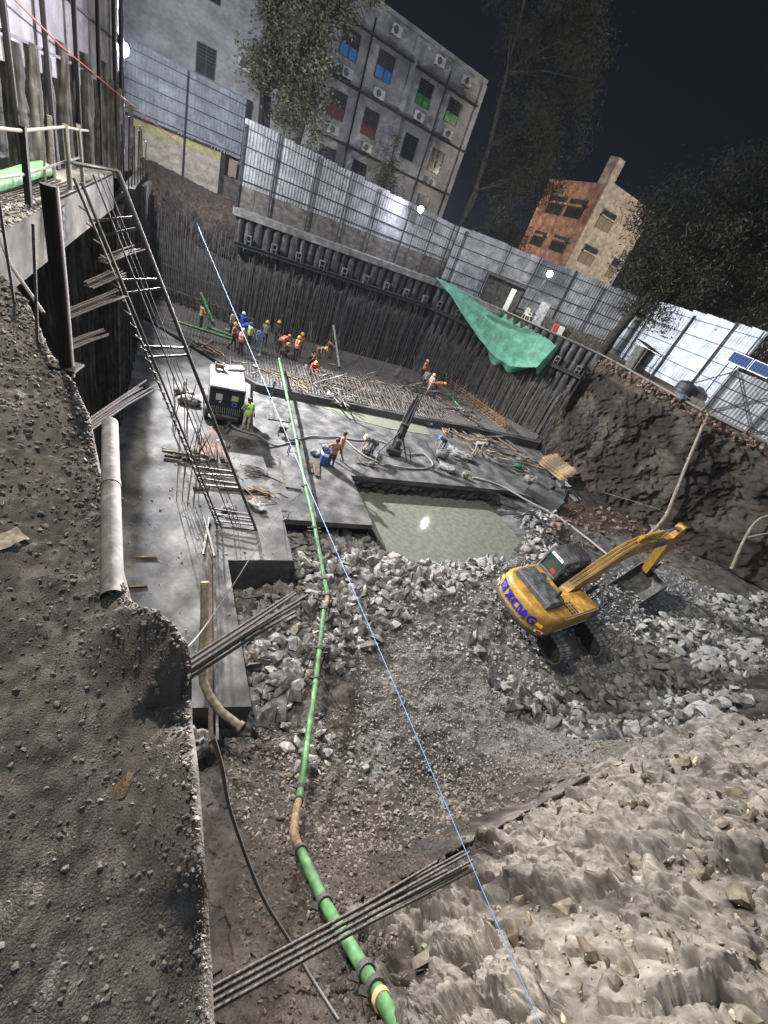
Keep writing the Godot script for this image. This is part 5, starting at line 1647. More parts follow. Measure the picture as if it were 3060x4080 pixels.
	b = B(); b.tube([F.call(4.4, 4.84, 0), F.call(6.05, 4.95, 0)], 0.06, 12); put(b, "cylinder_rod", chrome, o)
	b = B()
	b.extrude([v2(5.95, 5.05), v2(6.2, 5.05), v2(6.6, 4.45), v2(7.86, 1.72), v2(7.80, 1.50), v2(7.56, 1.48), v2(6.3, 3.45), v2(5.9, 4.05), v2(5.75, 4.35)], -0.18, 0.18, side)
	put(b, "arm", yel, o)
	b = B(); b.tube([F.call(6.7, 4.3, 0), F.call(7.35, 3.0, 0)], 0.08, 10); put(b, "bucket_cylinder", black, o)
	b = B(); b.tube([F.call(7.35, 3.0, 0), F.call(8.0, 2.2, 0)], 0.045, 10); put(b, "cylinder_rod", chrome, o)
	b = B()
	for x in [-0.2, 0.2]:
		b.beam(F.call(8.0, 2.2, x), F.call(8.05, 1.45, x), 0.05, 0.12); b.beam(F.call(8.0, 2.2, x), F.call(7.5, 2.0, x), 0.05, 0.12)
	put(b, "linkage", mud, o)
	var bs := mat("bucket_steel", Color(0.33, 0.325, 0.31), 0.6, {"metal": 0.3, "tex": "grain", "world": false, "scale": 1.0, "coarse": "blotch", "coarse_scale": 0.7})
	var curve := [v2(6.55, 0.14), v2(7.1, 0.16), v2(7.65, 0.28), v2(8.15, 0.52), v2(8.5, 0.86), v2(8.6, 1.2), v2(8.45, 1.5), v2(8.2, 1.6)]
	var inner := []
	for i in curve.size():
		var t: Vector2 = (curve[mini(i + 1, curve.size() - 1)] - curve[maxi(i - 1, 0)]).normalized()
		inner.append(curve[i] + v2(-t.y, t.x) * 0.035)
	var rev := inner.duplicate(); rev.reverse()
	var bucket := Node3D.new(); bucket.name = "bucket"; o.add_child(bucket)
	bucket.position = v3(0.42, 0, 1.95)
	bucket.scale = Vector3.ONE * 1.16
	b = B(); b.extrude(curve + rev, -0.68, 0.68, side); put(b, "shell", bs, bucket)
	for x in [-0.69, 0.66]:
		b = B(); b.extrude(curve, x, x + 0.03, side); put(b, "side_plate", bs, bucket)
	for i in 5:
		b = B(); b.extrude([v2(6.25, 0.16), v2(6.65, 0.22), v2(6.65, 0.12), v2(6.5, 0.11)], -0.62 + 0.285 * i, -0.50 + 0.285 * i, side); put(b, "tooth", steel, bucket)
	for i in 6:
		var x := -0.19 + 0.075 * i
		b = B()
		b.tube([F.call(0.15, 2.25, x), F.call(0.9, 3.1 + 0.05 * (i % 2), x), F.call(1.75, 4.06, x), F.call(2.4, 4.42, x), F.call(3.2, 4.56 + 0.06 * (i % 3), x), F.call(4.6, 4.6, x * 1.2)], 0.022, 6)
		put(b, "hydraulic_hose", mat("hose_brown", Color(0.085, 0.055, 0.03), 0.6) if i % 2 else yel, o)
	for i in 3:
		b = B(); b.tube([F.call(4.6, 4.6, -0.1 + 0.1 * i), F.call(5.3, 4.9 + 0.1 * i, -0.15 + 0.1 * i), F.call(6.0, 4.75, -0.2), F.call(6.5, 4.3, -0.22)], 0.02, 6); put(b, "hydraulic_hose", black, o)
	b = B(); b.tube([v3(1.25, 1.3, -1.55), v3(1.3, 2.1, -1.6), v3(1.0, 2.3, -1.75), v3(0.75, 2.15, -1.75), v3(0.72, 1.35, -1.65)], 0.022, 6); put(b, "grab_rail", black, o)
	# --- lettering and stickers on the rounded back of the counterweight
	var on_back := func(x: float, y: float, lift: float) -> Transform3D:
		var z := 2.87 - 0.16 * (x / 0.75) * (x / 0.75) * 0.56 - maxf(0, absf(x) - 0.75) * 0.5
		var slope := -0.24 * x if absf(x) < 0.75 else -0.56 * signf(x) * 0.9
		return Transform3D(Basis(Vector3.UP, atan(-slope)), v3(x, y, z + lift))
	var letters := [["X", -0.42], ["C", -0.06], ["M", 0.36], ["G", 0.82]]
	for l in letters: text_part(o, "lettering", l[0], 0.42, blue, on_back.call(l[1], 1.68, 0.02), 0.02)
	var lt: Transform3D = on_back.call(-0.86, 1.70, 0.03)
	b = B(); b.box(Vector3.ZERO, v3(0.36, 0.42, 0.02)); var q := put(b, "logo_square", blue, o); q.transform = lt
	b = B(); b.extrude([v2(-0.12, 0.12), v2(0.12, 0.12), v2(0, -0.13)], 0.011, 0.016, Transform3D.IDENTITY); q = put(b, "logo_triangle", yel, o); q.transform = lt
	b = B(); b.extrude([v2(-0.06, 0.085), v2(0.06, 0.085), v2(0, -0.04)], 0.017, 0.021, Transform3D.IDENTITY); q = put(b, "logo_triangle", blue, o); q.transform = lt
	for x in [-1.24, 1.22]:
		var tf: Transform3D = on_back.call(x, 1.42, 0.04)
		tf.basis = Basis(Vector3.UP, -0.75 if x < 0 else 0.75)
		tf.origin = v3(x * 1.005, 1.42, 2.53)
		b = B(); b.box(Vector3.ZERO, v3(0.34, 0.13, 0.01)); q = put(b, "reflector", white, o); q.transform = tf
		b = B(); b.extrude([v2(-0.07, -0.055), v2(0.155, -0.055), v2(0.10, 0.055), v2(-0.125, 0.055)], 0.006, 0.009, Transform3D.IDENTITY); q = put(b, "reflector", redm, o); q.transform = tf
	b = B(); b.box(v3(1.12, 1.72, 2.62), v3(0.26, 0.15, 0.01), Basis(Vector3.UP, 0.42)); put(b, "warning_sticker", warn, o)
	b = B(); b.box(v3(-1.16, 1.82, 2.60), v3(0.2, 0.14, 0.01), Basis(Vector3.UP, -0.45)); put(b, "warning_sticker", warn, o)
	text_part(o, "lettering", "XCMG", 0.3, blue, Transform3D(Basis(Vector3.UP, PI / 2), v3(0.12 + 0.252, 4.22, -4.75)), 0.012)

# ---------------------------------------------------------------- the concrete delivery pipe
func pipeline() -> void:
	var p := [v3(-10.15, 0.90, -26.87), v3(-7.33, 0.75, -21.90), v3(-5.34, 0.60, -18.45), v3(-3.54, 0.50, -15.22), v3(-2.25, 0.30, -13.12), v3(-1.03, 0.05, -11.01), v3(-0.68, 0.00, -10.41), v3(-0.58, 0.00, -9.79), v3(-0.19, -0.05, -8.34), v3(0.07, -0.05, -7.36), v3(0.69, 0.40, -4.44), v3(0.73, 0.60, -4.10), v3(0.75, 1.90, -3.09), v3(0.89, 2.60, -2.67), v3(1.31, 3.50, -1.96), v3(1.77, 4.50, -1.30), v3(1.83, 4.78, -1.16), v3(2.03, 5.60, -0.71)]
	var o := thing("concrete_pipe", "long green concrete delivery pipe crossing the pit with tan elbows", "pipe")
	var gr := []
	for k in 3: gr.append(mat("pipe_green_%d" % k, Color(0.16, 0.40, 0.14) * [1.0, 0.86, 1.1][k], 0.55, {"tex": "soft", "scale": 0.9, "coarse": "blotch", "coarse_scale": 0.5}))
	var tanm := mat("elbow_tan", Color(0.46, 0.30, 0.16), 0.75, {"tex": "soft", "scale": 1.0, "coarse": "blotch", "coarse_scale": 0.8})
	var clamp_m := mat("clamp_steel", Color(0.09, 0.085, 0.08), 0.7, {"metal": 0.4, "tex": "grain", "scale": 2.0})
	var R := 0.078
	for i in p.size() - 1:
		if i == 6 or i == 11 or i == 12: continue
		var b := B(); b.tube([p[i], p[i + 1]], R, 16); put(b, "pipe_length", gr[i % 3], o)
	var b := B(); b.tube([p[6], p[6].lerp(p[7], 0.5) + v3(0.05, 0, 0), p[7]], R, 16); put(b, "elbow", tanm, o)
	b = B(); b.tube([p[11], p[11].lerp(p[12], 0.5) + v3(-0.03, -0.05, -0.05), p[12], p[12].lerp(p[13], 0.6) + v3(-0.02, 0, 0.0), p[13]], R, 16); put(b, "elbow", tanm, o)
	for i in range(1, p.size() - 1):
		if i in [12]: continue
		var d: Vector3 = (p[i + 1] - p[i - 1]).normalized()
		b = B(); b.tube([p[i] - d * 0.045, p[i] + d * 0.045], R + 0.028, 14); b.box(p[i] + d.cross(Vector3.UP).normalized() * (R + 0.05), v3(0.09, 0.07, 0.07)); put(b, "clamp", clamp_m, o)
	b = B()
	var c: Vector3 = p[15].lerp(p[17], 0.36)
	var dd: Vector3 = (p[17] - p[15]).normalized()
	var xx := dd.cross(Vector3.UP).normalized()
	for k in 4:
		var loop := []
		for j in 13:
			var a := TAU * j / 12
			loop.append(c + dd * (0.02 * k) + (xx * cos(a) + xx.cross(dd) * sin(a)) * (R + 0.012))
		b.tube(loop, 0.012, 5)
	b.tube([c - xx * R, c - xx * 0.12 + v3(0, -0.12, 0.02), c - xx * 0.1 + v3(0, -0.3, 0.0)], 0.012, 5)
	put(b, "rope_binding", mat("jute_rope", Color(0.33, 0.23, 0.12), 0.9), o)
	# trestles that carry the pipe
	var tm := mat("rusty_frame", Color(0.075, 0.06, 0.05), 0.8, {"metal": 0.3})
	var tl := ["black steel trestle under the green pipe at the edge of the wet slab", "black steel trestle under the green pipe beside the rubble", "black steel trestle under the green pipe on the wet slab near the workers", "black steel trestle under the green pipe near the tan elbow"]
	var spots := [[4, -0.33], [8, -1.25], [2, -0.33], [6, -1.25]]
	for k in 4:
		var at: Vector3 = p[spots[k][0]]
		var h: float = at.y - R - spots[k][1]
		var t := thing("pipe_trestle", tl[k], "trestle", v3(at.x, spots[k][1], at.z), 0.5, "trestles under the green pipe")
		for q in [[-0.25, -0.18], [0.25, -0.18], [-0.25, 0.18], [0.25, 0.18]]:
			b = B(); b.beam(v3(q[0], 0, q[1]), v3(q[0] * 0.8, h, q[1] * 0.6), 0.035, 0.035); put(b, "leg", tm, t)
		b = B(); b.beam(v3(-0.26, h - 0.02, 0.1), v3(0.26, h - 0.02, 0.1), 0.04, 0.04); b.beam(v3(-0.26, h - 0.02, -0.1), v3(0.26, h - 0.02, -0.1), 0.04, 0.04); put(b, "top_rail", tm, t)
		b = B(); b.beam(v3(-0.25, h * 0.35, 0.17), v3(0.25, h * 0.35, 0.17), 0.03, 0.03); put(b, "brace", tm, t)

# ---------------------------------------------------------------- steel stair frame and ladder
func stair_tower() -> void:
	var st := mat("galvanised_tube", Color(0.17, 0.162, 0.152), 0.55, {"metal": 0.45, "tex": "grain", "scale": 1.2})
	var o := thing("access_ladder", "long steel ladder frame leaning from the platform down to the slab", "ladder")
	var a0 := v3(-8.2, 9.35, -9.1)
	var a1 := v3(-5.45, 0.02, -11.5)
	var w := v3(0.27, 0.0, 0.12)
	var c0 := v3(-7.6, 9.72, -9.5)
	var c1 := v3(-4.2, 0.02, -12.05)
	for s in [0.0, 1.0]:
		var b := B(); b.tube([a0 + w * s, a1 + w * s], 0.032, 8); put(b, "ladder_rail", st, o)
	for i in 33:
		var q := (a0 + v3(0, -0.3, 0)).lerp(a1, (i + 0.6) / 33.0)
		var b := B(); b.tube([q, q + w], 0.02, 6); put(b, "rung", st, o)
	var side := v3(0.09, 0.0, 0.05)
	for s in [0.0, 1.0]:
		var b := B(); b.tube([a0 + v3(-0.55, 0.15, -0.6) + side * s, c0 + side * s, c0.lerp(c1, 0.42) + side * s, c1 + side * s], 0.034, 8); put(b, "frame_rail", st, o)
	for t in [0.075, 0.19, 0.345, 0.74, 0.79, 0.93, 0.965]:
		for e in [0.0, 0.03]:
			var b := B()
			b.beam(a0.lerp(a1, t + e) - w * 0.4, c0.lerp(c1, t + e * 0.6), 0.05, 0.05)
			put(b, "cross_bar", st, o)
	for k in 3:
		var b := B(); b.tube([a0.lerp(c0, 0.45 + 0.12 * k), a1.lerp(c1, 0.42 + 0.1 * k)], 0.012 if k else 0.02, 6); put(b, "hanging_bar", st, o)
	var b := B(); b.beam(a1 + v3(0.2, 0.0, 0.05), c1 + v3(0.1, 0, 0.05), 0.05, 0.05); put(b, "foot_bar", st, o)
	# bars standing up beside the foot of the ladder
	var rb := mat("rusty_rebar", Color(0.115, 0.10, 0.09), 0.8, {})
	var s2 := thing("column_cage", "tall cage of thin vertical bars beside the foot of the ladder", "rebar cage", v3(-6.9, 0, -12.1))
	for i in 8:
		var p := v3(0.22 * (i % 4) - 0.3, 0, 0.35 * int(i / 4))
		var bb := B(); bb.tube([p, p + v3(rnd(-0.1, 0.1), 1.6, rnd(-0.1, 0.1)), p + v3(rnd(-0.25, 0.25), 3.2, rnd(-0.2, 0.2))], 0.014, 5); put(bb, "bar", rb, s2)
	for y in [0.5, 1.1, 1.8]:
		var bb := B(); bb.tube([v3(-0.32, y, 0), v3(0.38, y, 0), v3(0.38, y, 0.36), v3(-0.32, y, 0.36), v3(-0.32, y, 0)], 0.01, 5); put(bb, "tie", rb, s2)
	s2 = thing("column_cage", "loose cage of tall bars standing left of the blue compressor", "rebar cage", v3(-9.6, 0, -15.9))
	for i in 7:
		var p := v3(0.2 * i - 0.6, 0, 0.2 * (i % 3))
		var bb := B(); bb.tube([p, p + v3(rnd(-0.15, 0.15), 1.3, rnd(-0.1, 0.1)), p + v3(rnd(-0.4, 0.4), 2.7, rnd(-0.3, 0.3))], 0.02, 5); put(bb, "bar", rb, s2)

func anchor_bundles() -> void:   # tails of ground-anchor strand that stick out of the walls
	var m := mat("strand_steel", Color(0.075, 0.066, 0.058), 0.9, {"spec": 0.2, "tex": "streak", "scale": 3.0, "relief": 0.3})
	var dark := mat("strand_dark", Color(0.045, 0.041, 0.038), 0.9, {"spec": 0.2})
	var all := [
		[v3(-0.74, 8.50, -1.30), v3(-0.34, 8.28, -2.45), 7, 0.011, "bundle of steel strands poking out under the ledge above the slab corner", true],
		[v3(0.04, 8.62, -0.20), v3(1.24, 8.22, -1.16), 8, 0.0072, "thick bundle of steel strands crossing over the green pipe in the foreground", false],
		[v3(-3.40, 8.00, -3.7), v3(-4.15, 7.60, -5.85), 6, 0.012, "bundle of steel strands beyond the brown steel post, lowest on the left wall", false],
		[v3(-4.95, 8.00, -5.1), v3(-5.81, 7.60, -7.01), 6, 0.013, "bundle of steel strands just right of the brown steel post", false],
		[v3(-5.80, 8.00, -6.1), v3(-7.10, 7.60, -9.0), 6, 0.016, "long bundle of steel strands crossing behind the ladder, middle of the left wall", false],
		[v3(-6.70, 8.00, -7.6), v3(-8.20, 7.60, -10.5), 6, 0.018, "bundle of steel strands crossing the ladder below its upper cross bars", false],
		[v3(-7.75, 8.00, -9.2), v3(-9.72, 7.60, -13.1), 5, 0.018, "topmost bundle of steel strands behind the ladder frame", false]]
	for q in all:
		var o := thing("strand_bundle", q[4], "steel strands", Vector3.ZERO, 0.0, "anchor strand tails along the pit edge")
		var a: Vector3 = q[0]
		var c: Vector3 = q[1]
		var d := (c - a).normalized()
		var x := d.cross(Vector3.UP).normalized()
		var u := x.cross(d)
		for i in q[2]:
			var off: Vector3 = x * (float(i % 4) - 1.5) * q[3] * 2.6 + u * (int(i / 4) - 0.5) * q[3] * 3.4
			var e: float = rnd(-0.16, 0.02) * a.distance_to(c)
			var b := B()
			b.tube([a + off, a.lerp(c, 0.5) + off * 1.15 + v3(0, 0.015, 0), c + off * 1.6 + d * e + v3(rnd(-0.02, 0.02), rnd(-0.03, 0.03), 0)], q[3], 7)
			put(b, "strand", dark if q[5] and i % 2 else m, o)

# ---------------------------------------------------------------- on the ledge
func ledge_things() -> void:
	var m := mat("asbestos_pipe", Color(0.21, 0.195, 0.17), 0.85, {"tex": "grain", "scale": 1.5, "coarse": "blotch", "coarse_scale": 1.2})
	var o := thing("drain_pipe", "pale open-ended pipe lying along the edge of the soil ledge", "pipe")
	var a := v3(-2.10, 9.10, -2.52)
	var c := v3(-1.06, 9.085, -1.25)
	var mid := a.lerp(c, 0.45)
	for q in [[a, mid - (c - a) * 0.004], [mid, c]]:
		var b := B(); b.tube([q[0], q[1]], 0.052, 20, -1.0, false); b.tube([q[1], q[0]], 0.044, 20, -1.0, false)
		put(b, "pipe_length", m, o)
	var b := B(); b.tube([mid - (c - a) * 0.012, mid + (c - a) * 0.012], 0.056, 20); put(b, "joint_ring", m, o)
	o = thing("steel_post", "rusty brown steel post standing at the edge of the ledge", "post", v3(-3.05, 8.9, -3.18), 0.35)
	b = B()
	b.tube([v3(0, 0, 0), v3(0.0, 0.7, 0), v3(-0.01, 1.42, 0)], 0.056, 16)
	put(b, "shaft", mat("post_rust", Color(0.035, 0.022, 0.018), 0.85, {"metal": 0.2, "tex": "grain", "world": false, "scale": 2.0, "coarse": "streak", "coarse_scale": 0.8}), o)
	b = B(); b.soft_box(v3(0, 0.09, 0), v3(0.2, 0.02, 0.2), 0.004); put(b, "foot_plate", mat("post_rust"), o)
	var rb := mat("thin_rod", Color(0.085, 0.07, 0.058), 0.8, {"tex": "grain", "scale": 2.0})
	for q in [[v3(-4.22, 8.98, -3.85), v3(-4.30, 9.88, -3.92), "short rusty rod standing in the soil at the far left edge"], [v3(-3.44, 8.98, -3.30), v3(-3.55, 9.92, -3.50), "thin rusty rod standing in the soil beside the brown steel post"]]:
		b = B(); b.tube([q[0], q[0].lerp(q[1], 0.5) + v3(0.01, 0, 0.01), q[1]], 0.013, 7)
		tag(put(b, "steel_rod", rb), q[2], "rod", "rods standing on the ledge")
	b = B(); b.tube([v3(-5.75, 9.15, -5.15), v3(-4.9, 9.08, -4.5), v3(-4.0, 8.98, -3.95)], 0.02, 7)
	tag(put(b, "scaffold_tube", rb), "steel tube lying along the far end of the ledge edge", "tube")
	var st := rock_shape(91, 0.35)
	var q2 := put(st, "flat_stone", mat("orange_stone", Color(0.33, 0.22, 0.14), 0.95, {"tex": "grain", "world": false, "scale": 0.8, "coarse": "blotch", "coarse_scale": 0.6, "relief": 1.0}))
	q2.transform = Transform3D(Basis(Vector3.UP, 0.6).scaled(v3(0.042, 0.04, 0.052)), v3(-0.47, ledge_h(-0.47, -0.58) + 0.004, -0.58))
	tag(q2, "flat orange-brown stone lying on the ledge soil", "stone")
	var litter := mat("dry_litter", Color(0.30, 0.255, 0.2), 0.9, {"tex": "grain", "world": false, "scale": 1.5})
	var spots := [[v2(-2.35, -1.75), "crumpled pale scrap on the soil left of the pipe"], [v2(-1.75, -1.35), "pale scrap of paper half buried beside the pipe"], [v2(-3.0, -2.3), "torn pale scrap on the soil below the thin rod"], [v2(-1.6, -1.02), "small pale scrap on the soil below the pipe end"], [v2(-2.6, -1.35), "orange-brown chip of wood on the left soil"]]
	for k in spots.size():
		b = B()
		var pts := []
		for i in 7:
			var row := []
			for j in 9:
				var x := (j - 4) * 0.022
				var z := (i - 3) * 0.018
				row.append(v3(x, 0.012 + 0.02 * noise_a.get_noise_2d(x * 30 + k * 9, z * 30), z))
			pts.append(row)
		b.grid(pts)
		var o2 := put(b, "scrap", litter)
		var p: Vector2 = spots[k][0]
		o2.position = v3(p.x, ledge_h(p.x, p.y) + 0.004, p.y)
		o2.rotation.y = k * 1.3
		tag(o2, spots[k][1], "scrap", "scraps on the ledge")

func pad_things() -> void:
	var pale := mat("pale_tube", Color(0.36, 0.33, 0.29), 0.7, {"tex": "grain", "scale": 1.5})
	var dk := mat("black_angle", Color(0.02, 0.019, 0.02), 0.6, {"metal": 0.3})
	var o := thing("guard_rail", "guard rail of odd steel posts along the concrete platform", "railing")
	var posts := [[v3(-6.2, 9.0, -4.7), v3(-6.1, 10.1, -4.7)], [v3(-7.3, 9.0, -7.16), v3(-7.32, 10.08, -7.22)], [v3(-9.31, 9.0, -9.81), v3(-9.30, 10.12, -9.81)], [v3(-8.75, 9.0, -9.60), v3(-8.86, 10.1, -9.7)], [v3(-9.42, 9.0, -10.71), v3(-9.5, 10.1, -10.75)], [v3(-8.9, 9.0, -9.15), v3(-8.85, 10.5, -9.2)]]
	for i in posts.size():
		var b := B()
		if i == 1 or i == 0: b.beam(posts[i][0], posts[i][1], 0.09, 0.06)
		else: b.tube(posts[i], [0.03, 0.03, 0.045, 0.055, 0.045, 0.022][i], 8)
		put(b, "post", dk if i < 2 else pale, o)
	var b := B(); b.tube([v3(-6.1, 10.05, -4.7), v3(-7.32, 10.02, -7.2), v3(-8.86, 10.05, -9.68), v3(-9.5, 10.0, -10.75), v3(-10.0, 9.98, -11.6)], 0.024, 7); put(b, "top_rail", pale, o)
	b = B(); b.tube([v3(-6.3, 9.35, -4.7), v3(-7.33, 9.47, -7.2), v3(-8.86, 9.5, -9.7), v3(-9.5, 9.5, -10.75)], 0.02, 7); put(b, "lower_rail", pale, o)
	o = thing("layflat_hose", "thick light green hose folded on the concrete platform", "hose")
	b = B(); b.tube([v3(-6.9, 9.16, -5.2), v3(-7.6, 9.16, -6.6), v3(-8.2, 9.18, -7.7), v3(-8.9, 9.22, -8.9), v3(-9.35, 9.2, -9.6), v3(-9.5, 9.12, -9.9)], 0.13, 14)
	put(b, "upper_fold", mat("hose_green", Color(0.17, 0.42, 0.19), 0.6, {"tex": "soft", "scale": 0.8}), o)
	b = B(); b.tube([v3(-7.2, 9.1, -5.2), v3(-7.9, 9.1, -6.6), v3(-8.6, 9.1, -8.0), v3(-9.2, 9.1, -9.2)], 0.1, 14)
	put(b, "lower_fold", mat("hose_green"), o)
	var rod := mat("thin_rod")
	for i in 6:
		b = B()
		var x := i * 0.07
		b.tube([v3(-6.9 - x, 9.05, -6.0 - x * 0.6), v3(-8.0 - x, 9.05, -8.1), v3(-9.1 - x, 9.05, -10.2 + x)], 0.012, 6)
		tag(put(b, "reinforcing_bar", rod), "thin steel bar lying lengthwise on the concrete platform", "steel bar", "bars lying on the platform")
	for i in 9:
		var p := v3(-12.0 - 0.35 * i, 8.4, -15.2 - 0.62 * i)
		b = B(); b.tube([p, p + v3(rnd(-0.1, 0.1), rnd(1.2, 2.0), rnd(-0.1, 0.1))], 0.022, 6)
		tag(put(b, "upright_bar", rod), "rusty upright bar in the row beyond the end of the platform", "steel bar", "upright bars beyond the platform")
	b = B()
	b.soft_box(v3(0, 0.25, 0), v3(0.9, 0.5, 1.3), 0.16)
	o = put(b, "covered_heap", mat("navy_sheet", Color(0.02, 0.024, 0.04), 0.6, {"tex": "soft", "scale": 0.8}))
	o.position = v3(-9.35, 9.0, -8.0); o.rotation.y = 0.5
	tag(o, "low heap under a dark navy sheet against the boundary wall", "heap")
	var stones := []
	var sh := rock_shape(12, 0.8)
	for i in 900:
		var t := rng.randf()
		var p := v2(-5.7, -4.9).lerp(v2(-7.6, -7.9), t) + v2(-0.87, 0.5) * pow(rng.randf(), 1.6) * 1.3
		var s := rnd(0.008, 0.03)
		stones.append([Transform3D(Basis(Vector3(rng.randfn(), rng.randfn(), rng.randfn()).normalized(), rnd(0, 6)).scaled_local(Vector3.ONE * s), v3(p.x, 9.035 + s * 0.4, p.y)), s])
	many("platform_gravel", [sh], stones, mat("loose_stone"), Color(0.36, 0.34, 0.31), 0.3)

# ---------------------------------------------------------------- reinforcement deck
func back_deck() -> void:
	var rb := mat("rusty_rebar")
	var timber := mat("grey_timber", Color(0.225, 0.195, 0.16), 0.9, {"tex": "wood", "world": false, "scale": v3(0.3, 1.0, 1.0), "coarse": "blotch", "coarse_scale": 0.6})
	var brown := mat("brown_timber", Color(0.40, 0.235, 0.115), 0.85, {"tex": "wood", "world": false, "scale": v3(0.3, 1.0, 1.0), "coarse": "blotch", "coarse_scale": 0.6})
	# two layers of close bars over the whole deck
	var deck := PackedVector2Array([v2(-10.0, -23.8), v2(-0.3, -29.1), v2(3.0, -31.2), v2(9.0, -34.5), v2(9.4, -35.9), v2(-3.0, -39.0), v2(-16.6, -31.7), v2(-21.5, -31.0), v2(-19.5, -27.0)])
	var along_x := v2(0.875, -0.484)
	var across := v2(0.484, 0.875)
	var bar := B(); bar.tube([v3(-0.5, 0, 0), v3(0.5, 0, 0)], 0.016, 5)
	var bm := bar.mesh()
	var list := []
	for k in 2:
		var dir: Vector2 = [along_x, across][k]
		var nor: Vector2 = [across, along_x][k]
		for i in range(-120, 160):
			var gap: float = [0.17, 0.2][k]
			var base := v2(-8, -31) + nor * i * gap
			var seg := Geometry2D.intersect_polyline_with_polygon(PackedVector2Array([base - dir * 40, base + dir * 40]), deck)
			for s in seg:
				var m := (s[0] + s[1]) / 2
				var L: float = s[0].distance_to(s[1])
				var bs := Basis(Vector3.UP, atan2(-dir.y, dir.x)).scaled_local(v3(L, 1, 1))
				list.append([Transform3D(bs, v3(m.x, 0.19 + 0.035 * k + rnd(-0.01, 0.01), m.y)), 1.0])
	many("reinforcement_mat", [bm], list, mat("mat_bars", Color(1, 1, 1), 0.8, {"painted": true}), Color(0.125, 0.112, 0.10), 0.25)
	# rack of leaning bars along the front of the deck
	var row := thing("bar_rack", "row of pale slanted bars tied along the front of the rebar deck", "rebar rack", Vector3.ZERO)
	for i in 34:
		var t := i / 33.0
		var p := v2(-8.2, -26.4).lerp(v2(0.7, -31.2), t) + v2(rnd(-0.06, 0.06), rnd(-0.06, 0.06))
		var b := B(); b.beam(v3(p.x - 0.75, 0.95, p.y - 0.55), v3(p.x + 0.55, 0.22, p.y + 0.75), 0.05, 0.05)
		put(b, "slanted_bar", timber, row)
	for k in 2:
		var b := B(); b.tube([v3(-8.9, [0.92, 0.45][k], -26.95 + k * 0.9), v3(0.1, [0.92, 0.45][k], -31.75 + k * 0.9)], 0.03, 6); put(b, "long_bar", timber, row)
	for i in 12:
		var t := i / 11.0
		var p := v2(-8.9, -26.95).lerp(v2(0.1, -31.75), t)
		var b := B(); b.beam(v3(p.x, 0.2, p.y), v3(p.x, 0.95, p.y), 0.04, 0.04); put(b, "prop", timber, row)
	# kicker frame at the foot of the left facing
	row = thing("kicker_frame", "long ladder-like timber frame at the foot of the ribbed facing", "formwork")
	for k in 3:
		var b := B(); b.beam(v3(-21.9, 0.35 + 0.42 * k, -30.6 + 0.25 * k), v3(-14.2, 0.35 + 0.42 * k, -31.6 + 0.1 * k), 0.09, 0.07); put(b, "runner", timber, row)
	for i in 15:
		var t := i / 14.0
		var p := v3(-21.8, 0.2, -30.55).lerp(v3(-14.3, 0.2, -31.5), t)
		var b := B(); b.beam(p, p + v3(0, 1.1, 0.35), 0.07, 0.07); put(b, "stud", timber, row)
	# orange timber formwork along the far right
	row = thing("formwork", "orange-brown timber formwork with upright pegs near the far right wall", "formwork")
	for i in 24:
		var t := i / 23.0
		var p := v2(0.9, -38.3).lerp(v2(6.3, -33.4), t)
		var hgt := rnd(1.0, 1.35)
		var b := B(); b.beam(v3(p.x, 0.2, p.y), v3(p.x + 0.05, hgt, p.y), 0.08, 0.06); put(b, "peg", brown if i > 7 else timber, row)
		b = B(); b.beam(v3(p.x - 0.6, 0.2, p.y - 0.5), v3(p.x - 0.05, 0.85, p.y - 0.05), 0.05, 0.05); put(b, "raker", brown if i > 7 else timber, row)
	for k in 4:
		var b := B(); b.beam(v3(0.8 - 0.12 * k, 0.3 + 0.2 * k, -38.3 - 0.1 * k), v3(6.3 - 0.12 * k, 0.3 + 0.2 * k, -33.4 - 0.1 * k), 0.10, 0.06); put(b, "runner", brown, row)
	row = thing("formwork", "low grey timber formwork left of the orange formwork", "formwork")
	for i in 14:
		var t := i / 13.0
		var p := v2(1.2, -33.4).lerp(v2(3.9, -31.9), t)
		var b := B(); b.beam(v3(p.x, 0.15, p.y), v3(p.x, rnd(0.6, 0.9), p.y), 0.06, 0.06); put(b, "peg", timber, row)
	var b2 := B(); b2.beam(v3(1.1, 0.5, -33.45), v3(4.0, 0.5, -31.85), 0.08, 0.08); b2.beam(v3(1.1, 0.25, -33.45), v3(4.0, 0.25, -31.85), 0.08, 0.08); put(b2, "runner", timber, row)
	# loose timbers and bars lying about: grouped, nothing tells them apart
	var plank := B(); plank.soft_box(Vector3.ZERO, v3(1.0, 0.05, 0.11), 0.006)
	var plank_m := plank.mesh()
	var zones := [[v2(-9.2, -24.9), v2(-5.0, -28.0), 26], [v2(-8.8, -27.6), v2(-3.5, -31.6), 34], [v2(-3.0, -31.5), v2(3.5, -36.0), 40], [v2(1.0, -29.6), v2(5.4, -32.5), 30], [v2(3.6, -28.0), v2(8.4, -31.6), 34], [v2(-15.5, -24.6), v2(-9.5, -25.8), 14]]
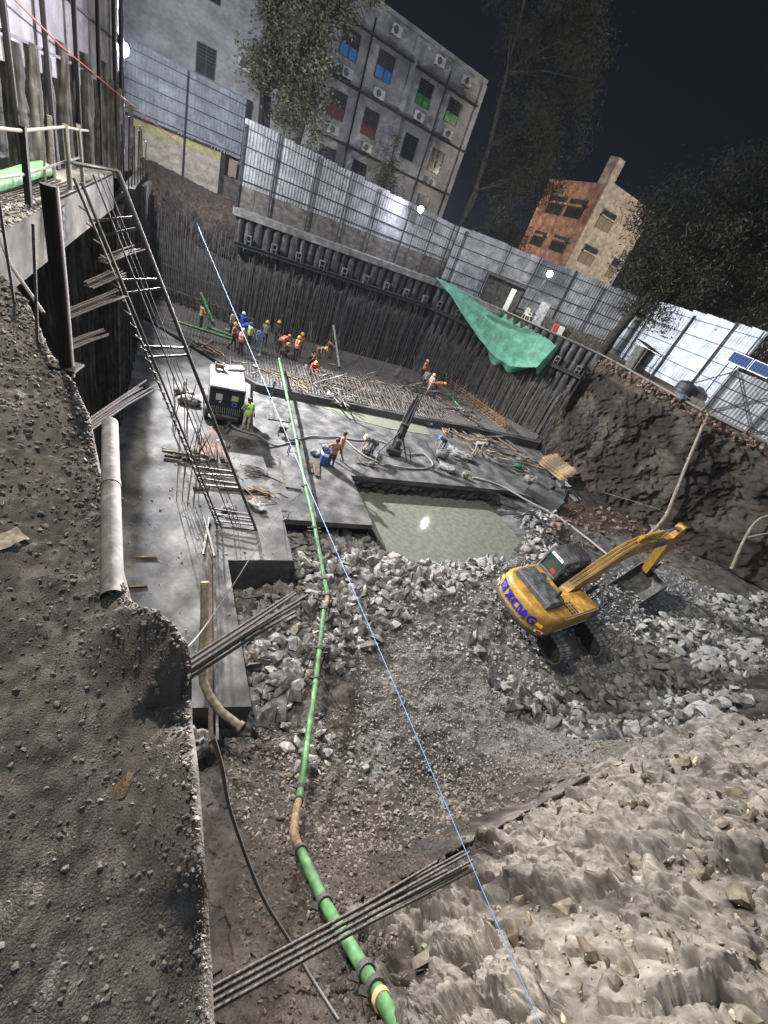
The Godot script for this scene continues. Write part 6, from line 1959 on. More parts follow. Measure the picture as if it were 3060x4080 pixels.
	for zi in zones.size():
		var z: Array = zones[zi]
		for i in z[2]:
			var p := v2(rnd(z[0].x, z[1].x), rnd(z[0].y, z[1].y))
			var top := 0.27
			if zi == 4 or zi == 3: top = -0.28
			var L := rnd(0.8, 2.6)
			var o := put(plank_m, "loose_timber", timber if rng.randf() < 0.8 else brown)
			var tilt := rnd(-0.06, 0.06) if rng.randf() < 0.75 else rnd(0.15, 0.5)
			o.transform = Transform3D(Basis(Vector3.UP, -0.3 + rng.randfn() * 0.55) * Basis(v3(0, 0, 1), tilt), v3(p.x, top + absf(sin(tilt)) * L * 0.5 + 0.03, p.y)).scaled_local(v3(L, 1, rnd(0.5, 1.2)))
			var where: String = ["at the deck edge behind the compressor", "on the bars below the standing workers", "on the bars left of the two orange vests", "on the wet slab below the grey formwork", "on the planks left of the timber stack", "at the left end of the deck edge"][zi]
			tag(o, "%s %s %s %s" % ["long" if L > 1.9 else ("short" if L < 1.3 else "middling"), "tilted" if absf(tilt) > 0.1 else "flat-lying", "brown batten" if o.material_override == brown else "grey batten", where], "timber", "loose timbers across the back deck")
	# upright and leaning bars near the back wall
	for i in 46:
		var t := rng.randf()
		var p := v2(-13, -33.0).lerp(v2(3.0, -37.4), t) + v2(rnd(-0.6, 0.6), rnd(0.0, 2.6))
		var b := B()
		var lean := v3(rnd(-1.2, 1.2), rnd(0.9, 2.2), rnd(-0.8, 0.5))
		b.tube([v3(p.x, 0.2, p.y), v3(p.x, 0.2, p.y) + lean], 0.022, 5)
		tag(put(b, "leaning_bar", rb), "%s bar leaning %s before the back wall, %s" % ["tall" if lean.y > 1.7 else ("short" if lean.y < 1.25 else "waist-high"), "left" if lean.x < -0.4 else ("right" if lean.x > 0.4 else "almost upright"), "behind the left group of workers" if t < 0.3 else ("behind the right group of workers" if t < 0.6 else "between the workers and the dark corner")], "steel bar", "bars sticking up before the back wall")
	# green and grey pipe lengths around the workers
	var green := mat("pipe_green_0")
	var gp := mat("pipe_grey", Color(0.24, 0.26, 0.23), 0.6, {"tex": "soft", "scale": 1.0})
	for q in [[v3(-17.3, 0.7, -26.3), v3(-13.4, 0.75, -27.3), green, "green pipe length running from the ladder to the group of workers"], [v3(-16.0, 0.45, -28.3), v3(-14.3, 0.5, -28.5), green, "short green pipe length on the deck behind the workers"], [v3(-16.4, 0.5, -29.6), v3(-17.7, 1.9, -30.0), green, "green pipe length carried on the shoulder of the worker in yellow"], [v3(-15.1, 0.55, -29.0), v3(-14.2, 0.6, -29.2), gp, "short grey pipe length beside the worker in cream"], [v3(-9.1, 2.4, -33.8), v3(-7.3, 0.35, -31.6), gp, "grey green pipe leaning diagonally behind the right group of workers"], [v3(0.3, 0.55, -36.6), v3(2.7, 0.3, -33.6), green, "green pipe length lying beside the two orange vests"], [v3(-6.9, -0.1, -25.7), v3(-5.3, 0.0, -26.1), mat("pipe_grey"), "pale hose end lying along the deck edge"]]:
		var o := thing("pipe_length", q[3], "pipe", Vector3.ZERO, 0.0, "loose pipe lengths")
		var b := B(); b.tube([q[0], q[1]], 0.085, 12); put(b, "barrel", q[2], o)
		var d: Vector3 = (q[1] - q[0]).normalized()
		for e in [q[0] + d * 0.04, q[1] - d * 0.04]:
			b = B(); b.tube([e - d * 0.04, e + d * 0.04], 0.105, 12); put(b, "collar", gp, o)
	# vertical prop on the edge of the deck
	for q in [[v3(-8.85, -0.3, -23.3), v3(-8.9, 0.75, -23.6), "white prop standing against the deck edge right of the compressor"]]:
		var b := B(); b.beam(q[0], q[1], 0.1, 0.06); tag(put(b, "timber_prop", timber), q[2], "prop")
	# hanging cloth and plastic on the deck
	sack("cloth", v3(-3.3, 0.9, -34.2), v3(0.35, 0.75, 0.22), 0.4, "pale sheet hung on bars in front of the dark back wall", Color(0.34, 0.33, 0.28), 7)
	sack("plastic_can", v3(-8.75, 0.55, -28.35), v3(0.22, 0.32, 0.18), 0.2, "white jerry can beside the crouching worker", Color(0.5, 0.49, 0.46), 3)
	sack("plastic_can", v3(-11.6, 0.45, -27.1), v3(0.2, 0.26, 0.18), 0.2, "white bucket on the timbers right of the compressor", Color(0.52, 0.51, 0.5), 4)
	sack("basin", v3(-11.1, 0.32, -25.7), v3(0.36, 0.09, 0.36), 0.1, "shallow pale basin on the timbers behind the compressor", Color(0.42, 0.4, 0.37), 4)

func sack(called: String, at: Vector3, size: Vector3, rough: float, label: String, col: Color, sd: int, group := "", turn := 0.0) -> Node:   # a slumped bag: a crumpled pillow shape
	var b := B()
	var pts := []
	for i in 13:
		var row := []
		var th := PI * i / 12.0
		for j in 21:
			var ph := TAU * (j % 20) / 20.0
			var e := v3(cos(ph) * sin(th), -cos(th), -sin(ph) * sin(th))
			e = v3(signf(e.x) * pow(absf(e.x), 0.75), signf(e.y) * pow(absf(e.y), 0.8), signf(e.z) * pow(absf(e.z), 0.75))
			var k := 1.0 + noise_a.get_noise_3d(e.x * 3 + sd * 11, e.y * 3, e.z * 3) * rough + noise_c.get_noise_3d(e.x * 5 + sd, e.y * 5, e.z * 5) * rough * 0.5
			row.append(e * k * size * 0.55)
		pts.append(row)
	b.grid(pts)
	var o := put(b, called, mat("cloth_%.2f_%.2f_%.2f" % [col.r, col.g, col.b], col, 0.85, {"tex": "grain", "world": false, "scale": 1.5, "coarse": "blotch", "coarse_scale": 1.2}))
	o.position = at; o.rotation.y = turn
	return tag(o, label, called.replace("_", " "), group)

func slab_things() -> void:
	var timber := mat("grey_timber")
	var brown := mat("brown_timber")
	var rustwood := mat("rust_timber", Color(0.16, 0.095, 0.065), 0.85, {"tex": "wood", "world": false, "scale": v3(0.3, 1.0, 1.0), "coarse": "blotch", "coarse_scale": 0.6})
	# --- compressor
	var o := thing("air_compressor", "blue and grey wheeled air compressor with notices on its front", "compressor", v3(-9.45, 0, -18.95), deg_to_rad(30.7))
	var navy := mat("compressor_navy", Color(0.018, 0.024, 0.05), 0.5, {"tex": "soft", "world": false, "scale": 0.8, "coarse": "blotch", "coarse_scale": 0.7})
	var gtop := mat("compressor_grey", Color(0.30, 0.295, 0.28), 0.7, {"tex": "grain", "world": false, "scale": 0.8, "coarse": "blotch", "coarse_scale": 0.5})
	var black := mat("machine_black")
	var b := B(); b.soft_box(v3(0, 1.25, 0), v3(1.5, 1.4, 2.4), 0.04); put(b, "body", navy, o)
	b = B(); b.soft_box(v3(0, 1.97, 0), v3(1.58, 0.10, 2.5), 0.03); put(b, "canopy_top", gtop, o)
	b = B(); b.soft_box(v3(-0.76, 1.35, 0), v3(0.06, 1.1, 2.3), 0.01); put(b, "side_panel", gtop, o)
	b = B(); b.soft_box(v3(0.76, 1.35, 0), v3(0.06, 1.1, 2.3), 0.01); put(b, "side_panel", gtop, o)
	b = B(); b.soft_box(v3(0, 0.5, 0), v3(1.2, 0.2, 2.7), 0.03); put(b, "chassis", black, o)
	for q in [[-0.82, 0.55], [0.82, 0.55], [-0.82, -0.65], [0.82, -0.65]]:
		b = B(); b.lathe([v2(0.02, -0.1), v2(0.2, -0.1), v2(0.33, -0.09), v2(0.36, -0.04), v2(0.36, 0.04), v2(0.33, 0.09), v2(0.2, 0.1), v2(0.02, 0.1)], v3(q[0], 0.36, q[1]), Basis(v3(0, 0, 1), PI / 2), 18); put(b, "wheel", black, o)
	for x in [-0.37, 0.37]:
		b = B(); b.box(v3(x, 1.45, 1.212), v3(0.68, 0.8, 0.02)); put(b, "door", navy, o)
	b = B(); b.box(v3(-0.36, 1.52, 1.226), v3(0.28, 0.32, 0.006)); put(b, "notice", mat("notice_white", Color(0.5, 0.5, 0.48), 0.8, {"tex": "speck", "world": false, "scale": 2.0}), o)
	b = B(); b.box(v3(0.34, 1.55, 1.226), v3(0.30, 0.26, 0.006)); put(b, "notice", mat("notice_yellow", Color(0.5, 0.43, 0.2), 0.8, {"tex": "speck", "world": false, "scale": 2.0}), o)
	b = B(); b.box(v3(-0.3, 1.27, 1.226), v3(0.1, 0.08, 0.006)); put(b, "notice", mat("notice_white"), o)
	b = B(); b.lathe([v2(0.12, 0), v2(0.12, 0.006), v2(0.001, 0.007)], v3(0.34, 1.24, 1.224), Basis(Vector3.RIGHT, PI / 2), 18); put(b, "round_sticker", mat("sticker_blue", Color(0.03, 0.12, 0.36), 0.5), o)
	b = B(); b.lathe([v2(0.075, 0.007), v2(0.075, 0.009), v2(0.001, 0.01)], v3(0.34, 1.24, 1.224), Basis(Vector3.RIGHT, PI / 2), 14); put(b, "sticker_centre", navy, o)
	for i in 14:
		b = B(); b.box(v3(-0.62 + 0.095 * i, 0.85, 1.215), v3(0.03, 0.36, 0.03)); put(b, "grille_bar", mat("grille_grey", Color(0.12, 0.12, 0.125), 0.6), o)
	b = B(); b.tube([v3(-0.4, 0.75, 1.25), v3(-0.4, 0.62, 1.3), v3(0.35, 0.62, 1.3)], 0.05, 8); b.soft_box(v3(0.1, 0.6, 1.35), v3(0.5, 0.16, 0.2), 0.03); put(b, "outlet_valves", mat("clamp_steel"), o)
	b = B(); b.beam(v3(0.3, 0.45, 1.3), v3(0.0, 0.4, 2.1), 0.1, 0.1); put(b, "drawbar", black, o)
	# things lying on its top
	o = thing("cable_spool", "small wooden cable spool lying on top of the compressor", "spool", v3(-10.15, 2.02, -19.35), 0.6)
	b = B(); b.lathe([v2(0.02, -0.2), v2(0.19, -0.2), v2(0.19, -0.16), v2(0.11, -0.15), v2(0.11, 0.15), v2(0.19, 0.16), v2(0.19, 0.2), v2(0.02, 0.2)], v3(0, 0.19, 0), Basis(v3(0, 0, 1), PI / 2), 18); put(b, "drum", brown, o)
	for x in [-0.205, 0.205]:
		b = B(); b.lathe([v2(0.06, -0.004), v2(0.06, 0.004), v2(0.001, 0.004)], v3(x, 0.19, 0), Basis(v3(0, 0, 1), PI / 2), 12); put(b, "hub", mat("machine_black"), o)
	b = B(); b.soft_box(v3(0, 0.05, 0), v3(0.9, 0.1, 0.5), 0.04)
	o = put(b, "folded_board", mat("board_white", Color(0.42, 0.4, 0.37), 0.9, {"tex": "grain", "world": false, "scale": 1.0}))
	o.position = v3(-9.75, 2.03, -20.15); o.rotation = v3(0.05, 0.9, 0.04)
	tag(o, "pale folded sheet lying at the back of the compressor top", "sheet")
	# chair and little machine to the right of the compressor
	o = thing("welding_box", "small rusty machine with a grey lid on the wet slab beside the compressor", "machine", v3(-6.6, -0.35, -19.9), 0.5)
	b = B(); b.soft_box(v3(0, 0.62, 0), v3(0.5, 0.06, 0.45), 0.015); put(b, "lid", gtop, o)
	b = B(); b.soft_box(v3(0, 0.4, 0), v3(0.38, 0.34, 0.34), 0.04); put(b, "case", rustwood, o)
	for q in [[-0.18, -0.15], [0.18, -0.15], [-0.18, 0.15], [0.18, 0.15]]:
		b = B(); b.beam(v3(q[0], 0, q[1]), v3(q[0], 0.3, q[1]), 0.035, 0.035); put(b, "leg", black, o)
	b = B(); b.soft_box(v3(0, 0.55, 0), v3(1.2, 1.1, 0.05), 0.01)
	o = put(b, "plywood_sheet", gtop); o.position = v3(-7.4, -0.33, -21.3); o.rotation = v3(-1.1, 0.55, 0)
	tag(o, "grey plywood sheet lying behind the small rusty machine", "plywood")
	# fan of rusty planks
	var pl := B(); pl.soft_box(Vector3.ZERO, v3(1.0, 0.04, 0.13), 0.006)
	var pm := pl.mesh()
	for i in 15:
		var t := i / 14.0
		var f := v2(-9.0 + 0.25 * t, -17.2 + 0.15 * t)
		var g := v2(-8.35, -14.3).lerp(v2(-7.0, -15.0), t) + v2(rnd(-0.1, 0.1), rnd(-0.2, 0.2))
		var d := g - f
		o = put(pm, "rusty_plank", rustwood)
		o.transform = Transform3D(Basis(Vector3.UP, atan2(-d.y, d.x)) * Basis(v3(0, 0, 1), 0.06), v3((f.x + g.x) / 2, 0.16 + 0.03 * (i % 3), (f.y + g.y) / 2)).scaled_local(v3(d.length(), 1, 1))
		tag(o, "reddish-brown plank in the fanned pile below the compressor", "plank", "fanned reddish planks")
	for i in 9:
		o = put(pm, "board", timber)
		o.transform = Transform3D(Basis(Vector3.UP, 0.35 + rnd(-0.25, 0.25)), v3(-8.6 + rnd(-0.4, 0.4), 0.05 + 0.04 * i, -14.4 + rnd(-0.3, 0.3))).scaled_local(v3(rnd(0.9, 1.4), 1, 1.1))
		tag(o, "short grey board in the untidy stack by the ladder", "board", "short boards stacked by the ladder")
	# bundles of tie wire and mesh
	var wire := mat("tie_wire", Color(0.05, 0.046, 0.043), 0.7, {"metal": 0.3})
	for q in [[v3(-7.1, 0.05, -14.3), 1.5, 0.6, "black tangle of binding wire below the fanned planks"], [v3(-5.9, 0.05, -15.3), 0.9, 0.5, "coil of black cable on the slab right of the ladder frame"], [v3(-7.3, 0.05, -17.1), 0.9, 0.6, "coil of black hose at the feet of the man in lime vest"], [v3(-6.6, 0.05, -13.6), 1.4, 0.4, "heap of thin wire mesh on the slab above the long board"]]:
		b = B()
		for k in 14:
			var c := v3(rnd(-0.2, 0.2), 0.02 + 0.012 * k, rnd(-0.2, 0.2))
			var loop := []
			var r1: float = q[1] * rnd(0.25, 0.5)
			var r2: float = q[2] * rnd(0.25, 0.5)
			for j in 15:
				var a := TAU * j / 14.0
				loop.append(c + v3(cos(a) * r1, rnd(0, 0.04), sin(a) * r2))
			b.tube(loop, 0.012, 4)
		o = put(b, "wire_coil", wire); o.position = q[0]; o.rotation.y = 0.4
		tag(o, q[3], "wire coil", "wire and cable coils on the slab")
	# long board near the stair foot, sacks, timbers
	b = B(); b.soft_box(Vector3.ZERO, v3(2.0, 0.12, 0.32), 0.01); o = put(b, "long_board", timber); o.position = v3(-5.65, 0.08, -13.95); o.rotation.y = 0.58; tag(o, "thick grey board lying behind the foot of the ladder frame", "board")
	for i in 10:
		o = put(pm, "batten", brown)
		o.transform = Transform3D(Basis(Vector3.UP, 0.6 + rng.randfn() * 0.7), v3(-4.95 + rnd(-0.35, 0.35), 0.03 + 0.02 * i, -14.1 + rnd(-0.6, 0.6))).scaled_local(v3(rnd(0.5, 1.1), 0.6, 0.35))
		tag(o, "thin light-brown batten in the scatter at the slab edge", "batten", "thin battens at the slab edge")
	sack("cement_sack", v3(-5.45, 0.14, -12.35), v3(0.5, 0.3, 0.38), 0.5, "white sack inside the foot of the ladder frame", Color(0.52, 0.51, 0.5), 11, "", 0.4)
	sack("cement_sack", v3(-4.75, 0.10, -13.25), v3(0.75, 0.2, 0.4), 0.6, "flattened white sack right of the ladder foot", Color(0.5, 0.49, 0.47), 12, "", -0.3)
	sack("cement_sack", v3(-7.0, 0.08, -13.0), v3(0.55, 0.15, 0.35), 0.6, "dirty pale sack on the slab left of the ladder", Color(0.32, 0.3, 0.28), 13, "", 0.9)
	sack("cement_sack", v3(-11.1, 0.2, -18.6), v3(0.9, 0.4, 0.5), 0.5, "large pale sack left of the compressor", Color(0.36, 0.34, 0.3), 14, "", 0.5)
	sack("cement_sack", v3(-11.8, 0.2, -19.2), v3(0.8, 0.3, 0.5), 0.5, "pale sack furthest left behind the compressor", Color(0.33, 0.31, 0.28), 15, "", 0.2)
	sack("cement_sack", v3(-8.0, 0.12, -16.3), v3(0.6, 0.22, 0.45), 0.5, "round pale sack below the compressor drawbar", Color(0.42, 0.41, 0.38), 16, "", 0.2)
	for q in [[v3(-4.95, 0.06, -10.25), v3(-1.62, 0.06, -4.72), 0.10, rustwood, "long reddish timber lying lengthwise on the near slab"], [v3(-4.78, 0.05, -10.2), v3(-1.50, 0.05, -4.8), 0.06, timber, "long grey timber lying beside the reddish timber on the near slab"], [v3(-5.9, 0.16, -11.4), v3(-4.60, 0.14, -9.9), 0.06, mat("pale_tube"), "pale pole resting on the top of the long timbers"], [v3(-5.75, 0.12, -11.5), v3(-4.95, 0.12, -9.8), 0.06, mat("pale_tube"), "second pale pole crossing the top of the long timbers"], [v3(-6.52, 0.05, -8.70), v3(-6.02, 0.05, -9.02), 0.06, brown, "short timber offcut on the shaded slab, upper of two"], [v3(-5.95, 0.05, -7.64), v3(-5.55, 0.05, -7.92), 0.06, brown, "short timber offcut on the shaded slab, lower of two"], [v3(-6.0, 0.05, -15.5), v3(-4.6, 0.05, -15.4), 0.05, timber, "short grey lath at the slab edge above the battens"]]:
		b = B(); b.beam(q[0], q[1], q[2], 0.06); tag(put(b, "timber", q[3]), q[4], "timber")
	# beige suction hose hanging to the slab end
	o = thing("suction_hose", "thick beige hose curving down over the end of the near slab", "hose")
	b = B(); b.tube([v3(-3.3, 2.6, -6.8), v3(-2.95, 1.8, -6.35), v3(-2.62, 1.15, -5.81), v3(-2.40, 0.75, -5.57), v3(-2.1, 0.55, -5.40), v3(-1.72, 0.42, -5.25), v3(-1.18, 0.28, -5.18)], 0.10, 16); put(b, "tube", mat("beige_hose", Color(0.42, 0.35, 0.25), 0.8, {"tex": "soft", "scale": 1.0, "coarse": "blotch", "coarse_scale": 0.8}), o)
	b = B(); b.tube([v3(-1.22, 0.285, -5.185), v3(-1.12, 0.27, -5.17)], 0.135, 16); put(b, "flange", mat("beige_hose"), o)
	sack("plastic_sheet", v3(-1.95, -0.2, -4.7), v3(0.6, 0.5, 0.5), 0.7, "crumpled pale plastic below the end of the near slab", Color(0.45, 0.44, 0.42), 17)
	# litter of small stones on the slab
	var list := []
	var sh := rock_shape(15, 0.7)
	for i in 420:
		var p := v2(rnd(-9.5, -2.5), rnd(-17.5, -6.5))
		if not inside(p, slab_left): continue
		var s := lerpf(0.012, 0.06, pow(rng.randf(), 3.0))
		list.append([Transform3D(Basis(Vector3(rng.randfn(), rng.randfn(), rng.randfn()).normalized(), rnd(0, 6)).scaled_local(Vector3.ONE * s), v3(p.x, 0.01 + s * 0.3, p.y)), s])
	many("slab_stones", [sh], list, mat("loose_stone"), Color(0.30, 0.28, 0.25), 0.35)

func wet_floor_things() -> void:
	var timber := mat("grey_timber")
	var brown := mat("brown_timber")
	var rust := mat("rust_timber")
	var black := mat("machine_black")
	# blue barrel
	var o := thing("barrel", "blue plastic barrel with a white band beside the two workers", "barrel", v3(-3.78, -0.34, -18.95), 0.3)
	var blue := mat("barrel_blue", Color(0.025, 0.085, 0.30), 0.45, {"tex": "soft", "world": false, "scale": 1.0})
	var b := B(); b.lathe([v2(0.01, 0), v2(0.25, 0), v2(0.28, 0.04), v2(0.295, 0.25), v2(0.30, 0.29), v2(0.295, 0.33), v2(0.295, 0.58)], Vector3.ZERO, Basis.IDENTITY, 24); put(b, "drum", blue, o)
	b = B(); b.lathe([v2(0.297, 0.58), v2(0.302, 0.59), v2(0.300, 0.74), v2(0.296, 0.75)], Vector3.ZERO, Basis.IDENTITY, 24); put(b, "band", mat("band_white", Color(0.55, 0.57, 0.62), 0.5), o)
	b = B(); b.lathe([v2(0.295, 0.75), v2(0.285, 0.84), v2(0.25, 0.9), v2(0.24, 0.86), v2(0.01, 0.85)], Vector3.ZERO, Basis.IDENTITY, 24); put(b, "rim", blue, o)
	sack("cement_sack", v3(-3.95, 0.62, -18.9), v3(0.34, 0.2, 0.3), 0.4, "white cloth bundle lying on the blue barrel", Color(0.5, 0.49, 0.47), 21)
	sack("cement_sack", v3(-4.45, -0.18, -19.4), v3(0.55, 0.3, 0.4), 0.4, "white sack left of the blue barrel", Color(0.42, 0.41, 0.4), 22)
	# drilling rig: a black tripod carrying a bundle of rods
	o = thing("drill_rig", "black tripod drill rig with a tall bundle of rods on the wet slab", "drill rig", v3(-0.9, -0.34, -23.1), 0.2)
	for i in 6:
		b = B(); b.tube([v3(-0.22 + 0.09 * i, 0.1, 0.05 * (i % 2)), v3(0.0 + 0.09 * i, 3.0 + 0.35 * (i % 3), -0.5 - 0.05 * i)], 0.05, 8); put(b, "drill_rod", black if i % 3 else mat("clamp_steel"), o)
	b = B(); b.beam(v3(-0.1, 0.1, 0.1), v3(0.25, 3.6, -0.6), 0.16, 0.12); put(b, "mast", black, o)
	for q in [v3(-0.9, 0, 0.5), v3(0.9, 0, 0.4), v3(0.1, 0, -1.1)]:
		b = B(); b.tube([v3(0.05, 1.5, -0.2), q], 0.04, 6); put(b, "leg", black, o)
	b = B(); b.soft_box(v3(0, 0.3, 0.15), v3(0.9, 0.35, 0.5), 0.06); b.soft_box(v3(0.1, 0.75, 0.1), v3(0.35, 0.6, 0.35), 0.05); put(b, "engine", black, o)
	b = B(); b.soft_box(v3(0.1, 1.9, -0.25), v3(0.5, 0.14, 0.3), 0.03); put(b, "clamp", mat("clamp_steel"), o)
	b = B(); b.tube([v3(0.4, 0.4, 0.1), v3(0.7, 0.9, 0.2), v3(0.95, 0.5, 0.3), v3(1.1, 0.05, 0.4)], 0.03, 6); put(b, "hose", black, o)
	# bits and pieces
	for q in [["bucket", v3(-1.62, -0.2, -20.6), v3(0.3, 0.36, 0.3), 0.08, "grey bucket on the slab edge above the pool", Color(0.25, 0.24, 0.22)], ["plastic_can", v3(3.65, -0.14, -23.85), v3(0.36, 0.4, 0.28), 0.1, "cream plastic can on the slab behind the pool", Color(0.46, 0.40, 0.25)], ["cement_sack", v3(2.5, -0.2, -23.9), v3(1.0, 0.35, 0.55), 0.5, "white sack with red print behind the pool", Color(0.46, 0.45, 0.42)], ["cement_sack", v3(3.3, -0.2, -26.6), v3(1.4, 0.4, 0.7), 0.6, "long heap of white sacks beside the worker in blue helmet", Color(0.40, 0.39, 0.37)], ["cement_sack", v3(2.6, -0.2, -26.9), v3(0.7, 0.4, 0.5), 0.5, "smaller white sack at the left of the long heap", Color(0.42, 0.41, 0.39)], ["cement_sack", v3(-0.2, 0.1, -30.4), v3(0.6, 0.6, 0.4), 0.6, "pale plastic hanging over the deck edge behind the drill rig", Color(0.40, 0.39, 0.36)], ["cement_sack", v3(0.4, -0.2, -29.6), v3(0.7, 0.35, 0.5), 0.6, "pale sack at the foot of the deck edge behind the drill rig", Color(0.38, 0.37, 0.34)], ["cement_sack", v3(-6.1, 0.0, -26.3), v3(0.7, 0.6, 0.45), 0.6, "white sheet hanging over the deck edge above the puddle", Color(0.44, 0.43, 0.41)], ["cement_sack", v3(-5.6, 0.0, -26.7), v3(0.5, 0.5, 0.4), 0.6, "second white sheet at the deck edge right of the first", Color(0.46, 0.45, 0.43)], ["cement_sack", v3(-7.3, 0.0, -25.5), v3(0.6, 0.25, 0.5), 0.6, "crumpled white plastic at the deck edge beside the green pipe", Color(0.45, 0.44, 0.42)], ["cement_sack", v3(-2.3, -0.15, -21.8), v3(0.45, 0.4, 0.35), 0.5, "white sack by the bending worker in yellow helmet", Color(0.45, 0.44, 0.42)], ["cement_sack", v3(-1.4, -0.15, -21.5), v3(0.3, 0.45, 0.25), 0.5, "white rag hanging from the tool of the bending worker", Color(0.42, 0.41, 0.4)], ["tub", v3(1.95, -0.1, -25.3), v3(0.75, 0.5, 0.6), 0.15, "pale grey tub in front of the worker in blue helmet", Color(0.28, 0.275, 0.265)], ["cement_sack", v3(7.6, -0.2, -30.0), v3(0.5, 0.35, 0.45), 0.3, "white bag on the planks at the far right", Color(0.45, 0.44, 0.42)], ["cement_sack", v3(8.2, -0.1, -27.1), v3(0.85, 0.45, 0.7), 0.5, "pale open sack left of the wheelbarrow", Color(0.38, 0.35, 0.3)], ["green_crate", v3(7.3, -0.1, -28.4), v3(0.5, 0.4, 0.4), 0.1, "small green crate on the slab left of the timber stack", Color(0.05, 0.2, 0.12)]]:
		sack(q[0], q[1], q[2], q[3], q[4], q[5], 30 + int(q[1].x * 3))
	# hoses across the wet slab
	var hm := mat("grey_hose", Color(0.20, 0.195, 0.185), 0.7, {"tex": "soft", "scale": 1.0})
	b = B(); b.tube(smooth_path([v3(-8.9, 0.5, -17.9), v3(-8.2, 0.12, -18.0), v3(-7.2, 0.05, -18.3), v3(-6.4, -0.28, -18.6), v3(-5.9, -0.28, -19.6), v3(-5.4, -0.28, -20.9), v3(-4.7, -0.28, -21.6), v3(-3.9, -0.28, -22.3), v3(-2.9, -0.28, -21.7), v3(-1.9, -0.28, -21.3), v3(-0.5, -0.28, -21.6), v3(1.0, -0.28, -22.6), v3(1.6, -0.28, -23.7), v3(0.9, -0.28, -24.6), v3(0.0, -0.28, -23.7)]), 0.05, 8)
	tag(put(b, "air_hose", hm), "long grey air hose looping from the compressor to the drill rig", "hose")
	b = B(); b.tube(smooth_path([v3(-3.8, -0.3, -22.4), v3(-3.0, -0.3, -22.9), v3(-2.2, -0.3, -23.8), v3(-1.4, -0.3, -24.0)]), 0.045, 8)
	tag(put(b, "air_hose", hm), "short grey hose behind the blue barrel", "hose")
	b = B(); b.tube(smooth_path([v3(4.2, -0.28, -24.3), v3(6.0, -0.3, -24.8), v3(8.0, -0.35, -24.4), v3(10.0, -0.35, -23.9), v3(11.5, -0.3, -22.8), v3(12.6, -0.2, -21.6)]), 0.06, 8)
	tag(put(b, "water_pipe", mat("pale_tube")), "pale pipe running from behind the pool to the excavator", "pipe")
	for i in 3:
		b = B(); b.tube(smooth_path([v3(7.0 + 0.2 * i, -0.5, -22.0), v3(8.0, -0.2, -22.6 - 0.2 * i), v3(9.2, -0.4, -22.4 + 0.3 * i), v3(10.2, -0.5, -21.8)]), 0.04, 6)
		tag(put(b, "black_hose", black), "black hose among the rocks behind the pool", "hose", "black hoses behind the pool")
	var l := [[v3(-5.95, -0.3, -18.0), v3(-4.45, -0.3, -15.7), 0.1, timber, "grey timber lying on the wet slab left of the green pipe"], [v3(-4.45, -0.29, -15.7), v3(-3.85, -0.29, -15.95), 0.06, black, "thin black bar at the end of the grey timber"], [v3(-4.2, -0.26, -19.0), v3(-3.65, -0.26, -17.5), 0.22, rust, "brown board lying left of the blue barrel"], [v3(-4.5, -0.29, -18.6), v3(-4.0, -0.29, -17.6), 0.2, rust, "second brown board under the first beside the barrel"], [v3(-2.9, -0.26, -21.4), v3(-2.0, -0.26, -20.4), 0.12, timber, "short board pair lying right of the two workers"], [v3(-2.4, -0.28, -20.3), v3(-0.9, -0.15, -21.1), 0.08, timber, "pole through the grey bucket handle at the slab edge"], [v3(5.2, -0.22, -34.0), v3(8.9, -0.22, -31.0), 0.25, timber, "long pale board lying along the far right wall"], [v3(4.9, -0.2, -33.2), v3(7.4, -0.2, -31.4), 0.2, brown, "long brown board beside the pale board at the far right"], [v3(9.3, -0.3, -31.2), v3(12.0, -0.2, -27.6), 0.1, timber, "long pole in front of the timber stack"], [v3(8.3, -0.28, -27.3), v3(10.3, -0.28, -25.7), 0.16, black, "dark steel beam lying left of the wheelbarrow"], [v3(0.6, -0.25, -26.6), v3(1.7, -0.2, -24.4), 0.05, black, "thin black bar in front of the worker in blue helmet"]]
	for q in l:
		b = B(); b.beam(q[0], q[1], q[2], 0.06); tag(put(b, "timber", q[3]), q[4], "timber")
	# concrete block at the slab corner
	b = B(); b.prism([v2(7.7, -25.3), v2(9.9, -24.75), v2(10.3, -25.5), v2(8.3, -26.5)], -0.5, 0.08)
	tag(put(b, "concrete_block", mat("deck_concrete")), "dark flat concrete block at the corner of the wet slab", "block")

func smooth_path(p: Array) -> Array:
	var c := Curve3D.new()
	for i in p.size():
		var t: Vector3 = (p[mini(i + 1, p.size() - 1)] - p[maxi(i - 1, 0)]) / 6.0
		c.add_point(p[i], -t, t)
	var out := []
	for q in c.tessellate_even_length(4, 0.25): out.append(q)
	return out

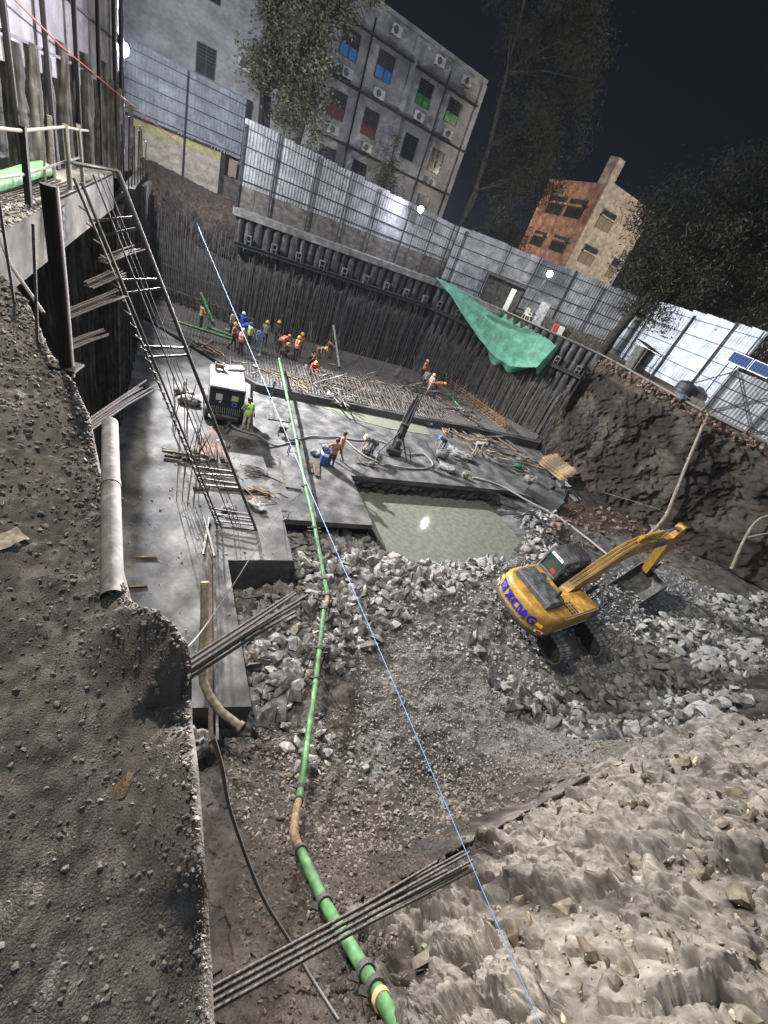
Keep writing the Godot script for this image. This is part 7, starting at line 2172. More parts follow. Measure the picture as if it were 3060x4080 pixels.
func right_side_things() -> void:
	var timber := mat("grey_timber")
	var yel := mat("new_timber", Color(0.40, 0.27, 0.14), 0.8, {"tex": "wood", "world": false, "scale": v3(0.3, 1.0, 1.0), "coarse": "blotch", "coarse_scale": 0.5})
	var black := mat("machine_black")
	# stack of round timbers
	var pole := B(); pole.tube([v3(-0.5, 0, 0), v3(0.5, 0, 0)], 0.085, 9)
	var pm := pole.mesh()
	var dir := v2(0.74, 0.67)
	for k in 3:
		for i in 15 - k:
			var p := v2(9.95, -29.7).lerp(v2(11.6, -32.5), (i + 0.5 * k) / 14.0)
			var o := put(pm, "timber_pole", yel)
			o.transform = Transform3D(Basis(Vector3.UP, atan2(-dir.y, dir.x) + rnd(-0.02, 0.02)), v3(p.x + rnd(-0.08, 0.08), -0.05 + 0.17 * k, p.y + rnd(-0.06, 0.06))).scaled_local(v3(rnd(2.2, 2.7), 1, 1))
			tag(o, "light brown round timber in the stack at the foot of the earth slope", "timber pole", "stacked round timbers")
	for t in [0.1, 0.9]:
		var p: Vector2 = v2(9.6, -29.9).lerp(v2(11.4, -33.0), 0.5) + dir * (t - 0.5) * 1.8
		var b := B(); b.beam(v3(p.x - 0.95, -0.25, p.y + 1.6), v3(p.x + 0.95, -0.25, p.y - 1.6), 0.14, 0.22)
		tag(put(b, "bearer", timber), ["squared bearer under the left ends of the round timbers", "squared bearer under the right ends of the round timbers"][int(t > 0.5)], "bearer")
	# wheelbarrow
	var o := thing("wheelbarrow", "grey wheelbarrow standing below the timber stack", "wheelbarrow", v3(10.5, -0.42, -28.0), 0.6)
	var tray := mat("barrow_grey", Color(0.30, 0.295, 0.28), 0.6, {"tex": "grain", "world": false, "scale": 1.0})
	var b := B()
	var lo := [v3(-0.32, 0.4, 0.2), v3(0.3, 0.4, 0.2), v3(0.3, 0.4, -0.2), v3(-0.32, 0.4, -0.2)]
	var hi := [v3(-0.55, 0.68, 0.34), v3(0.48, 0.64, 0.34), v3(0.48, 0.64, -0.34), v3(-0.55, 0.68, -0.34)]
	b.quad(lo[0], lo[1], lo[2], lo[3])
	for i in 4:
		var j := (i + 1) % 4
		b.quad(lo[i], lo[j], hi[j], hi[i]); b.quad(lo[j] * 0.99, lo[i] * 0.99, hi[i] * 0.985, hi[j] * 0.985)
	put(b, "tray", tray, o)
	for s in [-1.0, 1.0]:
		b = B(); b.tube([v3(-0.7, 0.28, s * 0.06), v3(-0.2, 0.38, s * 0.2), v3(0.5, 0.42, s * 0.27), v3(1.0, 0.6, s * 0.3)], 0.02, 6); put(b, "handle", black, o)
		b = B(); b.tube([v3(0.3, 0.4, s * 0.24), v3(0.38, 0.0, s * 0.26), v3(0.2, 0.38, s * 0.24)], 0.018, 6); put(b, "leg", black, o)
	b = B(); b.lathe([v2(0.01, -0.04), v2(0.12, -0.04), v2(0.19, -0.04), v2(0.2, 0), v2(0.19, 0.04), v2(0.12, 0.04), v2(0.01, 0.04)], v3(-0.72, 0.2, 0), Basis(Vector3.RIGHT, PI / 2), 16); put(b, "wheel", black, o)
	# tin sheets
	for q in [[v3(16.9, 0.35, -26.6), v3(1.0, 0.012, 0.75), v3(0.25, 0.4, 0.1), "square pale metal plate lying below the earth slope"], [v3(11.4, -0.2, -27.4), v3(0.7, 0.012, 0.6), v3(0.2, 0.9, -0.1), "small pale sheet lying beside the wheelbarrow"]]:
		b = B(); b.box(Vector3.ZERO, q[1]); var s := put(b, "metal_plate", mat("plate_pale", Color(0.34, 0.335, 0.32), 0.6, {"tex": "grain", "world": false, "scale": 0.8})); s.position = q[0]; s.rotation = q[2]; tag(s, q[3], "plate")
	# leaning tree trunk and branch on the slope
	var pale := mat("bare_wood", Color(0.30, 0.25, 0.19), 0.9, {"tex": "streak", "scale": 0.9, "relief": 0.5})
	b = B(); b.tube(smooth_path([v3(16.2, -0.3, -25.9), v3(16.55, 1.3, -26.4), v3(16.45, 2.6, -27.0), v3(16.15, 4.8, -28.0), v3(15.9, 7.45, -29.3)]), 0.13, 10, 0.085)
	tag(put(b, "leaning_log", pale), "long bare pale trunk leaning against the earth slope", "log")
	b = B(); b.tube(smooth_path([v3(19.8, 1.2, -23.4), v3(19.6, 2.9, -24.2), v3(20.0, 4.0, -25.0), v3(21.2, 4.9, -25.4)]), 0.10, 8, 0.05)
	b.tube(smooth_path([v3(19.6, 2.9, -24.2), v3(20.4, 3.6, -24.3), v3(21.4, 4.1, -24.4)]), 0.06, 8, 0.03)
	tag(put(b, "bare_branch", pale), "forked bare branch leaning on the slope at the right edge", "branch")
	b = B(); b.tube([v3(13.4, 0.5, -28.6), v3(16.0, 1.3, -27.5), v3(18.5, 1.6, -26.5)], 0.02, 5)
	tag(put(b, "thin_stick", pale), "thin stick lying across the foot of the slope", "stick")
	# rim of the slope: pipe and rubble
	b = B(); b.tube(smooth_path([v3(2.0, 7.42, -38.1), v3(6.0, 7.42, -37.4), v3(10.4, 7.42, -36.4), v3(13.4, 7.42, -32.9), v3(16.1, 7.42, -29.6), v3(19.2, 7.42, -27.9), v3(24.2, 7.42, -25.2)]), 0.07, 8)
	tag(put(b, "water_pipe", mat("dark_pipe", Color(0.10, 0.09, 0.08), 0.7)), "long dark pipe lying along the top edge of the earth slope", "pipe")
	# green tarpaulin draped over the corner
	var top := [v3(-3.5, 7.62, -39.55), v3(-1.6, 7.55, -39.2), v3(0.2, 7.5, -38.85), v3(2.1, 7.35, -38.5), v3(4.2, 7.15, -38.0), v3(6.0, 6.95, -37.4), v3(7.2, 6.72, -36.9)]
	var bot := [v3(-3.5, 7.58, -39.5), v3(-1.6, 6.75, -38.5), v3(0.2, 5.75, -37.7), v3(1.7, 4.95, -37.2), v3(3.1, 4.35, -36.8), v3(4.6, 4.15, -36.4), v3(6.5, 4.9, -36.0)]
	b = B()
	var pts := []
	for i in 26:
		var row := []
		var v := i / 25.0
		for j in 60:
			var u := j / 59.0 * 6.0
			var k := mini(int(u), 5)
			var f: float = u - k
			f = f * f * (3 - 2 * f) * 0.3 + f * 0.7
			var p: Vector3 = bot[k].lerp(bot[k + 1], f).lerp(top[k].lerp(top[k + 1], f), v)
			var sag := sin(v * PI) * 0.18 * minf(1.0, u)
			p += v3(0, -sag + noise_a.get_noise_2d(u * 1.4, v * 3) * 0.09 + 0.16 * exp(-pow((v - 0.55) * 9, 2)) * minf(1, u), noise_a.get_noise_2d(u * 2 + 30, v * 4) * 0.05)
			row.append(p)
		pts.append(row)
	b.grid(pts)
	o = thing("tarpaulin", "green tarpaulin draped over the far right corner of the pit edge", "tarpaulin")
	var gm := mat("tarp_green", Color(0.13, 0.38, 0.26), 0.65, {"tex": "fine", "scale": 0.5, "coarse": "soft", "coarse_scale": 0.25, "back": Color(0.03, 0.10, 0.06)})
	put(b, "sheet", gm, o)
	b = B()
	pts = []
	for i in 9:
		var row := []
		for j in 30:
			var u := 3.4 + j / 29.0 * 2.6
			var k := mini(int(u), 5)
			var p: Vector3 = bot[k].lerp(bot[k + 1], u - k)
			var v := i / 8.0
			p += v3(0, -v * (0.55 + 0.25 * sin(u * 5.0)) * sin((u - 3.4) / 2.6 * PI), -v * 0.35 + 0.09 * sin(u * 9.0) * v)
			row.append(p)
		pts.append(row)
	b.grid(pts)
	put(b, "hanging_flap", gm, o)
	b = B()
	pts = []
	for i in 8:
		var row := []
		for j in 14:
			var p: Vector3 = bot[6].lerp(top[6], j / 13.0) + v3(0.25 * i / 7.0, -i / 7.0 * 1.0 * sin(PI * (0.15 + 0.8 * j / 13.0)), -0.12 * i / 7.0 + 0.04 * sin(j * 1.4))
			row.append(p)
		pts.append(row)
	b.grid(pts)
	put(b, "side_flap", gm, o)
	# shed, chair and odds and ends behind the tarpaulin
	o = thing("tin_shed", "small shed of grey sheets with a white door behind the tarpaulin", "shed", v3(0.3, 7.3, -39.0), 0.12)
	var dull := mat("dull_sheet", Color(0.20, 0.195, 0.185), 0.7, {"tex": "streak", "scale": 0.6, "coarse": "blotch", "coarse_scale": 0.5})
	for i in 3:
		var q := put(sheet, "wall_sheet", dull, o); q.position = v3(0.0 + 0.66 * i, 0, 0.02 * i); q.scale = v3(0.66, 1.95, 1)
	b = B(); b.soft_box(v3(2.3, 0.85, 0.06), v3(0.42, 1.65, 0.06), 0.01); put(b, "door", mat("door_white", Color(0.55, 0.55, 0.54), 0.6), o)
	b = B(); b.soft_box(v3(2.8, 0.95, 0.0), v3(0.5, 1.9, 0.06), 0.01); put(b, "side_sheet", dull, o)
	b = B(); b.box(v3(1.5, 2.05, -0.4), v3(3.4, 0.05, 1.5), Basis(Vector3.RIGHT, 0.08)); put(b, "roof", dull, o)
	for q in [v3(0, 0, -0.9), v3(3.0, 0, -0.9)]:
		b = B(); b.beam(q, q + v3(0, 2.0, 0), 0.07, 0.07); put(b, "corner_post", timber, o)
	var white := mat("chair_white", Color(0.6, 0.58, 0.5), 0.5)
	o = thing("plastic_chair", "white plastic armchair beside the tilted white panel", "chair", v3(4.35, 7.3, -38.75), 0.4)
	b = B(); b.soft_box(v3(0, 0.42, 0), v3(0.46, 0.04, 0.46), 0.015); put(b, "seat", white, o)
	for q in [[-0.2, -0.2], [0.2, -0.2], [-0.2, 0.2], [0.2, 0.2]]:
		b = B(); b.beam(v3(q[0] * 1.15, 0, q[1] * 1.15), v3(q[0], 0.42, q[1]), 0.04, 0.04); put(b, "leg", white, o)
	b = B()
	for i in 7: b.beam(v3(-0.2 + 0.067 * i, 0.44, -0.22), v3(-0.2 + 0.067 * i, 0.82 + 0.05 * sin(PI * i / 6.0), -0.3), 0.035, 0.015)
	b.tube([v3(-0.22, 0.5, -0.23), v3(-0.2, 0.84, -0.3), v3(0, 0.9, -0.31), v3(0.2, 0.84, -0.3), v3(0.22, 0.5, -0.23)], 0.02, 6)
	put(b, "backrest", white, o)
	for s in [-1.0, 1.0]:
		b = B(); b.tube([v3(s * 0.24, 0.42, 0.2), v3(s * 0.25, 0.64, 0.18), v3(s * 0.24, 0.64, -0.22)], 0.02, 6); put(b, "armrest", white, o)
	b = B(); b.soft_box(v3(0, 0.85, 0), v3(0.75, 1.7, 0.05), 0.01); var s3 := put(b, "tilted_panel", mat("panel_white", Color(0.42, 0.44, 0.46), 0.6, {"tex": "soft", "world": false, "scale": 0.6})); s3.position = v3(5.25, 7.28, -38.6); s3.rotation = v3(-0.08, 0.1, -0.03); tag(s3, "tall pale panel leaning right of the plastic chair", "panel")
	for q in [[v3(6.75, 7.55, -38.3), Color(0.35, 0.05, 0.04), "red box standing on the hoarding near the pit edge"], [v3(7.2, 7.55, -38.3), Color(0.5, 0.5, 0.47), "white box right of the red box near the pit edge"]]:
		b = B(); b.soft_box(v3(0, 0.3, 0), v3(0.42, 0.6, 0.3), 0.02); b.box(v3(0, 0.62, 0), v3(0.3, 0.03, 0.2)); s3 = put(b, "box", mat("box_%.2f" % q[1].r, q[1], 0.6)); s3.position = q[0] + v3(0, -0.22, 0); tag(s3, q[2], "box")
	o = thing("hoarding", "low hoarding of weathered grey boards below the right fence", "hoarding")
	for i in 26:
		var t := i / 25.0
		var p := v2(5.7, -38.75).lerp(v2(10.1, -38.2), t)
		b = B(); b.box(v3(p.x, 7.3 + 0.42 + rnd(-0.06, 0.06), p.y), v3(0.165, 0.9, 0.03), Basis(Vector3.UP, -0.12)); put(b, "board", timber, o)
	# cabinets with a rusty roof
	o = thing("site_cabinet", "cream and grey cabinet with three doors under a rusty sheet", "cabinet", v3(12.7, 7.3, -35.9), 0.74)
	var cream := mat("cabinet_cream", Color(0.47, 0.45, 0.36), 0.7, {"tex": "soft", "world": false, "scale": 0.5, "coarse": "blotch", "coarse_scale": 0.5})
	b = B(); b.box(v3(1.0, 0.8, -0.35), v3(2.0, 1.6, 0.6)); put(b, "case", dull, o)
	for i in 3:
		for k in 2:
			b = B(); b.soft_box(v3(0.34 + 0.66 * i, 0.42 + 0.8 * k, -0.03), v3(0.6, 0.74, 0.04), 0.01); put(b, "door", [cream, dull, cream][i], o)
	b = B(); b.box(v3(1.2, 1.78, -0.2), v3(2.9, 0.05, 1.3), Basis(Vector3.RIGHT, 0.18) * Basis(v3(0, 0, 1), -0.06)); put(b, "roof_sheet", mat("rust_sheet", Color(0.13, 0.075, 0.05), 0.85, {"tex": "streak", "scale": 0.7, "coarse": "blotch", "coarse_scale": 0.6}), o)
	for x in [-0.1, 2.4]:
		b = B(); b.beam(v3(x, 0, 0.25), v3(x, 1.75, 0.3), 0.06, 0.06); put(b, "roof_post", timber, o)
	o = thing("water_tank", "black plastic water tank right of the cream cabinet", "tank", v3(15.5, 7.3, -32.9), 0.0)
	b = B(); b.lathe([v2(0.01, 0), v2(0.6, 0), v2(0.62, 0.05), v2(0.60, 0.25), v2(0.62, 0.3), v2(0.60, 0.5), v2(0.62, 0.55), v2(0.60, 0.75), v2(0.55, 0.9), v2(0.25, 1.02), v2(0.22, 1.03)], Vector3.ZERO, Basis.IDENTITY, 24); put(b, "drum", black, o)
	b = B(); b.lathe([v2(0.22, 1.02), v2(0.23, 1.08), v2(0.01, 1.1)], Vector3.ZERO, Basis.IDENTITY, 18); put(b, "lid", black, o)
	# solar panel
	o = thing("solar_panel", "blue solar panel with a white frame above the braced fence", "solar panel", v3(16.6, 10.25, -30.4), -0.5)
	for i in 2:
		for k in 6:
			b = B(); b.box(v3(-0.62 + 1.2 * i, 0.35, -0.02) + v3((k - 2.5) * 0.178, 0, 0), v3(0.168, 0.62, 0.02), Basis(Vector3.RIGHT, -0.5)); put(b, "cell", mat("solar_blue", Color(0.012, 0.03, 0.10), 0.15, {"spec": 0.6}), o)
		b = B(); b.box(v3(-0.62 + 1.2 * i, 0.34, -0.04), v3(1.14, 0.74, 0.03), Basis(Vector3.RIGHT, -0.5)); put(b, "frame", mat("frame_white", Color(0.6, 0.62, 0.63), 0.4), o)
	for x in [-1.0, 1.0]:
		b = B(); b.beam(v3(x, -2.9, -0.1), v3(x, 0.3, -0.05), 0.06, 0.06); put(b, "stand", mat("fence_steel"), o)
	sack("cloth", v3(14.9, 7.5, -31.0), v3(0.7, 0.35, 0.5), 0.6, "crumpled pale blue cloth at the end of the edge pipe", Color(0.22, 0.27, 0.34), 51)
	# brick rubble along the rim
	var list := []
	var sh := rock_shape(17, 0.8)
	for i in 260:
		var t := rng.randf()
		var p := v2(15.4, -29.4).lerp(v2(24.0, -24.6), t) if rng.randf() < 0.6 else v2(10.6, -35.8).lerp(v2(15.4, -29.8), t)
		var s := rnd(0.05, 0.17)
		list.append([Transform3D(Basis(Vector3(rng.randfn(), rng.randfn(), rng.randfn()).normalized(), rnd(0, 6)).scaled_local(Vector3.ONE * s), v3(p.x + rnd(-0.3, 0.3), rnd(6.9, 7.35), p.y + rnd(-0.2, 0.5))), s])
	many("brick_rubble", [sh], list, mat("loose_stone"), Color(0.19, 0.125, 0.095), 0.35)

func ropes() -> void:
	var b := B()
	b.tube([v3(-17.34, 6.28, -28.27), v3(-11.81, 7.10, -19.92), v3(-6.28, 7.97, -11.56), v3(-2.59, 8.55, -5.99), v3(-0.75, 8.84, -3.20), v3(0.18, 8.99, -1.81), v3(1.10, 9.14, -0.42), v3(1.47, 9.20, 0.14)], 0.0055, 6, 0.0011)
	tag(put(b, "blue_rope", mat("rope_blue", Color(0.09, 0.19, 0.36), 0.7)), "thin blue rope stretched across the whole pit towards the viewer", "rope")
	b = B()
	b.tube(smooth_path([v3(-0.36, 8.6, -1.06), v3(-0.30, 8.0, -1.18), v3(-0.17, 7.0, -1.31), v3(0.28, 6.35, -1.12), v3(0.65, 6.05, -0.99), v3(0.86, 6.0, -0.88), v3(1.17, 6.2, -0.66)]), 0.014, 7)
	tag(put(b, "black_cable", mat("cable_black", Color(0.025, 0.023, 0.022), 0.6)), "black cable hanging down from the ledge in the foreground", "cable")
	b = B()
	b.tube(smooth_path([v3(-0.80, 8.55, -1.36), v3(-1.9, 5.0, -4.6), v3(-3.81, 0.12, -13.47), v3(-3.46, 0.50, -14.70)]), 0.012, 6)
	tag(put(b, "black_cable", mat("cable_black")), "thin black cable slanting from the ledge to the slab corner", "cable")
	b = B()
	b.tube([v3(-7.4, 11.9, -6.2), v3(-10.6, 11.3, -11.6), v3(-13.5, 10.6, -18.0), v3(-15.9, 9.9, -24.0)], 0.016, 6)
	tag(put(b, "red_rope", mat("rope_red", Color(0.45, 0.10, 0.07), 0.7)), "red rope strung in front of the boundary wall", "rope")

# ---------------------------------------------------------------- people
# A pose is a set of joints (facing +z, feet on y = 0). The body is one surface: the smooth union of tapered capsules, meshed as surface nets.
func joints(kind: String) -> Dictionary:
	var j := {"pelvis": v3(0, 0.94, 0), "chest": v3(0, 1.30, 0.0), "neck": v3(0, 1.47, 0.0), "head": v3(0, 1.60, 0.02),
		"sl": v3(0.19, 1.40, 0), "sr": v3(-0.19, 1.40, 0), "el": v3(0.26, 1.13, -0.02), "er": v3(-0.26, 1.13, -0.02), "wl": v3(0.25, 0.89, 0.07), "wr": v3(-0.25, 0.89, 0.07),
		"hl": v3(0.095, 0.90, 0), "hr": v3(-0.095, 0.90, 0), "kl": v3(0.11, 0.49, 0.02), "kr": v3(-0.11, 0.49, 0.02), "al": v3(0.12, 0.08, -0.02), "ar": v3(-0.12, 0.08, -0.02), "tl": v3(0.15, 0.035, 0.15), "tr": v3(-0.15, 0.035, 0.15)}
	if kind == "reach":
		j.el = v3(0.25, 1.20, 0.20); j.wl = v3(0.16, 1.16, 0.42); j.er = v3(-0.25, 1.18, 0.18); j.wr = v3(-0.12, 1.12, 0.40)
		j.kl = v3(0.12, 0.49, 0.12); j.al = v3(0.14, 0.08, 0.10); j.tl = v3(0.17, 0.035, 0.26)
	elif kind == "walk":
		j.kl = v3(0.10, 0.50, 0.16); j.al = v3(0.11, 0.08, 0.24); j.tl = v3(0.12, 0.04, 0.40); j.kr = v3(-0.10, 0.49, -0.06); j.ar = v3(-0.11, 0.10, -0.30); j.tr = v3(-0.12, 0.035, -0.14)
		j.wl = v3(0.28, 0.92, -0.12); j.wr = v3(-0.26, 0.96, 0.22); j.er = v3(-0.26, 1.15, 0.02)
	elif kind == "phone":
		j.er = v3(-0.33, 1.20, 0.08); j.wr = v3(-0.17, 1.42, 0.20); j.wl = v3(0.30, 0.90, 0.02)
		j.kr = v3(-0.14, 0.49, 0.06); j.ar = v3(-0.18, 0.08, 0.03); j.tr = v3(-0.24, 0.035, 0.18)
	elif kind == "bend":
		j.chest = v3(0, 1.12, 0.32); j.neck = v3(0, 1.19, 0.48); j.head = v3(0, 1.22, 0.62); j.sl = v3(0.18, 1.16, 0.42); j.sr = v3(-0.18, 1.16, 0.42)
		j.el = v3(0.22, 0.88, 0.48); j.wl = v3(0.15, 0.64, 0.56); j.er = v3(-0.22, 0.88, 0.46); j.wr = v3(-0.15, 0.62, 0.55); j.pelvis = v3(0, 0.92, -0.06); j.hl = v3(0.095, 0.88, -0.06); j.hr = v3(-0.095, 0.88, -0.06)
		j.kl = v3(0.14, 0.48, 0.06); j.kr = v3(-0.14, 0.48, 0.04); j.al = v3(0.17, 0.08, 0.0); j.ar = v3(-0.17, 0.08, -0.04); j.tl = v3(0.20, 0.035, 0.17); j.tr = v3(-0.20, 0.035, 0.13)
	elif kind == "crouch":
		j.pelvis = v3(0, 0.34, -0.12); j.chest = v3(0, 0.66, 0.06); j.neck = v3(0, 0.80, 0.14); j.head = v3(0, 0.91, 0.22); j.sl = v3(0.18, 0.75, 0.10); j.sr = v3(-0.18, 0.75, 0.10)
		j.el = v3(0.24, 0.50, 0.26); j.wl = v3(0.14, 0.36, 0.44); j.er = v3(-0.24, 0.50, 0.26); j.wr = v3(-0.12, 0.34, 0.44); j.hl = v3(0.1, 0.32, -0.10); j.hr = v3(-0.1, 0.32, -0.10)
		j.kl = v3(0.17, 0.48, 0.28); j.kr = v3(-0.17, 0.48, 0.28); j.al = v3(0.16, 0.08, 0.02); j.ar = v3(-0.16, 0.08, 0.02); j.tl = v3(0.19, 0.035, 0.19); j.tr = v3(-0.19, 0.035, 0.19)
	elif kind == "carry":
		j.el = v3(0.30, 1.24, 0.10); j.wl = v3(0.22, 1.50, 0.10); j.er = v3(-0.27, 1.16, 0.14); j.wr = v3(-0.14, 1.10, 0.36); j.chest = v3(0.02, 1.30, 0.05)
	return j

func bones(j: Dictionary) -> Array:   # [a, b, radius a, radius b, kind of covering: 0 skin, 1 shirt, 2 trousers, 3 shoes]
	var w := v3(0.055, 0, 0)
	var up: Vector3 = (j.chest - j.pelvis).normalized()
	var face: Vector3 = Vector3.RIGHT.cross(up)
	var o := [[j.pelvis + w, j.chest + w * 1.3, 0.115, 0.118, 1], [j.pelvis - w, j.chest - w * 1.3, 0.115, 0.118, 1], [j.chest, j.neck, 0.12, 0.06, 1], [j.sl, j.sr, 0.072, 0.072, 1],
		[j.pelvis + w - up * 0.07, j.pelvis - w - up * 0.07, 0.125, 0.125, 2], [j.neck - up * 0.03, j.head, 0.052, 0.05, 0], [j.head + v3(0, 0.035, -0.01), j.head + v3(0, -0.03, 0.02), 0.098, 0.078, 0], [j.head + v3(0, 0.0, 0.09), j.head + v3(0, -0.025, 0.115), 0.012, 0.018, 0],
		[j.head + v3(0.085, 0, 0), j.head + v3(0.095, -0.03, 0), 0.02, 0.018, 0], [j.head + v3(-0.085, 0, 0), j.head + v3(-0.095, -0.03, 0), 0.02, 0.018, 0]]
	for s in ["l", "r"]:
		o.append([j["s" + s], j["e" + s], 0.058, 0.046, 1])
		o.append([j["e" + s], j["w" + s], 0.042, 0.030, 0])
		var d: Vector3 = (j["w" + s] - j["e" + s]).normalized()
		o.append([j["w" + s], j["w" + s] + d * 0.08, 0.032, 0.036, 0])
		o.append([j["h" + s], j["k" + s], 0.092, 0.064, 2])
		o.append([j["k" + s], j["a" + s], 0.062, 0.046, 2])
		o.append([j["a" + s] - v3(0, 0.02, 0), j["t" + s], 0.046, 0.036, 3])
	return o

func cone_dist(p: Vector3, a: Vector3, b: Vector3, ra: float, rb: float) -> float:
	var d := b - a
	var t := clampf((p - a).dot(d) / maxf(d.length_squared(), 1e-6), 0.0, 1.0)
	return p.distance_to(a + d * t) - lerpf(ra, rb, t)

func skin_mesh(bs: Array, cell: float, blend: float, grow: float) -> Array:   # [vertices, triangles, covering of each vertex]
	var lo := Vector3.ONE * 99
	var hi := Vector3.ONE * -99
	for b in bs:
		var r: float = maxf(b[2], b[3]) + grow + cell * 3
		lo = lo.min(b[0].min(b[1]) - Vector3.ONE * r)
		hi = hi.max(b[0].max(b[1]) + Vector3.ONE * r)
	var n := Vector3i(((hi - lo) / cell).ceil()) + Vector3i.ONE
	var f := PackedFloat32Array()
	f.resize(n.x * n.y * n.z)
	f.fill(9.0)
	var kind := PackedByteArray()
	kind.resize(f.size())
	var near := PackedFloat32Array()
	near.resize(f.size())
	near.fill(9.0)
	for b in bs:
		var r: float = maxf(b[2], b[3]) + grow + blend + cell * 2
		var q0 := Vector3i(((b[0].min(b[1]) - Vector3.ONE * r - lo) / cell).floor()).clamp(Vector3i.ZERO, n - Vector3i.ONE)
		var q1 := Vector3i(((b[0].max(b[1]) + Vector3.ONE * r - lo) / cell).ceil()).clamp(Vector3i.ZERO, n - Vector3i.ONE)
		for z in range(q0.z, q1.z + 1):
			for y in range(q0.y, q1.y + 1):
				for x in range(q0.x, q1.x + 1):
					var id := (z * n.y + y) * n.x + x
					var d := cone_dist(lo + Vector3(x, y, z) * cell, b[0], b[1], b[2], b[3]) - grow
					if d < near[id]:
						near[id] = d; kind[id] = b[4]
					var h := maxf(blend - absf(f[id] - d), 0.0) / blend
					f[id] = minf(f[id], d) - h * h * blend * 0.25
	var vid := {}
	var vs := PackedVector3Array()
	var ks := PackedByteArray()
	var off := [0, 1, n.x, n.x + 1, n.x * n.y, n.x * n.y + 1, n.x * n.y + n.x, n.x * n.y + n.x + 1]
	var edges := [[0, 1], [2, 3], [4, 5], [6, 7], [0, 2], [1, 3], [4, 6], [5, 7], [0, 4], [1, 5], [2, 6], [3, 7]]
	for z in n.z - 1:
		for y in n.y - 1:
			for x in n.x - 1:
				var id := (z * n.y + y) * n.x + x
				var c := 0
				for k in 8:
					if f[id + off[k]] < 0: c += 1
				if c == 0 or c == 8: continue
				var s := Vector3.ZERO
				var m := 0
				var inside_kind := 0
				for e in edges:
					var a: float = f[id + off[e[0]]]
					var b: float = f[id + off[e[1]]]
					if (a < 0) == (b < 0): continue
					var t := a / (a - b)
					s += Vector3(e[0] & 1, (e[0] >> 1) & 1, e[0] >> 2).lerp(Vector3(e[1] & 1, (e[1] >> 1) & 1, e[1] >> 2), t)
					m += 1
					inside_kind = kind[id + off[e[0] if a < 0 else e[1]]]
				vid[id] = vs.size()
				vs.append(lo + (Vector3(x, y, z) + s / m) * cell)
				ks.append(inside_kind)
	var tris := PackedInt32Array()
	var steps := [1, n.x, n.x * n.y]
	for id in vid:
		for axis in 3:
			var a: float = f[id]
			var b: float = f[id + steps[axis]]
			if (a < 0) == (b < 0): continue
			var u: int = steps[(axis + 1) % 3]
			var v: int = steps[(axis + 2) % 3]
			if not (vid.has(id - u) and vid.has(id - v) and vid.has(id - u - v)): continue
			var q := [vid[id], vid[id - u], vid[id - u - v], vid[id - v]]
			if a >= 0: q.reverse()
			tris.append_array(PackedInt32Array([q[0], q[1], q[2], q[0], q[2], q[3]]))
	return [vs, tris, ks]

func tinted(sk: Array, cols: Callable) -> Builder:
	var b := B()
	b.painted = true
	var vs: PackedVector3Array = sk[0]
	var tris: PackedInt32Array = sk[1]
	var ns := PackedVector3Array()
	ns.resize(vs.size())
	for i in range(0, tris.size(), 3):
		var q := (vs[tris[i + 1]] - vs[tris[i]]).cross(vs[tris[i + 2]] - vs[tris[i]])
		for k in 3: ns[tris[i + k]] += q
	for i in range(0, tris.size(), 3):
		for k in [0, 2, 1]:
			var id := tris[i + k]
			b.tint = cols.call(vs[id], sk[2][id])
			b.one(vs[id], ns[id].normalized())
	return b

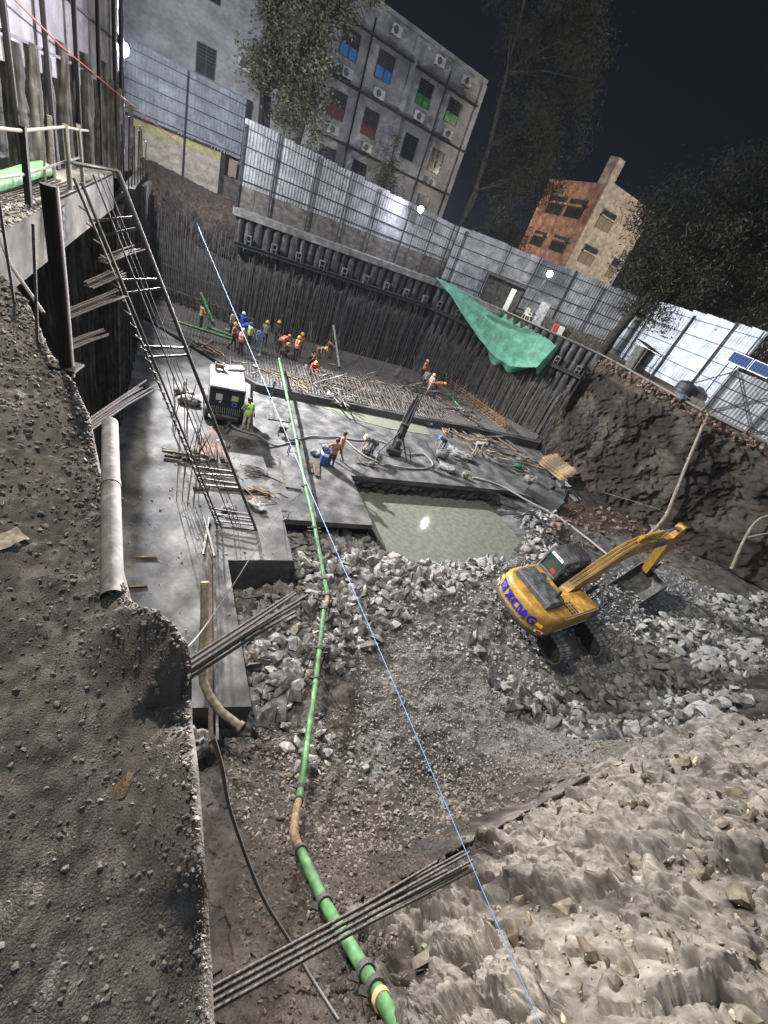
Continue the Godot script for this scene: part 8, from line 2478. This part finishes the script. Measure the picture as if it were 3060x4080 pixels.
var poses := {}
func person(kind: String, at: Vector3, turn: float, shirt: Color, trousers: Color, vest, helmet, label: String, bare := false) -> void:
	if not poses.has(kind):
		var j := joints(kind)
		var bs := bones(j)
		var up: Vector3 = (j.chest - j.pelvis).normalized()
		var w := v3(0.055, 0, 0)
		var vb := [[j.pelvis + w + up * 0.02, j.chest + w * 1.3, 0.118, 0.12, 1], [j.pelvis - w + up * 0.02, j.chest - w * 1.3, 0.118, 0.12, 1], [j.chest + up * 0.02, j.neck - up * 0.05, 0.118, 0.085, 1], [j.sl * 0.85 + j.sr * 0.15, j.sr * 0.85 + j.sl * 0.15, 0.07, 0.07, 1]]
		poses[kind] = [j, skin_mesh(bs, 0.026, 0.035, 0.0), skin_mesh(vb, 0.03, 0.04, 0.016)]
	var j: Dictionary = poses[kind][0]
	var skin := Color(0.16, 0.085, 0.05)
	var o := thing("person", label, "person", at, turn)
	var b := tinted(poses[kind][1], func(_p, k): return [skin, skin if bare else shirt, trousers, Color(0.03, 0.028, 0.026)][k])
	b.tint = skin
	for s in ["l", "r"]:
		var wr: Vector3 = j["w" + s]
		var d: Vector3 = (wr - j["e" + s]).normalized()
		var x := d.cross(v3(0, 0, 1) if absf(d.z) < 0.8 else Vector3.UP).normalized()
		var nrm := x.cross(d)
		var sg := 1.0 if s == "l" else -1.0
		for f in 4:
			var root := wr + d * 0.085 + x * (f - 1.5) * 0.019
			var L: float = [0.055, 0.068, 0.065, 0.05][f]
			b.tube([root, root + d * L * 0.55 + nrm * 0.008, root + d * L + nrm * 0.03], 0.009, 5, 0.007)
		var th := wr + d * 0.035 + x * 0.03 * sg
		b.tube([th, th + x * 0.025 * sg + d * 0.025, th + x * 0.03 * sg + d * 0.055], 0.011, 5, 0.008)
	for e in [-0.033, 0.033]:
		b.tint = Color(0.02, 0.015, 0.012)
		b.box(j.head + v3(e, 0.012, 0.088), v3(0.022, 0.01, 0.012))
	b.box(j.head + v3(0, -0.058, 0.09), v3(0.04, 0.006, 0.01))
	put(b, "body", mat("figure", Color(1, 1, 1), 0.8, {"painted": true}), o)
	if vest != null:
		var up: Vector3 = (j.chest - j.pelvis).normalized()
		var silver := Color(0.55, 0.55, 0.53)
		var vb := tinted(poses[kind][2], func(p, _k):
			var t: float = (p - j.pelvis).dot(up)
			if absf(t - 0.19) < 0.025 or (t > 0.19 and absf(absf(p.x) - 0.10) < 0.022): return silver
			return vest)
		put(vb, "vest", mat("figure"), o)
	var tilt := Basis.IDENTITY
	if kind in ["bend", "crouch"]: tilt = Basis(Vector3.RIGHT, 0.5)
	b = B()
	if helmet != null:
		b.lathe([v2(0.125, 0.0), v2(0.122, 0.03), v2(0.112, 0.075), v2(0.085, 0.115), v2(0.045, 0.135), v2(0.001, 0.14)], j.head + tilt * v3(0, 0.035, -0.005), tilt, 18)
		b.lathe([v2(0.118, 0.012), v2(0.150, 0.0), v2(0.118, 0.006)], j.head + tilt * v3(0, 0.03, 0.015), tilt, 18)
		b.beam(j.head + tilt * v3(0, 0.172, -0.07), j.head + tilt * v3(0, 0.172, 0.07), 0.03, 0.012)
		put(b, "helmet", mat("helmet_%.2f_%.2f" % [helmet.r, helmet.b], helmet, 0.4, {"spec": 0.5}), o)
	else:
		b.lathe([v2(0.108, -0.01), v2(0.110, 0.035), v2(0.098, 0.075), v2(0.06, 0.105), v2(0.001, 0.115)], j.head + tilt * v3(0, 0.035, -0.018), tilt, 16)
		put(b, "hair", mat("hair_black", Color(0.012, 0.011, 0.011), 0.7), o)

func workers() -> void:
	var org := Color(0.62, 0.10, 0.035)
	var lime := Color(0.35, 0.62, 0.05)
	var yh := Color(0.62, 0.33, 0.03)
	var dk := Color(0.035, 0.035, 0.04)
	var D := 0.23
	person("phone", v3(-7.95, 0.0, -18.4), 0.75, Color(0.16, 0.22, 0.21), Color(0.36, 0.31, 0.24), lime, null, "man in a lime vest and pale trousers standing beside the compressor")
	person("carry", v3(-16.35, D, -28.0), 2.4, Color(0.40, 0.28, 0.08), dk, null, null, "worker in a mustard shirt carrying a green pipe on the far left")
	person("stand", v3(-14.75, D, -29.1), 1.7, Color(0.45, 0.37, 0.27), dk, null, null, "worker in a cream shirt at the left of the main group")
	person("reach", v3(-14.25, D, -29.6), 2.9, Color(0.03, 0.06, 0.25), dk, null, Color(0.6, 0.6, 0.58), "worker in dark blue with a white helmet")
	person("bend", v3(-14.0, D, -29.0), 2.2, Color(0.02, 0.07, 0.33), dk, null, Color(0.03, 0.06, 0.25), "worker in bright blue bending in the middle of the main group")
	person("stand", v3(-12.6, D, -26.4), 3.0, Color(0.05, 0.05, 0.055), dk, org, Color(0.60, 0.42, 0.30), "worker in a red vest seen from behind in front of the main group")
	person("walk", v3(-13.4, D, -26.9), 2.2, Color(0.08, 0.07, 0.07), dk, Color(0.30, 0.06, 0.03), yh, "worker in a yellow helmet just left of the red vest")
	person("reach", v3(-12.95, D, -28.2), 2.6, Color(0.45, 0.40, 0.3), dk, lime, Color(0.06, 0.10, 0.32), "worker in a lime vest and blue helmet raising an arm")
	person("walk", v3(-12.2, D, -28.2), 0.6, Color(0.13, 0.22, 0.36), Color(0.13, 0.20, 0.31), null, null, "worker dressed all in light blue")
	person("stand", v3(-12.6, D, -29.9), 0.3, Color(0.22, 0.22, 0.20), dk, null, yh, "worker in a grey shirt and yellow helmet behind the one in light blue")
	person("stand", v3(-12.2, D, -31.0), -0.4, dk, dk, null, yh, "worker in dark clothes and yellow helmet nearest the back wall")
	person("bend", v3(-11.3, D, -29.6), 2.6, Color(0.28, 0.06, 0.035), Color(0.08, 0.07, 0.06), org, yh, "worker in a red vest bending at the far end of the green pipe")
	person("crouch", v3(-10.9, D, -29.5), 1.2, Color(0.10, 0.09, 0.085), dk, null, yh, "crouching worker in yellow helmet right of the pipe end")
	person("stand", v3(-10.05, D, -29.5), 2.9, Color(0.07, 0.06, 0.06), dk, org, yh, "worker in a red vest and yellow helmet standing between the two groups")
	person("stand", v3(-10.2, D, -30.5), 0.2, Color(0.30, 0.10, 0.05), dk, null, yh, "worker half hidden behind the standing red vest")
	person("bend", v3(-8.95, D, -31.2), 1.0, Color(0.34, 0.17, 0.13), Color(0.16, 0.13, 0.11), null, yh, "worker in a pink shirt and yellow helmet right of the groups")
	person("bend", v3(-8.5, D, -33.0), -1.0, Color(0.33, 0.18, 0.14), Color(0.08, 0.07, 0.07), null, null, "worker in pale red bending behind the grey leaning pipe")
	person("crouch", v3(-8.9, D, -30.2), -0.6, Color(0.08, 0.05, 0.05), dk, org, null, "seated worker in a red vest above the crouching one")
	person("crouch", v3(-8.2, D, -28.3), 0.5, Color(0.33, 0.05, 0.03), Color(0.14, 0.04, 0.03), null, yh, "crouching worker in red with a yellow helmet")
	person("reach", v3(-1.6, D, -37.2), 2.0, Color(0.20, 0.06, 0.04), dk, org, Color(0.6, 0.4, 0.25), "worker in an orange vest nearest the dark corner wall")
	person("walk", v3(-0.55, D, -34.1), -0.7, Color(0.26, 0.25, 0.24), Color(0.22, 0.19, 0.16), org, Color(0.62, 0.50, 0.42), "worker in an orange vest and khaki trousers by the far bars")
	person("bend", v3(-0.1, D, -34.7), 1.2, Color(0.45, 0.12, 0.04), dk, Color(0.65, 0.15, 0.03), Color(0.65, 0.2, 0.05), "worker bending low in orange beside the khaki trousers")
	person("stand", v3(-1.05, D, -34.8), 0.4, Color(0.24, 0.24, 0.23), dk, null, null, "worker in a striped grey shirt left of the khaki trousers")
	person("reach", v3(-3.42, -0.33, -18.75), -2.5, Color(0.20, 0.10, 0.07), dk, null, null, "dark-haired worker in a brown shirt and dark trousers at the blue barrel")
	person("walk", v3(-3.35, -0.33, -19.75), -1.6, Color(0.22, 0.12, 0.085), Color(0.09, 0.07, 0.06), null, null, "second worker in a red-brown shirt behind the blue barrel")
	person("bend", v3(-1.95, -0.33, -21.6), -0.9, Color(0.07, 0.07, 0.07), dk, null, Color(0.60, 0.47, 0.22), "worker in a straw-coloured helmet bending left of the drill rig")
	person("bend", v3(1.75, -0.33, -25.8), -0.5, Color(0.045, 0.045, 0.045), Color(0.11, 0.11, 0.11), null, Color(0.05, 0.11, 0.26), "worker in black with a blue helmet bending over the grey tub")
	person("bend", v3(4.1, -0.33, -27.7), 0.9, Color(0.10, 0.10, 0.095), Color(0.15, 0.145, 0.13), null, null, "mud-grey worker bending at the far right of the wet slab")
